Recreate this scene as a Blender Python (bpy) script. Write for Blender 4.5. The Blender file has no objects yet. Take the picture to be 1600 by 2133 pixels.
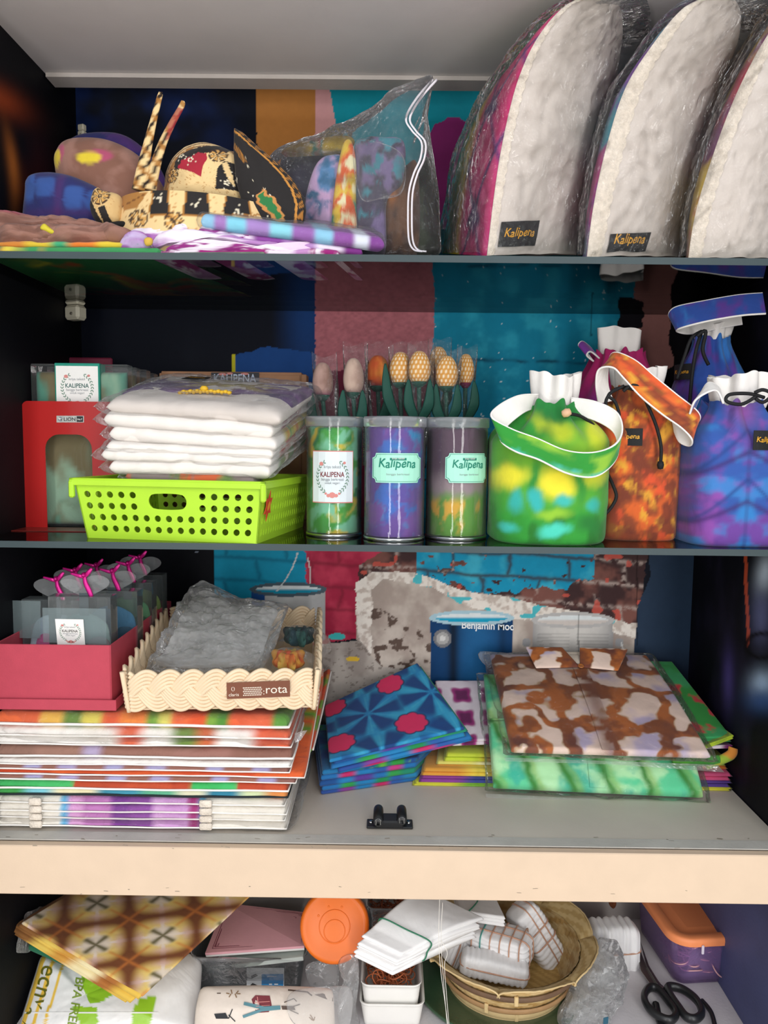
import bpy, math, random
import numpy as np
from mathutils import Matrix, Vector

PI = math.pi
rnd = random.Random(7)
SC = bpy.context.scene
COLL = SC.collection

# ------------------------------------------------------------------ camera
CAMZ = 1.30
FPX = 1600.0
PITCH, YAW, ROLL = 0.0907, -0.0052, 0.0110
_f = np.array([math.sin(YAW)*math.cos(PITCH), math.cos(YAW)*math.cos(PITCH), -math.sin(PITCH)])
_r0 = np.array([math.cos(YAW), -math.sin(YAW), 0.0])
_u0 = np.cross(_r0, _f)
_r = math.cos(ROLL)*_r0 + math.sin(ROLL)*_u0
_u = -math.sin(ROLL)*_r0 + math.cos(ROLL)*_u0
cam = bpy.data.cameras.new('camera')
cam.sensor_fit = 'HORIZONTAL'
cam.sensor_width = 36.0
cam.lens = 36.0*FPX/1600.0
cam.clip_start = 0.02
camo = bpy.data.objects.new('camera', cam)
COLL.objects.link(camo)
camo.matrix_world = Matrix(((_r[0], _u[0], -_f[0], 0), (_r[1], _u[1], -_f[1], 0), (_r[2], _u[2], -_f[2], CAMZ), (0, 0, 0, 1)))
SC.camera = camo

# ------------------------------------------------------------------ world, lights, exposure
world = bpy.data.worlds.new('world')
SC.world = world
world.use_nodes = True
wn = world.node_tree.nodes
wl = world.node_tree.links
wn.clear()
w_out = wn.new('ShaderNodeOutputWorld')
w_bg = wn.new('ShaderNodeBackground')
w_tc = wn.new('ShaderNodeTexCoord')
w_sep = wn.new('ShaderNodeSeparateXYZ')
w_ramp = wn.new('ShaderNodeValToRGB')
w_ramp.color_ramp.elements[0].position = 0.42
w_ramp.color_ramp.elements[0].color = (0.60, 0.58, 0.56, 1)
w_ramp.color_ramp.elements[1].position = 0.60
w_ramp.color_ramp.elements[1].color = (0.86, 0.90, 0.96, 1)
w_map = wn.new('ShaderNodeMapRange')
w_map.inputs['From Min'].default_value = -1
w_map.inputs['From Max'].default_value = 1
wl.new(w_tc.outputs['Generated'], w_sep.inputs[0])
wl.new(w_sep.outputs['Z'], w_map.inputs['Value'])
wl.new(w_map.outputs[0], w_ramp.inputs[0])
wl.new(w_ramp.outputs[0], w_bg.inputs[0])
w_bg.inputs[1].default_value = 0.75
wl.new(w_bg.outputs[0], w_out.inputs[0])


def area_light(name, loc, target, sx, sy, power, col=(1, 1, 1)):
    l = bpy.data.lights.new(name, 'AREA')
    l.shape = 'RECTANGLE'
    l.size, l.size_y = sx, sy
    l.energy = power
    l.color = col
    o = bpy.data.objects.new(name, l)
    COLL.objects.link(o)
    d = Vector(target)-Vector(loc)
    o.location = loc
    o.rotation_euler = d.to_track_quat('-Z', 'Y').to_euler()
    return o


# the open shop front behind the photographer: two tall door openings and the glazed strip above them
area_light('shop_door_light', (-0.75, -1.6, 1.12), (-0.1, 1.0, 1.2), 0.28, 2.1, 20, (1.0, 0.985, 0.96))
area_light('shop_door_light', (0.85, -1.6, 1.12), (0.1, 1.0, 1.2), 0.38, 2.1, 27, (1.0, 0.985, 0.96))
area_light('shop_window_light', (0.1, -1.2, 2.55), (0.0, 1.0, 1.0), 2.0, 0.7, 16, (0.97, 0.98, 1.0))
SC.view_settings.view_transform = 'Standard'
SC.view_settings.look = 'None'
SC.view_settings.gamma = 1.0
SC.view_settings.use_curve_mapping = False
SC.view_settings.exposure = 0.0
SC.cycles.transparent_max_bounces = 28
SC.cycles.max_bounces = 6
SC.cycles.diffuse_bounces = 3
SC.cycles.glossy_bounces = 3
SC.cycles.adaptive_threshold = 0.05

# ------------------------------------------------------------------ helpers: pixels of the survey -> points of the place


def raydir(px, py):
    return (px-800.0)/FPX*_r - (py-1066.5)/FPX*_u + _f


def P(px, py, Y):
    d = raydir(px, py)
    p = d*(Y/d[1])
    p[2] += CAMZ
    return p


def PZ(px, py, z):
    d = raydir(px, py)
    p = d*((z-CAMZ)/d[2])
    p[2] += CAMZ
    return p


def topix(V):
    V = np.asarray(V, float)
    w = V-np.array([0, 0, CAMZ])
    f = w@_f
    return 800+FPX*(w@_r)/f, 1066.5-FPX*(w@_u)/f


def A3(*p):
    return np.array(p, float)


def lin(h):
    h = h.lstrip('#')
    c = np.array([int(h[i:i+2], 16)/255 for i in (0, 2, 4)])
    return np.where(c <= 0.04045, c/12.92, ((c+0.055)/1.055)**2.4)


def sst(a, b, x):
    t = np.clip((x-a)/(b-a), 0, 1)
    return t*t*(3-2*t)


def mx(a, b, t):
    t = np.asarray(t)[..., None]
    return a*(1-t)+b*t


_tab = np.random.RandomState(5).rand(8, 256, 256)


def vn(x, y, s=0):
    T = _tab[s % 8]
    x = np.asarray(x, float)+s*17.3
    y = np.asarray(y, float)+s*9.1
    xi = np.floor(x).astype(int)
    yi = np.floor(y).astype(int)
    fx = x-xi
    fy = y-yi
    fx = fx*fx*(3-2*fx)
    fy = fy*fy*(3-2*fy)
    a = T[xi & 255, yi & 255]
    b = T[(xi+1) & 255, yi & 255]
    c = T[xi & 255, (yi+1) & 255]
    d = T[(xi+1) & 255, (yi+1) & 255]
    return (a*(1-fx)+b*fx)*(1-fy)+(c*(1-fx)+d*fx)*fy


def fbm(x, y, s=0, o=4):
    t = 0
    a = 0.5
    for i in range(o):
        t = t+a*vn(np.asarray(x)*2**i, np.asarray(y)*2**i, s+i)
        a *= 0.5
    return t/(1-0.5**o)


def inpoly(x, y, pts):
    r = np.zeros(np.shape(x), bool)
    n = len(pts)
    for i in range(n):
        x0, y0 = pts[i]
        x1, y1 = pts[(i+1) % n]
        if y0 == y1:
            continue
        c = ((y0 > y) != (y1 > y)) & (x < (x1-x0)*(y-y0)/(y1-y0)+x0)
        r ^= c
    return r


def tri(x):
    return np.abs((x % 1)-0.5)*2


# ------------------------------------------------------------------ helpers: materials
MATS = {}


def mat(name, col=None, rough=0.6, metal=0.0, spec=0.4, var=0.06, vscale=40, bump=0.15, bscale=220, bdist=0.002, sheen=0.0,
        weave=0, coat=0.0, wr=0.0, wrscale=18, trans=0.0):
    """procedural principled material; col None reads the painted cloth colour of the mesh"""
    if name in MATS:
        return MATS[name]
    m = bpy.data.materials.new(name)
    m.use_nodes = True
    N = m.node_tree.nodes
    L = m.node_tree.links
    b = N['Principled BSDF']
    tc = N.new('ShaderNodeTexCoord')
    nz = N.new('ShaderNodeTexNoise')
    nz.inputs['Scale'].default_value = vscale
    nz.inputs['Detail'].default_value = 4
    L.new(tc.outputs['Object'], nz.inputs['Vector'])
    mr = N.new('ShaderNodeMapRange')
    mr.inputs['To Min'].default_value = 1-var
    mr.inputs['To Max'].default_value = 1+var
    mr.inputs['From Min'].default_value = 0.25
    mr.inputs['From Max'].default_value = 0.75
    L.new(nz.outputs[0], mr.inputs['Value'])
    mul = N.new('ShaderNodeMix')
    mul.data_type = 'RGBA'
    mul.blend_type = 'MULTIPLY'
    mul.inputs[0].default_value = 1.0
    if col is None:
        at = N.new('ShaderNodeAttribute')
        at.attribute_name = 'Col'
        L.new(at.outputs['Color'], mul.inputs[6])
    else:
        c = lin(col) if isinstance(col, str) else col
        mul.inputs[6].default_value = (*c, 1)
    L.new(mr.outputs[0], mul.inputs[7])
    L.new(mul.outputs[2], b.inputs['Base Color'])
    b.inputs['Roughness'].default_value = rough
    b.inputs['Metallic'].default_value = metal
    b.inputs['Specular IOR Level'].default_value = spec
    b.inputs['Sheen Weight'].default_value = sheen
    b.inputs['Coat Weight'].default_value = coat
    b.inputs['Coat Roughness'].default_value = 0.08
    b.inputs['Transmission Weight'].default_value = trans
    if bump > 0 or wr > 0:
        b2 = N.new('ShaderNodeTexNoise')
        b2.inputs['Scale'].default_value = bscale
        b2.inputs['Detail'].default_value = 3
        L.new(tc.outputs['Object'], b2.inputs['Vector'])
        h = b2.outputs[0]
        if weave:
            wv = N.new('ShaderNodeTexWave')
            wv.inputs['Scale'].default_value = weave
            wv.inputs['Distortion'].default_value = 1.5
            L.new(tc.outputs['Object'], wv.inputs['Vector'])
            ad = N.new('ShaderNodeMath')
            ad.operation = 'ADD'
            L.new(h, ad.inputs[0])
            L.new(wv.outputs[0], ad.inputs[1])
            h = ad.outputs[0]
        bp = N.new('ShaderNodeBump')
        bp.inputs['Strength'].default_value = bump
        bp.inputs['Distance'].default_value = bdist
        L.new(h, bp.inputs['Height'])
        last = bp
        if wr > 0:
            b3 = N.new('ShaderNodeTexNoise')
            b3.inputs['Scale'].default_value = wrscale
            b3.inputs['Detail'].default_value = 3
            b3.inputs['Distortion'].default_value = 1.2
            L.new(tc.outputs['Object'], b3.inputs['Vector'])
            bq = N.new('ShaderNodeBump')
            bq.inputs['Strength'].default_value = wr
            bq.inputs['Distance'].default_value = 0.012
            L.new(b3.outputs[0], bq.inputs['Height'])
            L.new(bp.outputs[0], bq.inputs['Normal'])
            last = bq
        L.new(last.outputs[0], b.inputs['Normal'])
    MATS[name] = m
    return m


def film(name, haze=0.08, tint='#f4f6f8', crinkle=0.5, cscale=35, rough=0.09, gain=1.0, transp='#ffffff', fine=0.25, edge=0.14):
    """thin clear plastic: see-through, glossy by angle, a little milky, crinkled by bump"""
    if name in MATS:
        return MATS[name]
    m = bpy.data.materials.new(name)
    m.use_nodes = True
    N = m.node_tree.nodes
    L = m.node_tree.links
    N.clear()
    out = N.new('ShaderNodeOutputMaterial')
    tc = N.new('ShaderNodeTexCoord')
    vo = N.new('ShaderNodeTexVoronoi')
    vo.feature = 'DISTANCE_TO_EDGE'
    vo.inputs['Scale'].default_value = cscale
    nz = N.new('ShaderNodeTexNoise')
    nz.inputs['Scale'].default_value = cscale*0.8
    nz.inputs['Detail'].default_value = 4
    nz.inputs['Distortion'].default_value = 2.0
    mixv = N.new('ShaderNodeMix')
    mixv.data_type = 'RGBA'
    mixv.inputs[0].default_value = 0.06
    L.new(tc.outputs['Object'], mixv.inputs[6])
    L.new(tc.outputs['Object'], nz.inputs['Vector'])
    L.new(nz.outputs['Color'], mixv.inputs[7])
    L.new(mixv.outputs[2], vo.inputs['Vector'])
    ad = N.new('ShaderNodeMath')
    ad.operation = 'MULTIPLY_ADD'
    L.new(vo.outputs['Distance'], ad.inputs[0])
    ad.inputs[1].default_value = fine*4
    L.new(nz.outputs[0], ad.inputs[2])
    bp = N.new('ShaderNodeBump')
    bp.inputs['Strength'].default_value = crinkle
    bp.inputs['Distance'].default_value = 0.02
    L.new(ad.outputs[0], bp.inputs['Height'])
    fr = N.new('ShaderNodeFresnel')
    fr.inputs['IOR'].default_value = 1.42
    g = N.new('ShaderNodeMath')
    g.operation = 'MULTIPLY'
    g.use_clamp = True
    L.new(fr.outputs[0], g.inputs[0])
    g.inputs[1].default_value = gain
    tr = N.new('ShaderNodeBsdfTransparent')
    tr.inputs[0].default_value = (*lin(transp), 1)
    gl = N.new('ShaderNodeBsdfGlossy')
    gl.inputs['Roughness'].default_value = rough
    L.new(bp.outputs[0], gl.inputs['Normal'])
    m1 = N.new('ShaderNodeMixShader')
    L.new(g.outputs[0], m1.inputs[0])
    L.new(tr.outputs[0], m1.inputs[1])
    L.new(gl.outputs[0], m1.inputs[2])
    df = N.new('ShaderNodeBsdfDiffuse')
    df.inputs[0].default_value = (*lin(tint), 1)
    tl = N.new('ShaderNodeBsdfTranslucent')
    tl.inputs[0].default_value = (*lin(tint), 1)
    m0 = N.new('ShaderNodeMixShader')
    L.new(df.outputs[0], m0.inputs[1])
    L.new(tl.outputs[0], m0.inputs[2])
    m2 = N.new('ShaderNodeMixShader')
    lw = N.new('ShaderNodeLayerWeight')
    lw.inputs['Blend'].default_value = 0.25
    hz = N.new('ShaderNodeMath')
    hz.operation = 'MULTIPLY_ADD'
    hz.use_clamp = True
    L.new(lw.outputs['Facing'], hz.inputs[0])
    hz.inputs[1].default_value = edge
    hz.inputs[2].default_value = haze
    L.new(hz.outputs[0], m2.inputs[0])
    L.new(m1.outputs[0], m2.inputs[1])
    L.new(m0.outputs[0], m2.inputs[2])
    L.new(m2.outputs[0], out.inputs[0])
    MATS[name] = m
    return m


CLOTH = mat('dyed_cotton', None, 0.85, sheen=0.15, bump=0.25, bscale=900, bdist=0.0006, var=0.05, wr=0.18, wrscale=22)
CLOTH_FLAT = mat('dyed_cotton_flat', None, 0.8, sheen=0.1, bump=0.2, bscale=900, bdist=0.0005, var=0.04, wr=0.06, wrscale=15)
SATIN = mat('dyed_satin', None, 0.5, sheen=0.1, bump=0.15, bscale=700, bdist=0.0005, var=0.05, wr=0.15, wrscale=16)
PRINT = mat('printed_paint', None, 0.6, spec=0.12, var=0.05, vscale=90, bump=0.06, bscale=300)
WHITE_CLOTH = mat('white_cotton', '#d8cec6', 0.85, sheen=0.1, bump=0.25, bscale=800, bdist=0.0006, var=0.03, wr=0.32, wrscale=13)
CREAM_CLOTH = mat('cream_cotton', '#e9dccb', 0.85, bump=0.3, bscale=600, bdist=0.0008, var=0.05, wr=0.2)
PAPER = mat('white_paper', '#f4f2ee', 0.7, var=0.02, bump=0.04)
INK = mat('dark_ink', '#24262a', 0.6, var=0.03, bump=0)
GOLD_INK = mat('gold_thread', '#e2a52e', 0.5, var=0.05, bump=0.1)
TAG_BLACK = mat('black_woven_tag', '#1d1d1f', 0.75, var=0.08, bump=0.3, bscale=700)
BLACK_CORD = mat('black_cord', '#141417', 0.7, bump=0.5, bscale=900, bdist=0.001)
FILM = film('clear_wrap', 0.015, crinkle=0.7, cscale=30, gain=0.6)
FILM_FINE = film('clear_wrap_fine', 0.012, crinkle=0.9, cscale=60, gain=0.5)
FILM_HAZY = film('hazy_plastic_bag', 0.16, tint='#ffffff', crinkle=0.9, cscale=38, gain=1.2)

# ------------------------------------------------------------------ helpers: objects
WM = {}


def thing(name, label, cat, loc, group=None, rz=0.0):
    o = bpy.data.objects.new(name, None)
    COLL.objects.link(o)
    o.empty_display_size = 0.02
    o.location = loc
    o.rotation_euler = (0, 0, rz)
    o['label'] = label
    o['category'] = cat
    if group:
        o['group'] = group
    WM[o] = Matrix.Translation(Vector(loc)) @ Matrix.Rotation(rz, 4, 'Z')
    return o


def mk(name, V, F, m, parent=None, smooth=True, col=None, local=False, kind=None, label=None):
    """one mesh object; V in world metres (or in the parent's frame when local)"""
    V = np.asarray(V, float)
    me = bpy.data.meshes.new(name)
    if isinstance(F, np.ndarray):
        n, k = F.shape
        me.vertices.add(len(V))
        me.loops.add(n*k)
        me.polygons.add(n)
    M = Matrix()
    if parent is not None and not local:
        M = WM[parent].inverted()
        Mn = np.array(M)
        V = V@Mn[:3, :3].T+Mn[:3, 3]
    if isinstance(F, np.ndarray):
        me.vertices.foreach_set('co', V.ravel())
        me.loops.foreach_set('vertex_index', F.ravel().astype(np.int32))
        me.polygons.foreach_set('loop_start', np.arange(0, n*k, k, dtype=np.int32))
        me.update(calc_edges=True)
    else:
        me.from_pydata([tuple(v) for v in V], [], [tuple(f) for f in F])
        me.update()
    if col is not None:
        a = me.color_attributes.new('Col', 'FLOAT_COLOR', 'POINT')
        c4 = np.ones((len(V), 4))
        c4[:, :3] = np.clip(col, 0, 1)
        a.data.foreach_set('color', c4.ravel())
    for q in (m if isinstance(m, (list, tuple)) else [m]):
        me.materials.append(q)
    if smooth:
        me.polygons.foreach_set('use_smooth', np.ones(len(me.polygons), bool))
    o = bpy.data.objects.new(name, me)
    COLL.objects.link(o)
    if parent is not None:
        o.parent = parent
        WM[o] = WM[parent].copy()
    else:
        WM[o] = Matrix()
    if kind:
        o['kind'] = kind
    if label:
        o['label'] = label
    return o


def tag(o, label, cat, group=None):
    o['label'] = label
    o['category'] = cat
    if group:
        o['group'] = group
    return o


def gridF(nu, nv, closeu=False, off=0, flip=False):
    i = np.arange(nu-(0 if closeu else 1))
    j = np.arange(nv-1)
    I, J = np.meshgrid(i, j, indexing='ij')
    I2 = (I+1) % nu
    F = np.stack([I*nv+J, I2*nv+J, I2*nv+J+1, I*nv+J+1], -1).reshape(-1, 4)+off
    return F[:, ::-1] if flip else F


def joinm(parts):
    """[(V,F)] -> one V,F list"""
    VV, FF, o = [], [], 0
    for V, F in parts:
        V = np.asarray(V, float)
        VV.append(V)
        FF += [tuple(int(i)+o for i in f) for f in F]
        o += len(V)
    return np.concatenate(VV), FF


def boxm(c, s, bev=0.0, R=None):
    """bevelled box as verts, faces. c centre, s full sizes, R 3x3"""
    sx, sy, sz = np.array(s)/2
    b = min(bev, sx*0.95, sy*0.95, sz*0.95)
    if b <= 0:
        V = np.array([[x, y, z] for x in (-sx, sx) for y in (-sy, sy) for z in (-sz, sz)])
        F = [(0, 1, 3, 2), (4, 6, 7, 5), (0, 4, 5, 1), (2, 3, 7, 6), (0, 2, 6, 4), (1, 5, 7, 3)]
    else:
        V = []
        idx = {}
        for a in range(3):
            for sg in [(p, q, r) for p in (-1, 1) for q in (-1, 1) for r in (-1, 1)]:
                v = [sg[0]*(sx-b), sg[1]*(sy-b), sg[2]*(sz-b)]
                v[a] = sg[a]*(sx, sy, sz)[a]
                idx[(a, sg)] = len(V)
                V.append(v)
        V = np.array(V)
        F = []
        for a in range(3):
            o1, o2 = [(1, 2), (0, 2), (0, 1)][a]
            for s0 in (-1, 1):
                def sg(p, q):
                    t = [0, 0, 0]
                    t[a] = s0
                    t[o1] = p
                    t[o2] = q
                    return tuple(t)
                F.append(tuple(idx[(a, sg(*pq))] for pq in ((-1, -1), (1, -1), (1, 1), (-1, 1))))
        for a in range(3):
            o1, o2 = [(1, 2), (0, 2), (0, 1)][a]
            for p in (-1, 1):
                for q in (-1, 1):
                    def sg(t0):
                        t = [0, 0, 0]
                        t[a] = t0
                        t[o1] = p
                        t[o2] = q
                        return tuple(t)
                    F.append((idx[(o1, sg(-1))], idx[(o1, sg(1))], idx[(o2, sg(1))], idx[(o2, sg(-1))]))
        for p in (-1, 1):
            for q in (-1, 1):
                for r in (-1, 1):
                    F.append((idx[(0, (p, q, r))], idx[(1, (p, q, r))], idx[(2, (p, q, r))]))
        # outward orientation
        F2 = []
        for f in F:
            a, bb, cc = V[f[0]], V[f[1]], V[f[2]]
            n = np.cross(bb-a, cc-a)
            F2.append(f if n@V[list(f)].mean(0) > 0 else f[::-1])
        F = F2
    if R is not None:
        V = V@np.array(R).T
    return V+np.array(c), F


def box(name, c, s, m, parent=None, bev=0.001, R=None, **k):
    V, F = boxm(c, s, bev, R)
    return mk(name, V, F, m, parent, smooth=False, **k)


def rotz(a):
    c, s = math.cos(a), math.sin(a)
    return np.array([[c, -s, 0], [s, c, 0], [0, 0, 1.0]])


def rotx(a):
    c, s = math.cos(a), math.sin(a)
    return np.array([[1, 0, 0], [0, c, -s], [0, s, c]])


def roty(a):
    c, s = math.cos(a), math.sin(a)
    return np.array([[c, 0, s], [0, 1, 0], [-s, 0, c]])


def crom(pts, n, closed=False):
    p = np.asarray(pts, float)
    N = len(p)
    if closed:
        t = np.linspace(0, N, n, endpoint=False)
    else:
        t = np.linspace(0, N-1, n)
    i = np.floor(t).astype(int)
    if not closed:
        i = np.minimum(i, N-2)
    f = (t-i)[:, None]

    def g(k):
        return p[k % N] if closed else p[np.clip(k, 0, N-1)]
    p0, p1, p2, p3 = g(i-1), g(i), g(i+1), g(i+2)
    return 0.5*((2*p1)+(-p0+p2)*f+(2*p0-5*p1+4*p2-p3)*f**2+(-p0+3*p1-3*p2+p3)*f**3)


def tubem(pts, r, n=None, k=8, closed=False, flat=1.0, upv=None, smooth=True):
    """tube along a smooth path; r scalar or list; flat squashes along the second normal"""
    n = n or max(2, len(pts)*5)
    p = crom(pts, n, closed) if smooth else np.asarray(pts, float)
    n = len(p)
    if np.ndim(r) == 0:
        R = np.full(n, r)
    else:
        R = np.interp(np.linspace(0, 1, n), np.linspace(0, 1, len(r)), r)
    T = np.roll(p, -1, 0)-np.roll(p, 1, 0)
    if not closed:
        T[0] = p[1]-p[0]
        T[-1] = p[-1]-p[-2]
    T /= np.linalg.norm(T, axis=1)[:, None]+1e-12
    a = np.array(upv if upv is not None else ([0, 0, 1.0] if abs(T[0][2]) < 0.9 else [1.0, 0, 0]), float)
    V = np.zeros((n, k, 3))
    th = np.arange(k)/k*2*PI
    for i in range(n):
        if upv is not None:
            a = np.array(upv, float)
        b = a-(a@T[i])*T[i]
        b /= np.linalg.norm(b)+1e-12
        c = np.cross(T[i], b)
        a = b
        V[i] = p[i]+R[i]*(np.cos(th)[:, None]*b+flat*np.sin(th)[:, None]*c)
    V = V.reshape(-1, 3)
    F = []
    for i in range(n if closed else n-1):
        i2 = (i+1) % n
        for j in range(k):
            j2 = (j+1) % k
            F.append((i*k+j, i*k+j2, i2*k+j2, i2*k+j))
    if not closed:
        F.append(tuple(range(k))[::-1])
        F.append(tuple((n-1)*k+j for j in range(k)))
    return V, F


def tube(name, pts, r, m, parent=None, n=None, k=8, closed=False, flat=1.0, upv=None, **kw):
    V, F = tubem(pts, r, n, k, closed, flat, upv)
    return mk(name, V, F, m, parent, **kw)


def lathem(prof, n=32, c=(0, 0, 0), R=None, mod=None, a0=0, a1=2*PI):
    """surface of revolution about z: prof [(r,z)]"""
    pr = np.asarray(prof, float)
    full = abs(a1-a0-2*PI) < 1e-6
    th = a0+np.arange(n)/(n if full else n-1)*(a1-a0)
    r = pr[:, 0][None, :]*np.ones((n, 1))
    z = pr[:, 1][None, :]*np.ones((n, 1))
    TH = th[:, None]*np.ones_like(r)
    if mod:
        r, z = mod(TH, r, z)
    V = np.stack([r*np.cos(TH), r*np.sin(TH), z], -1).reshape(-1, 3)
    F = gridF(n, len(pr), closeu=full)
    if R is not None:
        V = V@np.array(R).T
    return V+np.array(c, float), F


def lathe(name, prof, m, parent=None, n=32, c=(0, 0, 0), R=None, mod=None, patt=None, **k):
    V, F = lathem(prof, n, c, R, mod)
    col = None
    if patt:
        nv = len(prof)
        th = (np.arange(n)/n)[:, None]*np.ones((1, nv))
        t = np.linspace(0, 1, nv)[None, :]*np.ones((n, 1))
        col = patt(th.ravel(), t.ravel())
    return mk(name, V, F, m, parent, col=col, **k)


def quadsurf(A, B, C, D):
    A, B, C, D = [np.asarray(q, float) for q in (A, B, C, D)]

    def s(u, v):
        u = np.asarray(u, float)[..., None]
        v = np.asarray(v, float)[..., None]
        return A*(1-u)*(1-v)+B*u*(1-v)+C*u*v+D*(1-u)*v
    return s


def snorm(s, u, v, e=1e-3):
    a = s(u+e, v)-s(u-e, v)
    b = s(u, v+e)-s(u, v-e)
    n = np.cross(a, b)
    return n/(np.linalg.norm(n, axis=-1, keepdims=True)+1e-15)


def decal(name, s, V2, F, off, m, parent=None, thick=0.0, **k):
    """flat print, tag or sticker laid on a surface s(u,v)"""
    V2 = np.asarray(V2, float)
    u, v = V2[:, 0], V2[:, 1]
    V = s(u, v)+snorm(s, u, v)*off
    if thick:
        W = s(u, v)+snorm(s, u, v)*(off-thick)
        n = len(V)
        ed = {}
        for f in F:
            for a, b in zip(f, tuple(f[1:])+(f[0],)):
                ed[(a, b)] = 1
        F2 = [tuple(f) for f in F]
        for (a, b) in ed:
            if (b, a) not in ed:
                F2.append((b, a, a+n, b+n))
        V = np.concatenate([V, W])
        F = F2
    return mk(name, V, F, m, parent, smooth=False, **k)


def rect2(u0, v0, u1, v1, n=1, m=1, rr=0):
    U = np.linspace(u0, u1, n+1)
    Vv = np.linspace(v0, v1, m+1)
    V = [(a, b) for a in U for b in Vv]
    F = [tuple(f) for f in gridF(n+1, m+1)]
    return np.array(V), F


def ell2(cx, cy, rx, ry, rot=0, n=10):
    t = np.arange(n)/n*2*PI
    x = rx*np.cos(t)
    y = ry*np.sin(t)
    return np.stack([cx+x*math.cos(rot)-y*math.sin(rot), cy+x*math.sin(rot)+y*math.cos(rot)], 1), [tuple(range(n))]


def poly2(pts):
    return np.array(pts, float), [tuple(range(len(pts)))]


def line2(pts, w):
    """polyline of width w as quads"""
    p = np.asarray(pts, float)
    V, F = [], []
    for a, b in zip(p[:-1], p[1:]):
        d = b-a
        d /= np.linalg.norm(d)+1e-12
        q = np.array([-d[1], d[0]])*w/2
        i = len(V)
        V += [a-q, b-q, b+q, a+q]
        F.append((i, i+1, i+2, i+3))
    return np.array(V), F


from mathutils.bvhtree import BVHTree


def stick(name, obj, V2, F, off, m, parent=None, **k):
    """flat print whose outline is surveyed in pixels, laid on the object's surface"""
    me = obj.data
    W = WM[obj]
    bv = BVHTree.FromPolygons([W @ v.co for v in me.vertices], [tuple(p.vertices) for p in me.polygons])
    out = []
    lastd = 1.0
    for x, y in V2:
        d = raydir(x, y)
        d = d/np.linalg.norm(d)
        h = bv.ray_cast(Vector((0, 0, CAMZ)), Vector(d))
        out.append(None if h[0] is None else A3(0, 0, CAMZ)+d*(h[3]-off))
    ok = [i for i, q in enumerate(out) if q is not None]
    if not ok:
        return None
    new = {j: i for i, j in enumerate(ok)}
    F = [tuple(new[i] for i in f) for f in F if all(i in new for i in f)]
    return mk(name, [out[i] for i in ok], F, m, parent, smooth=False, **k)


def gridpoly(x0, y0, x1, y1, nx, ny):
    return rect2(x0, y0, x1, y1, nx, ny)


_txt = {}


def text2(s, off=0.0, shear=0.0, wob=0.0):
    """flat mesh of a word, x in 0..1, y scaled the same"""
    key = (s, off, shear, wob)
    if key in _txt:
        return _txt[key]
    cu = bpy.data.curves.new('word', 'FONT')
    cu.body = s
    cu.offset = off
    cu.shear = shear
    cu.resolution_u = 3
    ob = bpy.data.objects.new('word', cu)
    COLL.objects.link(ob)
    dg = bpy.context.evaluated_depsgraph_get()
    me = bpy.data.meshes.new_from_object(ob.evaluated_get(dg))
    V = np.array([v.co[:2] for v in me.vertices])
    F = [tuple(p.vertices) for p in me.polygons]
    bpy.data.objects.remove(ob)
    bpy.data.meshes.remove(me)
    V = V-V.min(0)
    V = V/V[:, 0].max()
    if wob:
        V[:, 1] += wob*np.sin(V[:, 0]*19)
    _txt[key] = (V, F)
    return V, F


def put2(VF, u0, v0, w, asp=1.0):
    """place a word: width w in u, height by asp (= du metres / dv metres)"""
    V, F = VF
    return np.stack([u0+V[:, 0]*w, v0+V[:, 1]*w*asp], 1), F


for _a in [('Kalipena', 0.012, 0.15, 0.015), ('KALIPENA', 0.014, 0, 0), ('LION', 0.01, 0, 0), ('No.7', 0.01, 0, 0), ('Benjamin Moore', 0.02, 0, 0),
           ('rota', 0.0, 0, 0), ('claris', 0.0, 0, 0), ('BPA FREE', 0.01, 0, 0), ('kriya tekstil', 0, 0, 0), ('bangga berkreasi', 0, 0, 0), ('untuk negeri', 0, 0, 0), ('kriya', 0, 0, 0), ('ecny', 0, 0, 0), ('ny', 0, 0, 0)]:
    text2(*_a)


def cs(n, k=0.5):
    s = np.linspace(0, 1, n)
    return s*(1-k)+(0.5-0.5*np.cos(PI*s))*k


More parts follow.
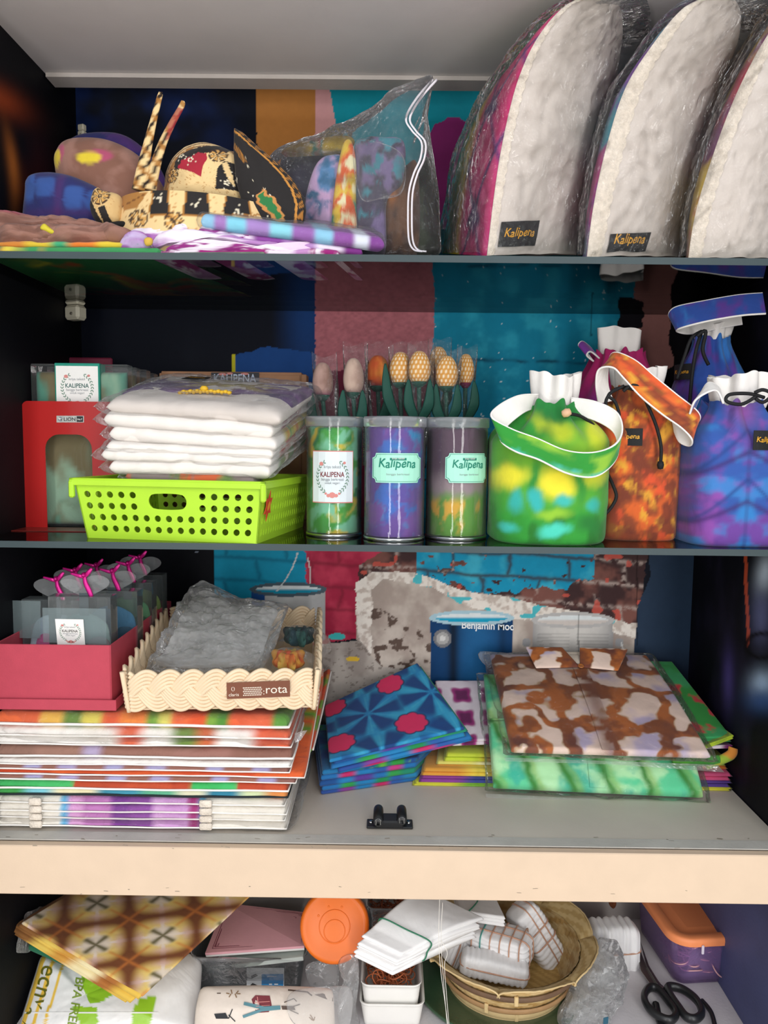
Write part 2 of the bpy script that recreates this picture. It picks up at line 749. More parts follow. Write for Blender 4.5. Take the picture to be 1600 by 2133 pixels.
def slab(name, Q, h, m, parent=None, patt=None, nu=40, nv=30, r=None, wr=0.0, wsc=14, seed=0, bulge=0.0, zf=None, ragged=0.0, up=None, bot=None, **k):
    """a soft flat pad on the quad Q (front left, front right, back right, back left): rounded rim, wrinkles"""
    s = quadsurf(*Q)
    U, V = np.meshgrid(cs(nu), cs(nv), indexing='ij')
    A, B, C, D = [np.asarray(q, float) for q in Q]
    lu = np.linalg.norm(B-A)
    lv = np.linalg.norm(D-A)
    n0 = np.cross(B-A, D-A)
    n0 = n0/np.linalg.norm(n0) if up is None else np.asarray(up, float)
    r = r or h*0.5

    def f(d):
        return np.sqrt(np.clip(1-(1-np.clip(d/r, 0, 1))**2, 0, 1))
    prof = f(np.minimum(U, 1-U)*lu)*f(np.minimum(V, 1-V)*lv)
    U2, V2 = U, V
    if ragged:
        U2 = U+ragged/lu*(fbm(V*lv*30+seed, U*3, seed)-0.5)*2
        V2 = V+ragged/lv*(fbm(U*lu*30+seed, V*3, seed+1)-0.5)*2
    base = s(U2, V2)
    w = (fbm(U*lu*wsc*4+seed*3, V*lv*wsc*4, seed)-0.5)*2*wr
    bl = bulge*np.sin(PI*U)*np.sin(PI*V)
    z = zf(U, V) if zf else 0
    top = base+n0*((h/2+(h/2+w+bl)*prof+z)[..., None])
    bo = base+n0*((h/2-(h/2)*prof+(z if bot is None else 0))[..., None])
    nT = nu*nv
    idx = np.arange(nT).reshape(nu, nv)
    ib = idx+nT
    brd = np.zeros((nu, nv), bool)
    brd[0] = brd[-1] = True
    brd[:, 0] = brd[:, -1] = True
    ib = np.where(brd, idx, ib)
    FT = gridF(nu, nv)
    FB = ib.ravel()[gridF(nu, nv, flip=True)]
    VV = np.concatenate([top.reshape(-1, 3), bo.reshape(-1, 3)])
    col = None
    if patt:
        c1 = patt(U.ravel(), V.ravel())
        col = np.concatenate([c1, c1])
    return mk(name, VV, np.concatenate([FT, FB]), m, parent, col=col, **k)


def blob(name, outl, c, tf, tb, m, parent=None, patt=None, n=64, nr=14, p=0.5, noise=0.0, nsc=60, seed=0, smooth=True, outn=0.0, **k):
    """a cushion-like lump from an outline (3-D points round a centre c); tf / tb bulge vectors front / back"""
    if smooth:
        O = crom(outl, n, True)
    else:
        q = np.asarray(outl, float)
        q = np.concatenate([q, q[:1]])
        L_ = np.concatenate([[0], np.cumsum(np.linalg.norm(np.diff(q, axis=0), axis=1))])
        tt = np.linspace(0, L_[-1], n, endpoint=False)
        O = np.stack([np.interp(tt, L_, q[:, i]) for i in range(3)], 1)
        O = (np.roll(O, 1, 0)+2*O+np.roll(O, -1, 0))/4
    n = len(O)
    c = np.asarray(c, float)
    R = np.sin(np.linspace(0, 1, nr)*PI/2)
    O3 = c+(O-c)[:, None, :]*R[None, :, None]
    pr = (1-R**2)**p
    nz = (fbm(O3[..., 0]*nsc+seed, (O3[..., 2]+O3[..., 1])*nsc, seed)-0.5)*2
    nzf = (pr+noise*nz*np.minimum(1, pr*3))
    nzb = (pr+noise*nz[::-1]*np.minimum(1, pr*3))
    f = O3+np.asarray(tf, float)*nzf[..., None]
    b = O3+np.asarray(tb, float)*nzb[..., None]
    nT = n*nr
    idx = np.arange(nT).reshape(n, nr)
    ib = idx+nT
    ib[:, -1] = idx[:, -1]
    F1 = gridF(n, nr, closeu=True)
    F2 = ib.ravel()[gridF(n, nr, closeu=True, flip=True)]
    V = np.concatenate([f.reshape(-1, 3), b.reshape(-1, 3)])
    col = None
    if patt:
        px, py = topix(O3.reshape(-1, 3))
        cc = patt(px, py)
        col = np.concatenate([cc, cc])
    return mk(name, V, np.concatenate([F1, F2]), m, parent, col=col, **k)


def prismm(pts, ext):
    """outline (3-D, planar) extruded by vector ext"""
    p = np.asarray(pts, float)
    n = len(p)
    V = np.concatenate([p, p+np.asarray(ext, float)])
    F = [tuple(range(n)), tuple(range(2*n-1, n-1, -1))]
    for i in range(n):
        j = (i+1) % n
        F.append((i, i+n, j+n, j))
    return V, F


def sheet(name, s, nu, nv, m, parent=None, patt=None, **k):
    U, V = np.meshgrid(np.linspace(0, 1, nu), np.linspace(0, 1, nv), indexing='ij')
    X = s(U, V).reshape(-1, 3)
    col = patt(U.ravel(), V.ravel()) if patt else None
    return mk(name, X, gridF(nu, nv), m, parent, col=col, **k)


def stripes(cols, pos, soft=0.03):
    """colour bands along u with soft dyed edges"""
    cols = [lin(c) for c in cols]

    def f(u, v):
        w = u+0.02*(fbm(u*8, v*8, 2)-0.5)
        c = np.ones((len(u), 3))*cols[0]
        for q, cc in zip(pos, cols[1:]):
            c = mx(c, cc, sst(q-soft, q+soft, w))
        return c
    return f


def tiedye(cols, sc=4.0, seed=0, warp=0.6, soft=0.12, asp=1.0):
    """soft random dye clouds through the given colours"""
    cl = [lin(c) for c in cols]

    def f(u, v):
        x = u*sc
        y = v*sc*asp
        x2 = x+warp*(fbm(x, y, seed)-0.5)*3
        y2 = y+warp*(fbm(x+5, y+2, seed+1)-0.5)*3
        c = np.ones((len(u), 3))*cl[0]
        for i, cc in enumerate(cl[1:]):
            t = fbm(x2+i*7.7, y2-i*3.1, seed+i, 3)
            th = 0.46+0.07*i/max(1, len(cl)-2)
            c = mx(c, cc, sst(th-soft, th+soft, t))
        return c
    return f
# ------------------------------------------------------------------ the cabinet: levels
YF, YB = 0.915, 1.262            # front and back of the cabinet
XL, XR = -0.500, 0.507
ZC = CAMZ+0.5225                 # underside of the top
G1B, T1 = CAMZ+0.2087, CAMZ+0.2167
G2B, T2 = CAMZ-0.1313, CAMZ-0.1233
T3 = float(P(700, 1757, YF)[2])  # top of the wooden shelf
B3 = CAMZ-0.5635                 # underside of its fascia
T4 = CAMZ-0.818                  # floor of the lower compartment


def struct(o, kind='structure'):
    o['kind'] = kind
    return o


def wallgrid(name, p0, du, dv, nu, nv, patt, m):
    U, V = np.meshgrid(np.linspace(0, 1, nu), np.linspace(0, 1, nv), indexing='ij')
    X = np.asarray(p0, float)+U[..., None]*np.asarray(du, float)+V[..., None]*np.asarray(dv, float)
    X = X.reshape(-1, 3)
    px, py = topix(X)
    return struct(mk(name, X, gridF(nu, nv), m, None, smooth=False, col=patt(px, py, X)))


def mural(px, py, X):
    """the vinyl print on the back of the cabinet: a painted brick wall, paint cans and a figure in blue"""
    n1 = fbm(px/40, py/40, 1)
    n2 = fbm(px/9, py/9, 2)
    n3 = fbm(px/120, py/120, 3)
    wob = (n1-0.5)*26+(n2-0.5)*3
    x, y = px+wob, py+(n2-0.5)*4+(n3-0.5)*14
    c = mx(lin('#0a0f1c'), lin('#16306e'), sst(0.35, 0.75, n3)*sst(600, 250, py)*sst(560, 300, px))
    c = mx(c, lin('#17407c'), (sst(560, 640, px)*sst(1000, 640, py)*(px < 900)*sst(560, 620, py))*0.9)
    c = mx(c, lin('#1d4d92'), 0.9*inpoly(x, y, [(490, 740), (560, 720), (650, 735), (650, 840), (490, 840)]))
    c = mx(c, lin('#c9c22c'), 1.0*inpoly(px, py, [(483, 738), (491, 738), (491, 800), (484, 800)]))

    def put(c, col, poly, w=1.0, xx=px, yy=py, a=1.0):
        return mx(c, lin(col) if isinstance(col, str) else col, a*inpoly(xx, yy, poly))
    # upper band
    c = put(c, '#b5773a', [(533, 100), (660, 100), (655, 330), (640, 420), (545, 420), (536, 330)], xx=px+(n1-.5)*6)
    c = put(c, '#d39a9a', [(658, 100), (672, 100), (705, 290), (740, 420), (640, 470), (655, 330)])
    c = put(c, '#0c8f9f', [(672, 100), (1300, 100), (1300, 560), (760, 560), (740, 420), (705, 290)])
    c = mx(c, lin('#8d2a6e'), 1.0*((((x-945)/62)**2+((y-370)/125)**2) < 1))
    c = put(c, '#0b4f60', [(900, 480), (1000, 470), (1000, 560), (890, 560)])
    # middle band
    tex = 0.75+0.5*fbm(px/7, py/5, 4)
    c = put(c, np.stack([0.47*tex, 0.15*tex, 0.18*tex], -1), [(655, 548), (905, 548), (903, 700), (893, 775), (658, 775)], xx=px+(n2-.5)*10)
    c = put(c, '#6b2038', [(655, 772), (895, 772), (880, 900), (880, 1170), (655, 1170)], xx=px+(n2-.5)*16, yy=py+(n2-.5)*10)
    teal = mx(lin('#0e87a8'), lin('#2aa3bf'), sst(.45, .8, n1))
    crack = np.exp(-((y-748-0.02*(px-900))/3.5)**2)+0.7*np.exp(-((y-905)/4)**2)
    teal = mx(teal, lin('#08506c'), np.clip(crack, 0, 1)*sst(.3, .6, n1))
    c = put(c, teal, [(905, 540), (1340, 540), (1325, 660), (1330, 800), (1330, 1170), (878, 1170), (893, 775), (903, 700)], xx=px+(n2-.5)*8)
    c = mx(c, lin('#d8ecf0'), 0.9*((vn(px/6, py/6, 6) > 0.955) & (px > 905) & (px < 1300) & (py > 600) & (py < 1150)))
    c = put(c, '#b37a74', [(1325, 540), (1420, 540), (1410, 700), (1390, 800), (1330, 800), (1318, 660)], xx=x)
    c = put(c, '#141018', [(1290, 625), (1335, 600), (1342, 680), (1318, 690), (1290, 690)], xx=x)
    c = put(c, '#100d14', [(1395, 540), (1500, 540), (1500, 1170), (1330, 1170), (1345, 800), (1400, 760)], xx=x)
    # lower band: bricks
    low = py > 1128
    row = (y-1130-0.07*(px-700))/47.0
    ri = np.floor(row)
    bx = (x+40*(ri % 2)*1.4)/118.0
    mort = np.maximum(np.exp(-((row-np.round(row))/0.09)**2), np.exp(-((bx-np.round(bx))/0.035)**2))
    bl = low & inpoly(px, py, [(447, 1120), (645, 1120), (640, 1260), (447, 1260)])
    c = np.where(bl[:, None], mx(lin('#1491b4'), lin('#0a6482'), mort*0.7), c)
    redm = low & inpoly(x, y, [(640, 1120), (880, 1120), (868, 1190), (760, 1180), (745, 1220), (745, 1330), (640, 1345)])
    c = np.where(redm[:, None], mx(mx(lin('#a32543'), lin('#bf3a55'), sst(.4, .7, n1)), lin('#6c1a2a'), mort*0.55), c)
    brown = low & inpoly(x, y, [(860, 1120), (1345, 1120), (1330, 1400), (1080, 1400), (980, 1260), (745, 1235), (745, 1180)])
    bc = mx(lin('#3f2a2b'), lin('#7d5149'), sst(.42, .7, n1))
    bc = mx(bc, lin('#b3a199'), mort*sst(.35, .6, n2)*0.9)
    bc = mx(bc, lin('#c8574a'), 0.8*(vn(px/22, py/16, 5) > 0.86))
    c = np.where(brown[:, None], bc, c)
    lim = 1232-0.0*px+42*(fbm(px/45, py*0, 4)-.5)*2-0.08*np.abs(px-1000)
    tl = low & (px > 868) & (px < 1238) & (py < lim) & (fbm(px/16, py/14, 3) > 0.30)
    c = np.where(tl[:, None], mx(mx(lin('#1494bb'), lin('#3fb0cc'), sst(.5, .8, n1)), lin('#3a3237'), mort*0.85), c)
    # broken plaster
    rock = low & inpoly(x, y, [(750, 1215), (790, 1196), (870, 1200), (960, 1235), (1060, 1262), (1210, 1280), (1300, 1300), (1330, 1330), (1330, 1420), (760, 1420), (745, 1360), (738, 1290)])
    rc = mx(lin('#a5968d'), lin('#c6bab0'), sst(.35, .75, n1))
    hol = sst(.47, .40, fbm(px/15, py/13, 2))*inpoly(x, y, [(760, 1265), (800, 1275), (900, 1330), (900, 1400), (770, 1395), (755, 1330)])
    rc = mx(rc, lin('#5b4a42'), hol)
    c = np.where(rock[:, None], rc, c)
    edge = low & (inpoly(x, y, [(738, 1215), (775, 1192), (870, 1196), (960, 1230), (1210, 1276), (1335, 1300), (1335, 1330), (1230, 1305), (1060, 1290), (960, 1260), (900, 1225), (800, 1208), (768, 1228), (772, 1300), (776, 1360), (752, 1365), (738, 1290)]))
    c = np.where(edge[:, None], mx(lin('#e9e1d8'), lin('#c3b5ab'), sst(.45, .7, n2)), c)
    spots = edge & (vn(px/20, py/12, 1) > 0.80) & (px > 860)
    c = np.where(spots[:, None], lin('#4fb9c4'), c)
    grd = low & inpoly(x, y, [(560, 1352), (745, 1335), (800, 1385), (905, 1400), (1000, 1420), (1335, 1425), (1335, 1600), (560, 1600)])
    gc = mx(lin('#9a9089'), lin('#b9b0a8'), sst(.35, .7, n1))
    gc = mx(gc, lin('#6e625b'), 0.6*(fbm(px/8, py/5, 7) > 0.66))
    c = np.where(grd[:, None], gc, c)
    c = np.where((grd & (((px-735)/14)**2+((py-1373)/5)**2 < 1))[:, None], lin('#e0b83a'), c)
    c = np.where((low & (((px-702)/18)**2+((py-1326)/7)**2 < 1))[:, None], lin('#3fb7b8'), c)
    # black cloth of the figure at both ends
    c = put(c, '#090b12', [(100, 1120), (447, 1120), (447, 1240), (560, 1260), (560, 1600), (100, 1600)])
    c = np.where((low & (px < 440) & (vn(px/7, py/9, 3) > 0.985))[:, None], lin('#8f98a8'), c)
    c = put(c, '#26374d', [(1345, 1120), (1500, 1120), (1500, 1600), (1290, 1600), (1318, 1400), (1330, 1260), (1355, 1200)], xx=px+(n1-.5)*8)
    c = mx(c, lin('#101420'), 0.9*sst(1330, 1440, py)*(px > 1290)*low)

    # paint cans
    def can(c, x0, x1, yt, yb, body, rim, paint, ry):
        cx, rx = (x0+x1)/2, (x1-x0)/2
        bodym = (np.abs(px-cx) < rx) & (py > yt) & (py < yb+ry*np.sqrt(np.clip(1-((px-cx)/rx)**2, 0, 1)))
        t = (px-cx)/rx
        c = np.where(bodym[:, None], body(t), c)
        e = ((px-cx)/(rx+3))**2+((py-yt)/(ry+2))**2
        c = np.where((e < 1)[:, None], lin(rim), c)
        e2 = ((px-cx)/(rx-9))**2+((py-yt)/(ry-5))**2
        c = np.where((e2 < 1)[:, None], mx(lin('#dfe6e8'), lin(paint), sst(yt-ry*0.2, yt+2, py)), c)
        return c

    def navy(t):
        k = np.exp(-((t+0.45)/0.14)**2)*0.9+np.exp(-((t-0.75)/0.10)**2)*0.4
        return mx(mx(lin('#0d3a68'), lin('#1d5e92'), np.exp(-((t-0.15)/0.5)**2)), lin('#061526'), np.clip(k, 0, 1))

    def whitec(t):
        lines = ((np.sin(py*0.9) > 0.35) & (np.abs(t) > 0.08) & (np.abs(t) < 0.9) & (vn(px/60, py/3, 2) > 0.35) & (py > 1318))
        k = mx(lin('#d4d0cb'), lin('#9c9a9a'), np.abs(t)**3)
        return np.where(lines[:, None], k*0.8, k)
    c = can(c, 897, 1068, 1287, 1428, navy, '#a9c9d6', '#12a0c4', 14)
    c = can(c, 1110, 1277, 1292, 1420, whitec, '#b9b7b6', '#cfc6c0', 15)
    c = can(c, 523, 678, 1228, 1330, lambda t: np.where((t < -0.62)[:, None], lin('#1b4a8a'), mx(lin('#cfd0cf'), lin('#a9a9ab'), np.abs(t))), '#4d5d68', '#128fae', 13)
    # can ear and wires
    e = np.sqrt((px-922)**2+(py-1330)**2)
    c = np.where((e < 19)[:, None], lin('#77777b'), c)
    c = np.where((e < 13)[:, None], lin('#a9a7a6'), c)
    c = np.where((e < 6)[:, None], lin('#d4d2d0'), c)
    for xx in (1097, 1290):
        e = np.sqrt((px-xx)**2+(py-1338)**2)
        c = np.where((e < 9)[:, None], lin('#9a9a9c'), c)
    w1 = np.abs(px-(1292+8*np.sin((py-1330)/28))) < 1.8
    c = np.where((w1 & (py > 1338) & (py < 1372))[:, None], lin('#d8d8d6'), c)
    w2 = np.abs(px-(576-0.0042*(1232-py)*(1232-py)*0.9+(1232-py)*0.85)) < 1.6
    c = np.where((w2 & (py > 1150) & (py < 1232))[:, None], lin('#c9ced0'), c)
    w3 = np.abs(px-(638+9*np.sin((py-1150)/35))) < 1.3
    c = np.where((w3 & (py > 1160) & (py < 1216))[:, None], lin('#d9cfd0'), c)
    # seams between the vinyl sheets
    for sx, a, b in ((1232, 560, 700), (1205, 1280, 1375), (1327, 1150, 1345)):
        c = np.where(((np.abs(px-sx) < 1.3) & (py > a) & (py < b))[:, None], c*0.45, c)
    return c


wallgrid('wall_back', (XL, YB, T3-0.01), (XR-XL, 0, 0), (0, 0, ZC-T3+0.055), 540, 560, mural, PRINT)


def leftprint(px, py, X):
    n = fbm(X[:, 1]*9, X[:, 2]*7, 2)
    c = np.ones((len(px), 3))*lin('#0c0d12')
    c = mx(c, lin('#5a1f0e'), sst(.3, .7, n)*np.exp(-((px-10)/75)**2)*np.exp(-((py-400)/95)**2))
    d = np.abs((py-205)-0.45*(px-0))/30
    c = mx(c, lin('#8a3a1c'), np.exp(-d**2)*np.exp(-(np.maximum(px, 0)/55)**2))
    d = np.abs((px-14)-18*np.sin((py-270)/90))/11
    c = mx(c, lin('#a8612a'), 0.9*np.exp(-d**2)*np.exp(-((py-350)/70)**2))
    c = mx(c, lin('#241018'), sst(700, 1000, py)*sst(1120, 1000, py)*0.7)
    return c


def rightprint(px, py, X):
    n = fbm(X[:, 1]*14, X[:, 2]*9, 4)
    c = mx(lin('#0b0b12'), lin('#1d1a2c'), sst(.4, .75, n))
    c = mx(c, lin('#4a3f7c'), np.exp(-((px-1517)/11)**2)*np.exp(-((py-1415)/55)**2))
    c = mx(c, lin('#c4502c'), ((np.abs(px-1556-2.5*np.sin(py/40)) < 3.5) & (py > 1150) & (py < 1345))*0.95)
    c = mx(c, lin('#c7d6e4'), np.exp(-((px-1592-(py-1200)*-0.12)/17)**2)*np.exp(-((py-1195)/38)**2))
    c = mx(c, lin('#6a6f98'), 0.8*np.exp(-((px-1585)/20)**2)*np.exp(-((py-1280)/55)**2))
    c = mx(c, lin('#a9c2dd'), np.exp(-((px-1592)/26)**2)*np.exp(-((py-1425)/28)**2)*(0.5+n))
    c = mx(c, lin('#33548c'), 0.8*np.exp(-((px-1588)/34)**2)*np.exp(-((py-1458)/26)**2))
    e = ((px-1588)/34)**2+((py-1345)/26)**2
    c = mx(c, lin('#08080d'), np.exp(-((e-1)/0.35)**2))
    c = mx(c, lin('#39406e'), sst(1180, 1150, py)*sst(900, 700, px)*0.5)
    return c


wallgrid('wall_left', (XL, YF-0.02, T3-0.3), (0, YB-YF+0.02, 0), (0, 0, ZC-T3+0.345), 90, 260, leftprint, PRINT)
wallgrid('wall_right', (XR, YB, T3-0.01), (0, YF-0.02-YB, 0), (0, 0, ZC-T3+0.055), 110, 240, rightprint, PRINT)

LAMINATE = mat('grey_white_laminate', '#dad5d3', 0.55, var=0.04, vscale=14, bump=0.04, wr=0.05, wrscale=6)
GREYWALL = mat('grey_board', '#a39b97', 0.6, var=0.08, vscale=12)
NAVYWALL = mat('navy_board', '#4b5078', 0.6, var=0.25, vscale=9)
BEIGE = mat('beige_laminate', '#dbc2a8', 0.45, var=0.03, vscale=30, bump=0.05, bscale=400)
SHELFTOP = mat('worn_shelf_board', '#cfc5b8', 0.5, var=0.07, vscale=9, bump=0.06)
EDGING = mat('grey_edge_band', '#c2beb6', 0.5, var=0.1, vscale=25)
struct(box('ceiling', (0.0035, (YF-0.007+1.176)/2, ZC+0.010), (XR-XL+0.03, 1.176-YF+0.007, 0.02), LAMINATE, bev=0.0005))
struct(box('ceiling', (0.0035, 1.22, ZC+0.053), (XR-XL+0.03, 0.11, 0.016), mat('dark_board', '#3a3634', 0.7)))
V, F = prismm([(XL+0.002, 1.150, ZC-0.0003), (XL+0.002, 1.150, ZC-0.0062), (XL+0.002, 1.182, ZC-0.0068), (XL+0.002, 1.182, ZC-0.0003)], (XR-XL-0.004, 0, 0))
struct(mk('trim_1', V, F, mat('white_batten', '#c9c1bb', 0.6, var=0.05, vscale=20), smooth=False))
V, F = boxm((0.0035, YF-0.013, ZC+0.0115), (XR-XL+0.03, 0.012, 0.023), 0.001)
struct(mk('trim_2', V, F, mat('blue_lintel', '#2a66b8', 0.5), smooth=False))
CARC = mat('dark_carcass_board', '#1c1c22', 0.6, var=0.1)
for nm, x in (('wall_left', XL-0.0085), ('wall_right', XR+0.0085)):
    struct(box(nm, (x, (YF-0.02+YB+0.004)/2, (T3-0.3+ZC+0.05)/2 if x < 0 else (T3-0.01+ZC+0.05)/2), (0.016, YB-YF+0.024, ZC+0.05-T3+(0.3 if x < 0 else 0.01)), CARC, bev=0.0005))
struct(box('wall_back', (0, 1.36, 1.4), (6, 0.08, 2.84), mat('shop_wall_paint', '#d6d2cb', 0.8, var=0.03)))
# lower compartment
struct(box('wall_back', (0.0035, YB+0.008, (T4+T3)/2-0.015), (XR-XL+0.03, 0.012, T3-T4-0.03), GREYWALL))
struct(box('wall_right', (XR+0.012, (YF+YB)/2, (T4+T3)/2-0.018), (0.012, YB-YF+0.02, T3-T4-0.036), NAVYWALL))
struct(box('floor', (0.0035, (YF+YB)/2, T4-0.009), (XR-XL+0.03, YB-YF+0.03, 0.018), mat('white_floor_board', '#d9d4d6', 0.5, var=0.04)))
struct(box('floor', (0, 0, -0.02), (6, 6, 0.04), mat('shop_floor_tile', '#d3cdc5', 0.5, var=0.1, vscale=6)))
hole = blob('trim_3', [P(px, py, YB+0.0015) for px, py in ((1270, 1874), (1281, 1872), (1284, 1884), (1278, 1893), (1269, 1884))], P(1277, 1882, YB+0.0015), (0, -0.0012, 0), (0, 0.0003, 0),
            mat('chipped_wood', '#7a4326', 0.9, var=0.4, vscale=150), n=14, nr=4)
struct(hole)

# the wooden shelf with its fascia
t = thing('wooden_shelf', 'beige fronted wooden shelf carrying the placemats and folded shirts', 'shelf', (0.0035, YF, T3-0.02))
box('board', (0.0035, (YF+YB)/2+0.002, T3-0.009), (XR-XL-0.002, YB-YF-0.006, 0.018), SHELFTOP, t, 0.0006)
zz = (T3+B3)/2
box('fascia', (0.0035, YF-0.006, (T3-0.0015+B3)/2), (XR-XL+0.05, 0.012, T3-0.0015-B3), BEIGE, t, 0.0012)
box('edge_band', (0.0035, YF+0.009, T3+0.0004), (XR-XL-0.004, 0.021, 0.0012), EDGING, t, 0.0003, label='paler worn edge band along the front of the shelf')
sc = []
for q in range(46):
    px = rnd.uniform(5, 1590)
    py = rnd.choice([rnd.uniform(1738, 1752), rnd.uniform(1760, 1768), rnd.uniform(1846, 1864)])
    if py < 1756:
        a = PZ(px, py, T3+0.00115)
        dx = A3(rnd.uniform(.002, .008), rnd.uniform(-.0015, .0015), 0)
        dz = A3(0, rnd.uniform(.0006, .0016), 0)
    else:
        a = P(px, py, YF-0.0123)
        dx = A3(rnd.uniform(.002, .007), 0, rnd.uniform(-.0008, .0008))
        dz = A3(0, 0, rnd.uniform(.0003, .0009))
    sc.append((np.array([a, a+dx, a+dx*0.8+dz, a+dz]), [(0, 1, 2, 3)]))
V, F = joinm(sc)
mk('scuff_mark', V, F, mat('scuff', '#8f8474', 0.8, var=0.3), t, smooth=False, kind='stuff')

# glass shelves
def glassmat():
    m = bpy.data.materials.new('shelf_glass')
    m.use_nodes = True
    N = m.node_tree.nodes
    L = m.node_tree.links
    N.clear()
    out = N.new('ShaderNodeOutputMaterial')
    fr = N.new('ShaderNodeFresnel')
    fr.inputs['IOR'].default_value = 1.5
    tr = N.new('ShaderNodeBsdfTransparent')
    tr.inputs[0].default_value = (0.86, 0.93, 0.91, 1)
    gl = N.new('ShaderNodeBsdfGlossy')
    gl.inputs['Roughness'].default_value = 0.03
    nz = N.new('ShaderNodeTexNoise')
    nz.inputs['Scale'].default_value = 60
    mr = N.new('ShaderNodeMapRange')
    mr.inputs['To Min'].default_value = 0.02
    mr.inputs['To Max'].default_value = 0.05
    L.new(nz.outputs[0], mr.inputs['Value'])
    L.new(mr.outputs[0], gl.inputs['Roughness'])
    mxs = N.new('ShaderNodeMixShader')
    L.new(fr.outputs[0], mxs.inputs[0])
    L.new(tr.outputs[0], mxs.inputs[1])
    L.new(gl.outputs[0], mxs.inputs[2])
    L.new(mxs.outputs[0], out.inputs[0])
    return m


GLASS = glassmat()
GEDGE = mat('green_glass_edge', '#3d4a4d', 0.4, spec=0.25, var=0.1, vscale=12, bump=0.03)
for zb, zt, lb in ((G1B, T1, 'upper glass shelf under the white cushions and batik headpiece'), (G2B, T2, 'lower glass shelf under the lime basket and drawstring bags')):
    t = thing('glass_shelf', lb, 'shelf', (0.0035, YF, zb), 'glass shelves of the cabinet')
    x0, x1 = XL+0.002, XR-0.002
    V = np.array([(x0, YF+.0008, zb), (x1, YF+.0008, zb), (x1, YB-.004, zb), (x0, YB-.004, zb), (x0, YF+.0008, zt), (x1, YF+.0008, zt), (x1, YB-.004, zt), (x0, YB-.004, zt)])
    mk('pane', V, [(3, 2, 1, 0), (4, 5, 6, 7)], GLASS, t, smooth=False)
    V, F = joinm([boxm(((x0+x1)/2, YF+.0004, (zb+zt)/2), (x1-x0, 0.0008, zt-zb), 0), boxm(((x0+x1)/2, YB-.0036, (zb+zt)/2), (x1-x0, 0.0008, zt-zb), 0)])
    mk('edge', V, F, GEDGE, t, smooth=False, label='dark green ground edge of the glass')

# plastic shelf brackets on the left
BRK = mat('ivory_plastic', '#d8d2bd', 0.4, var=0.06, vscale=60)
for lb, px, py, Y, s in (('ivory plastic shelf bracket screwed into the dark left corner', 146, 636, 1.205, 1.0), ('small ivory bracket above the purple plaid cap', 171, 273, 1.235, 0.42)):
    c = P(px, py, Y)
    c[0] = max(c[0], XL+0.0145*s)
    t = thing('shelf_bracket', lb, 'bracket', c, 'plastic shelf brackets')
    R = rotz(-0.35)
    V, F = boxm(c+A3(0, 0, 0.0115*s), (0.026*s, 0.020*s, 0.022*s), 0.003*s, R)
    mk('upper_block', V, F, BRK, t, smooth=False)
    V, F = boxm(c-A3(0, 0, 0.0115*s), (0.028*s, 0.022*s, 0.022*s), 0.004*s, R)
    mk('lower_block', V, F, BRK, t, smooth=False)
    for q, dz in ((0.005, 0.013), (0.006, -0.008), (-0.002, -0.014)):
        V, F = lathem([(0, 0), (0.0021*s, 0), (0.0023*s, 0.0006*s), (0.0014*s, 0.0012*s), (0, 0.0006*s)], 10, c+A3(q*s, -0.0112*s, dz*s), rotx(PI/2))
        mk('screw', V, F, mat('dull_screw', '#8d877b', 0.4, 0.7), t)
# ------------------------------------------------------------------ shared: printed brand label with a wreath
PINKISH = mat('blush_ink', '#d98a84', 0.6, bump=0)
LEAFINK = mat('sage_ink', '#6f8f7c', 0.6, bump=0)
REDINK = mat('maroon_ink', '#7c2b33', 0.6, bump=0)
GREYINK = mat('grey_ink', '#8b8f95', 0.6, bump=0)
TEALINK = mat('teal_ink', '#137f6b', 0.6, bump=0)


def wreath_label(s, parent, mword, off=0.0003, asp=1.0, u0=0, v0=0, u1=1, v1=1, paper=PAPER, name='label'):
    """square sticker: wreath of leaves and roses round a word; asp = width / height in metres"""
    lab = decal(name, s, *rect2(u0, v0, u1, v1, 6, 1), off, paper, parent)
    W, H = u1-u0, v1-v0

    def q(x, y):
        return u0+W*x, v0+H*y
    leaves, roses = [], []
    for sd in (-1, 1):
        for k in range(11):
            a = -PI/2+sd*(0.55+k*0.205)
            for e in (-1, 1):
                x, y = 0.5+0.36*math.cos(a), 0.5+0.34*math.sin(a)
                cx, cy = q(x+0.02*e*math.cos(a), y+0.02*e*math.sin(a))
                leaves.append(ell2(cx, cy, 0.034*W, 0.012*H, a+sd*PI/2+e*0.6, 6))
    for x, y, r in ((0.5, 0.14, 0.075), (0.41, 0.13, 0.045), (0.59, 0.13, 0.045), (0.35, 0.17, 0.03), (0.66, 0.17, 0.03), (0.24, 0.76, 0.05), (0.78, 0.78, 0.035)):
        roses.append(ell2(*q(x, y), r*W, r*0.8*H, 0, 9))
    decal('leaf_print', s, *joinm2(leaves), off+0.0002, LEAFINK, lab, kind='stuff')
    decal('rose_print', s, *joinm2(roses), off+0.0003, PINKISH, lab, kind='stuff')
    decal('lettering', s, *put2(text2('KALIPENA', 0.014, 0, 0), *q(0.22, 0.50), 0.56*W, asp*W/W*1.15), off+0.0004, mword, lab)
    decal('lettering', s, *put2(text2('kriya tekstil', 0, 0, 0), *q(0.31, 0.655), 0.38*W, asp), off+0.0004, GREYINK, lab)
    decal('lettering', s, *put2(text2('bangga berkreasi', 0, 0, 0), *q(0.24, 0.41), 0.52*W, asp), off+0.0004, GREYINK, lab)
    decal('lettering', s, *put2(text2('untuk negeri', 0, 0, 0), *q(0.33, 0.345), 0.34*W, asp), off+0.0004, GREYINK, lab)
    return lab


def joinm2(parts):
    VV, FF, o = [], [], 0
    for V, F in parts:
        VV.append(np.asarray(V, float))
        FF += [tuple(int(i)+o for i in f) for f in F]
        o += len(V)
    return np.concatenate(VV), FF


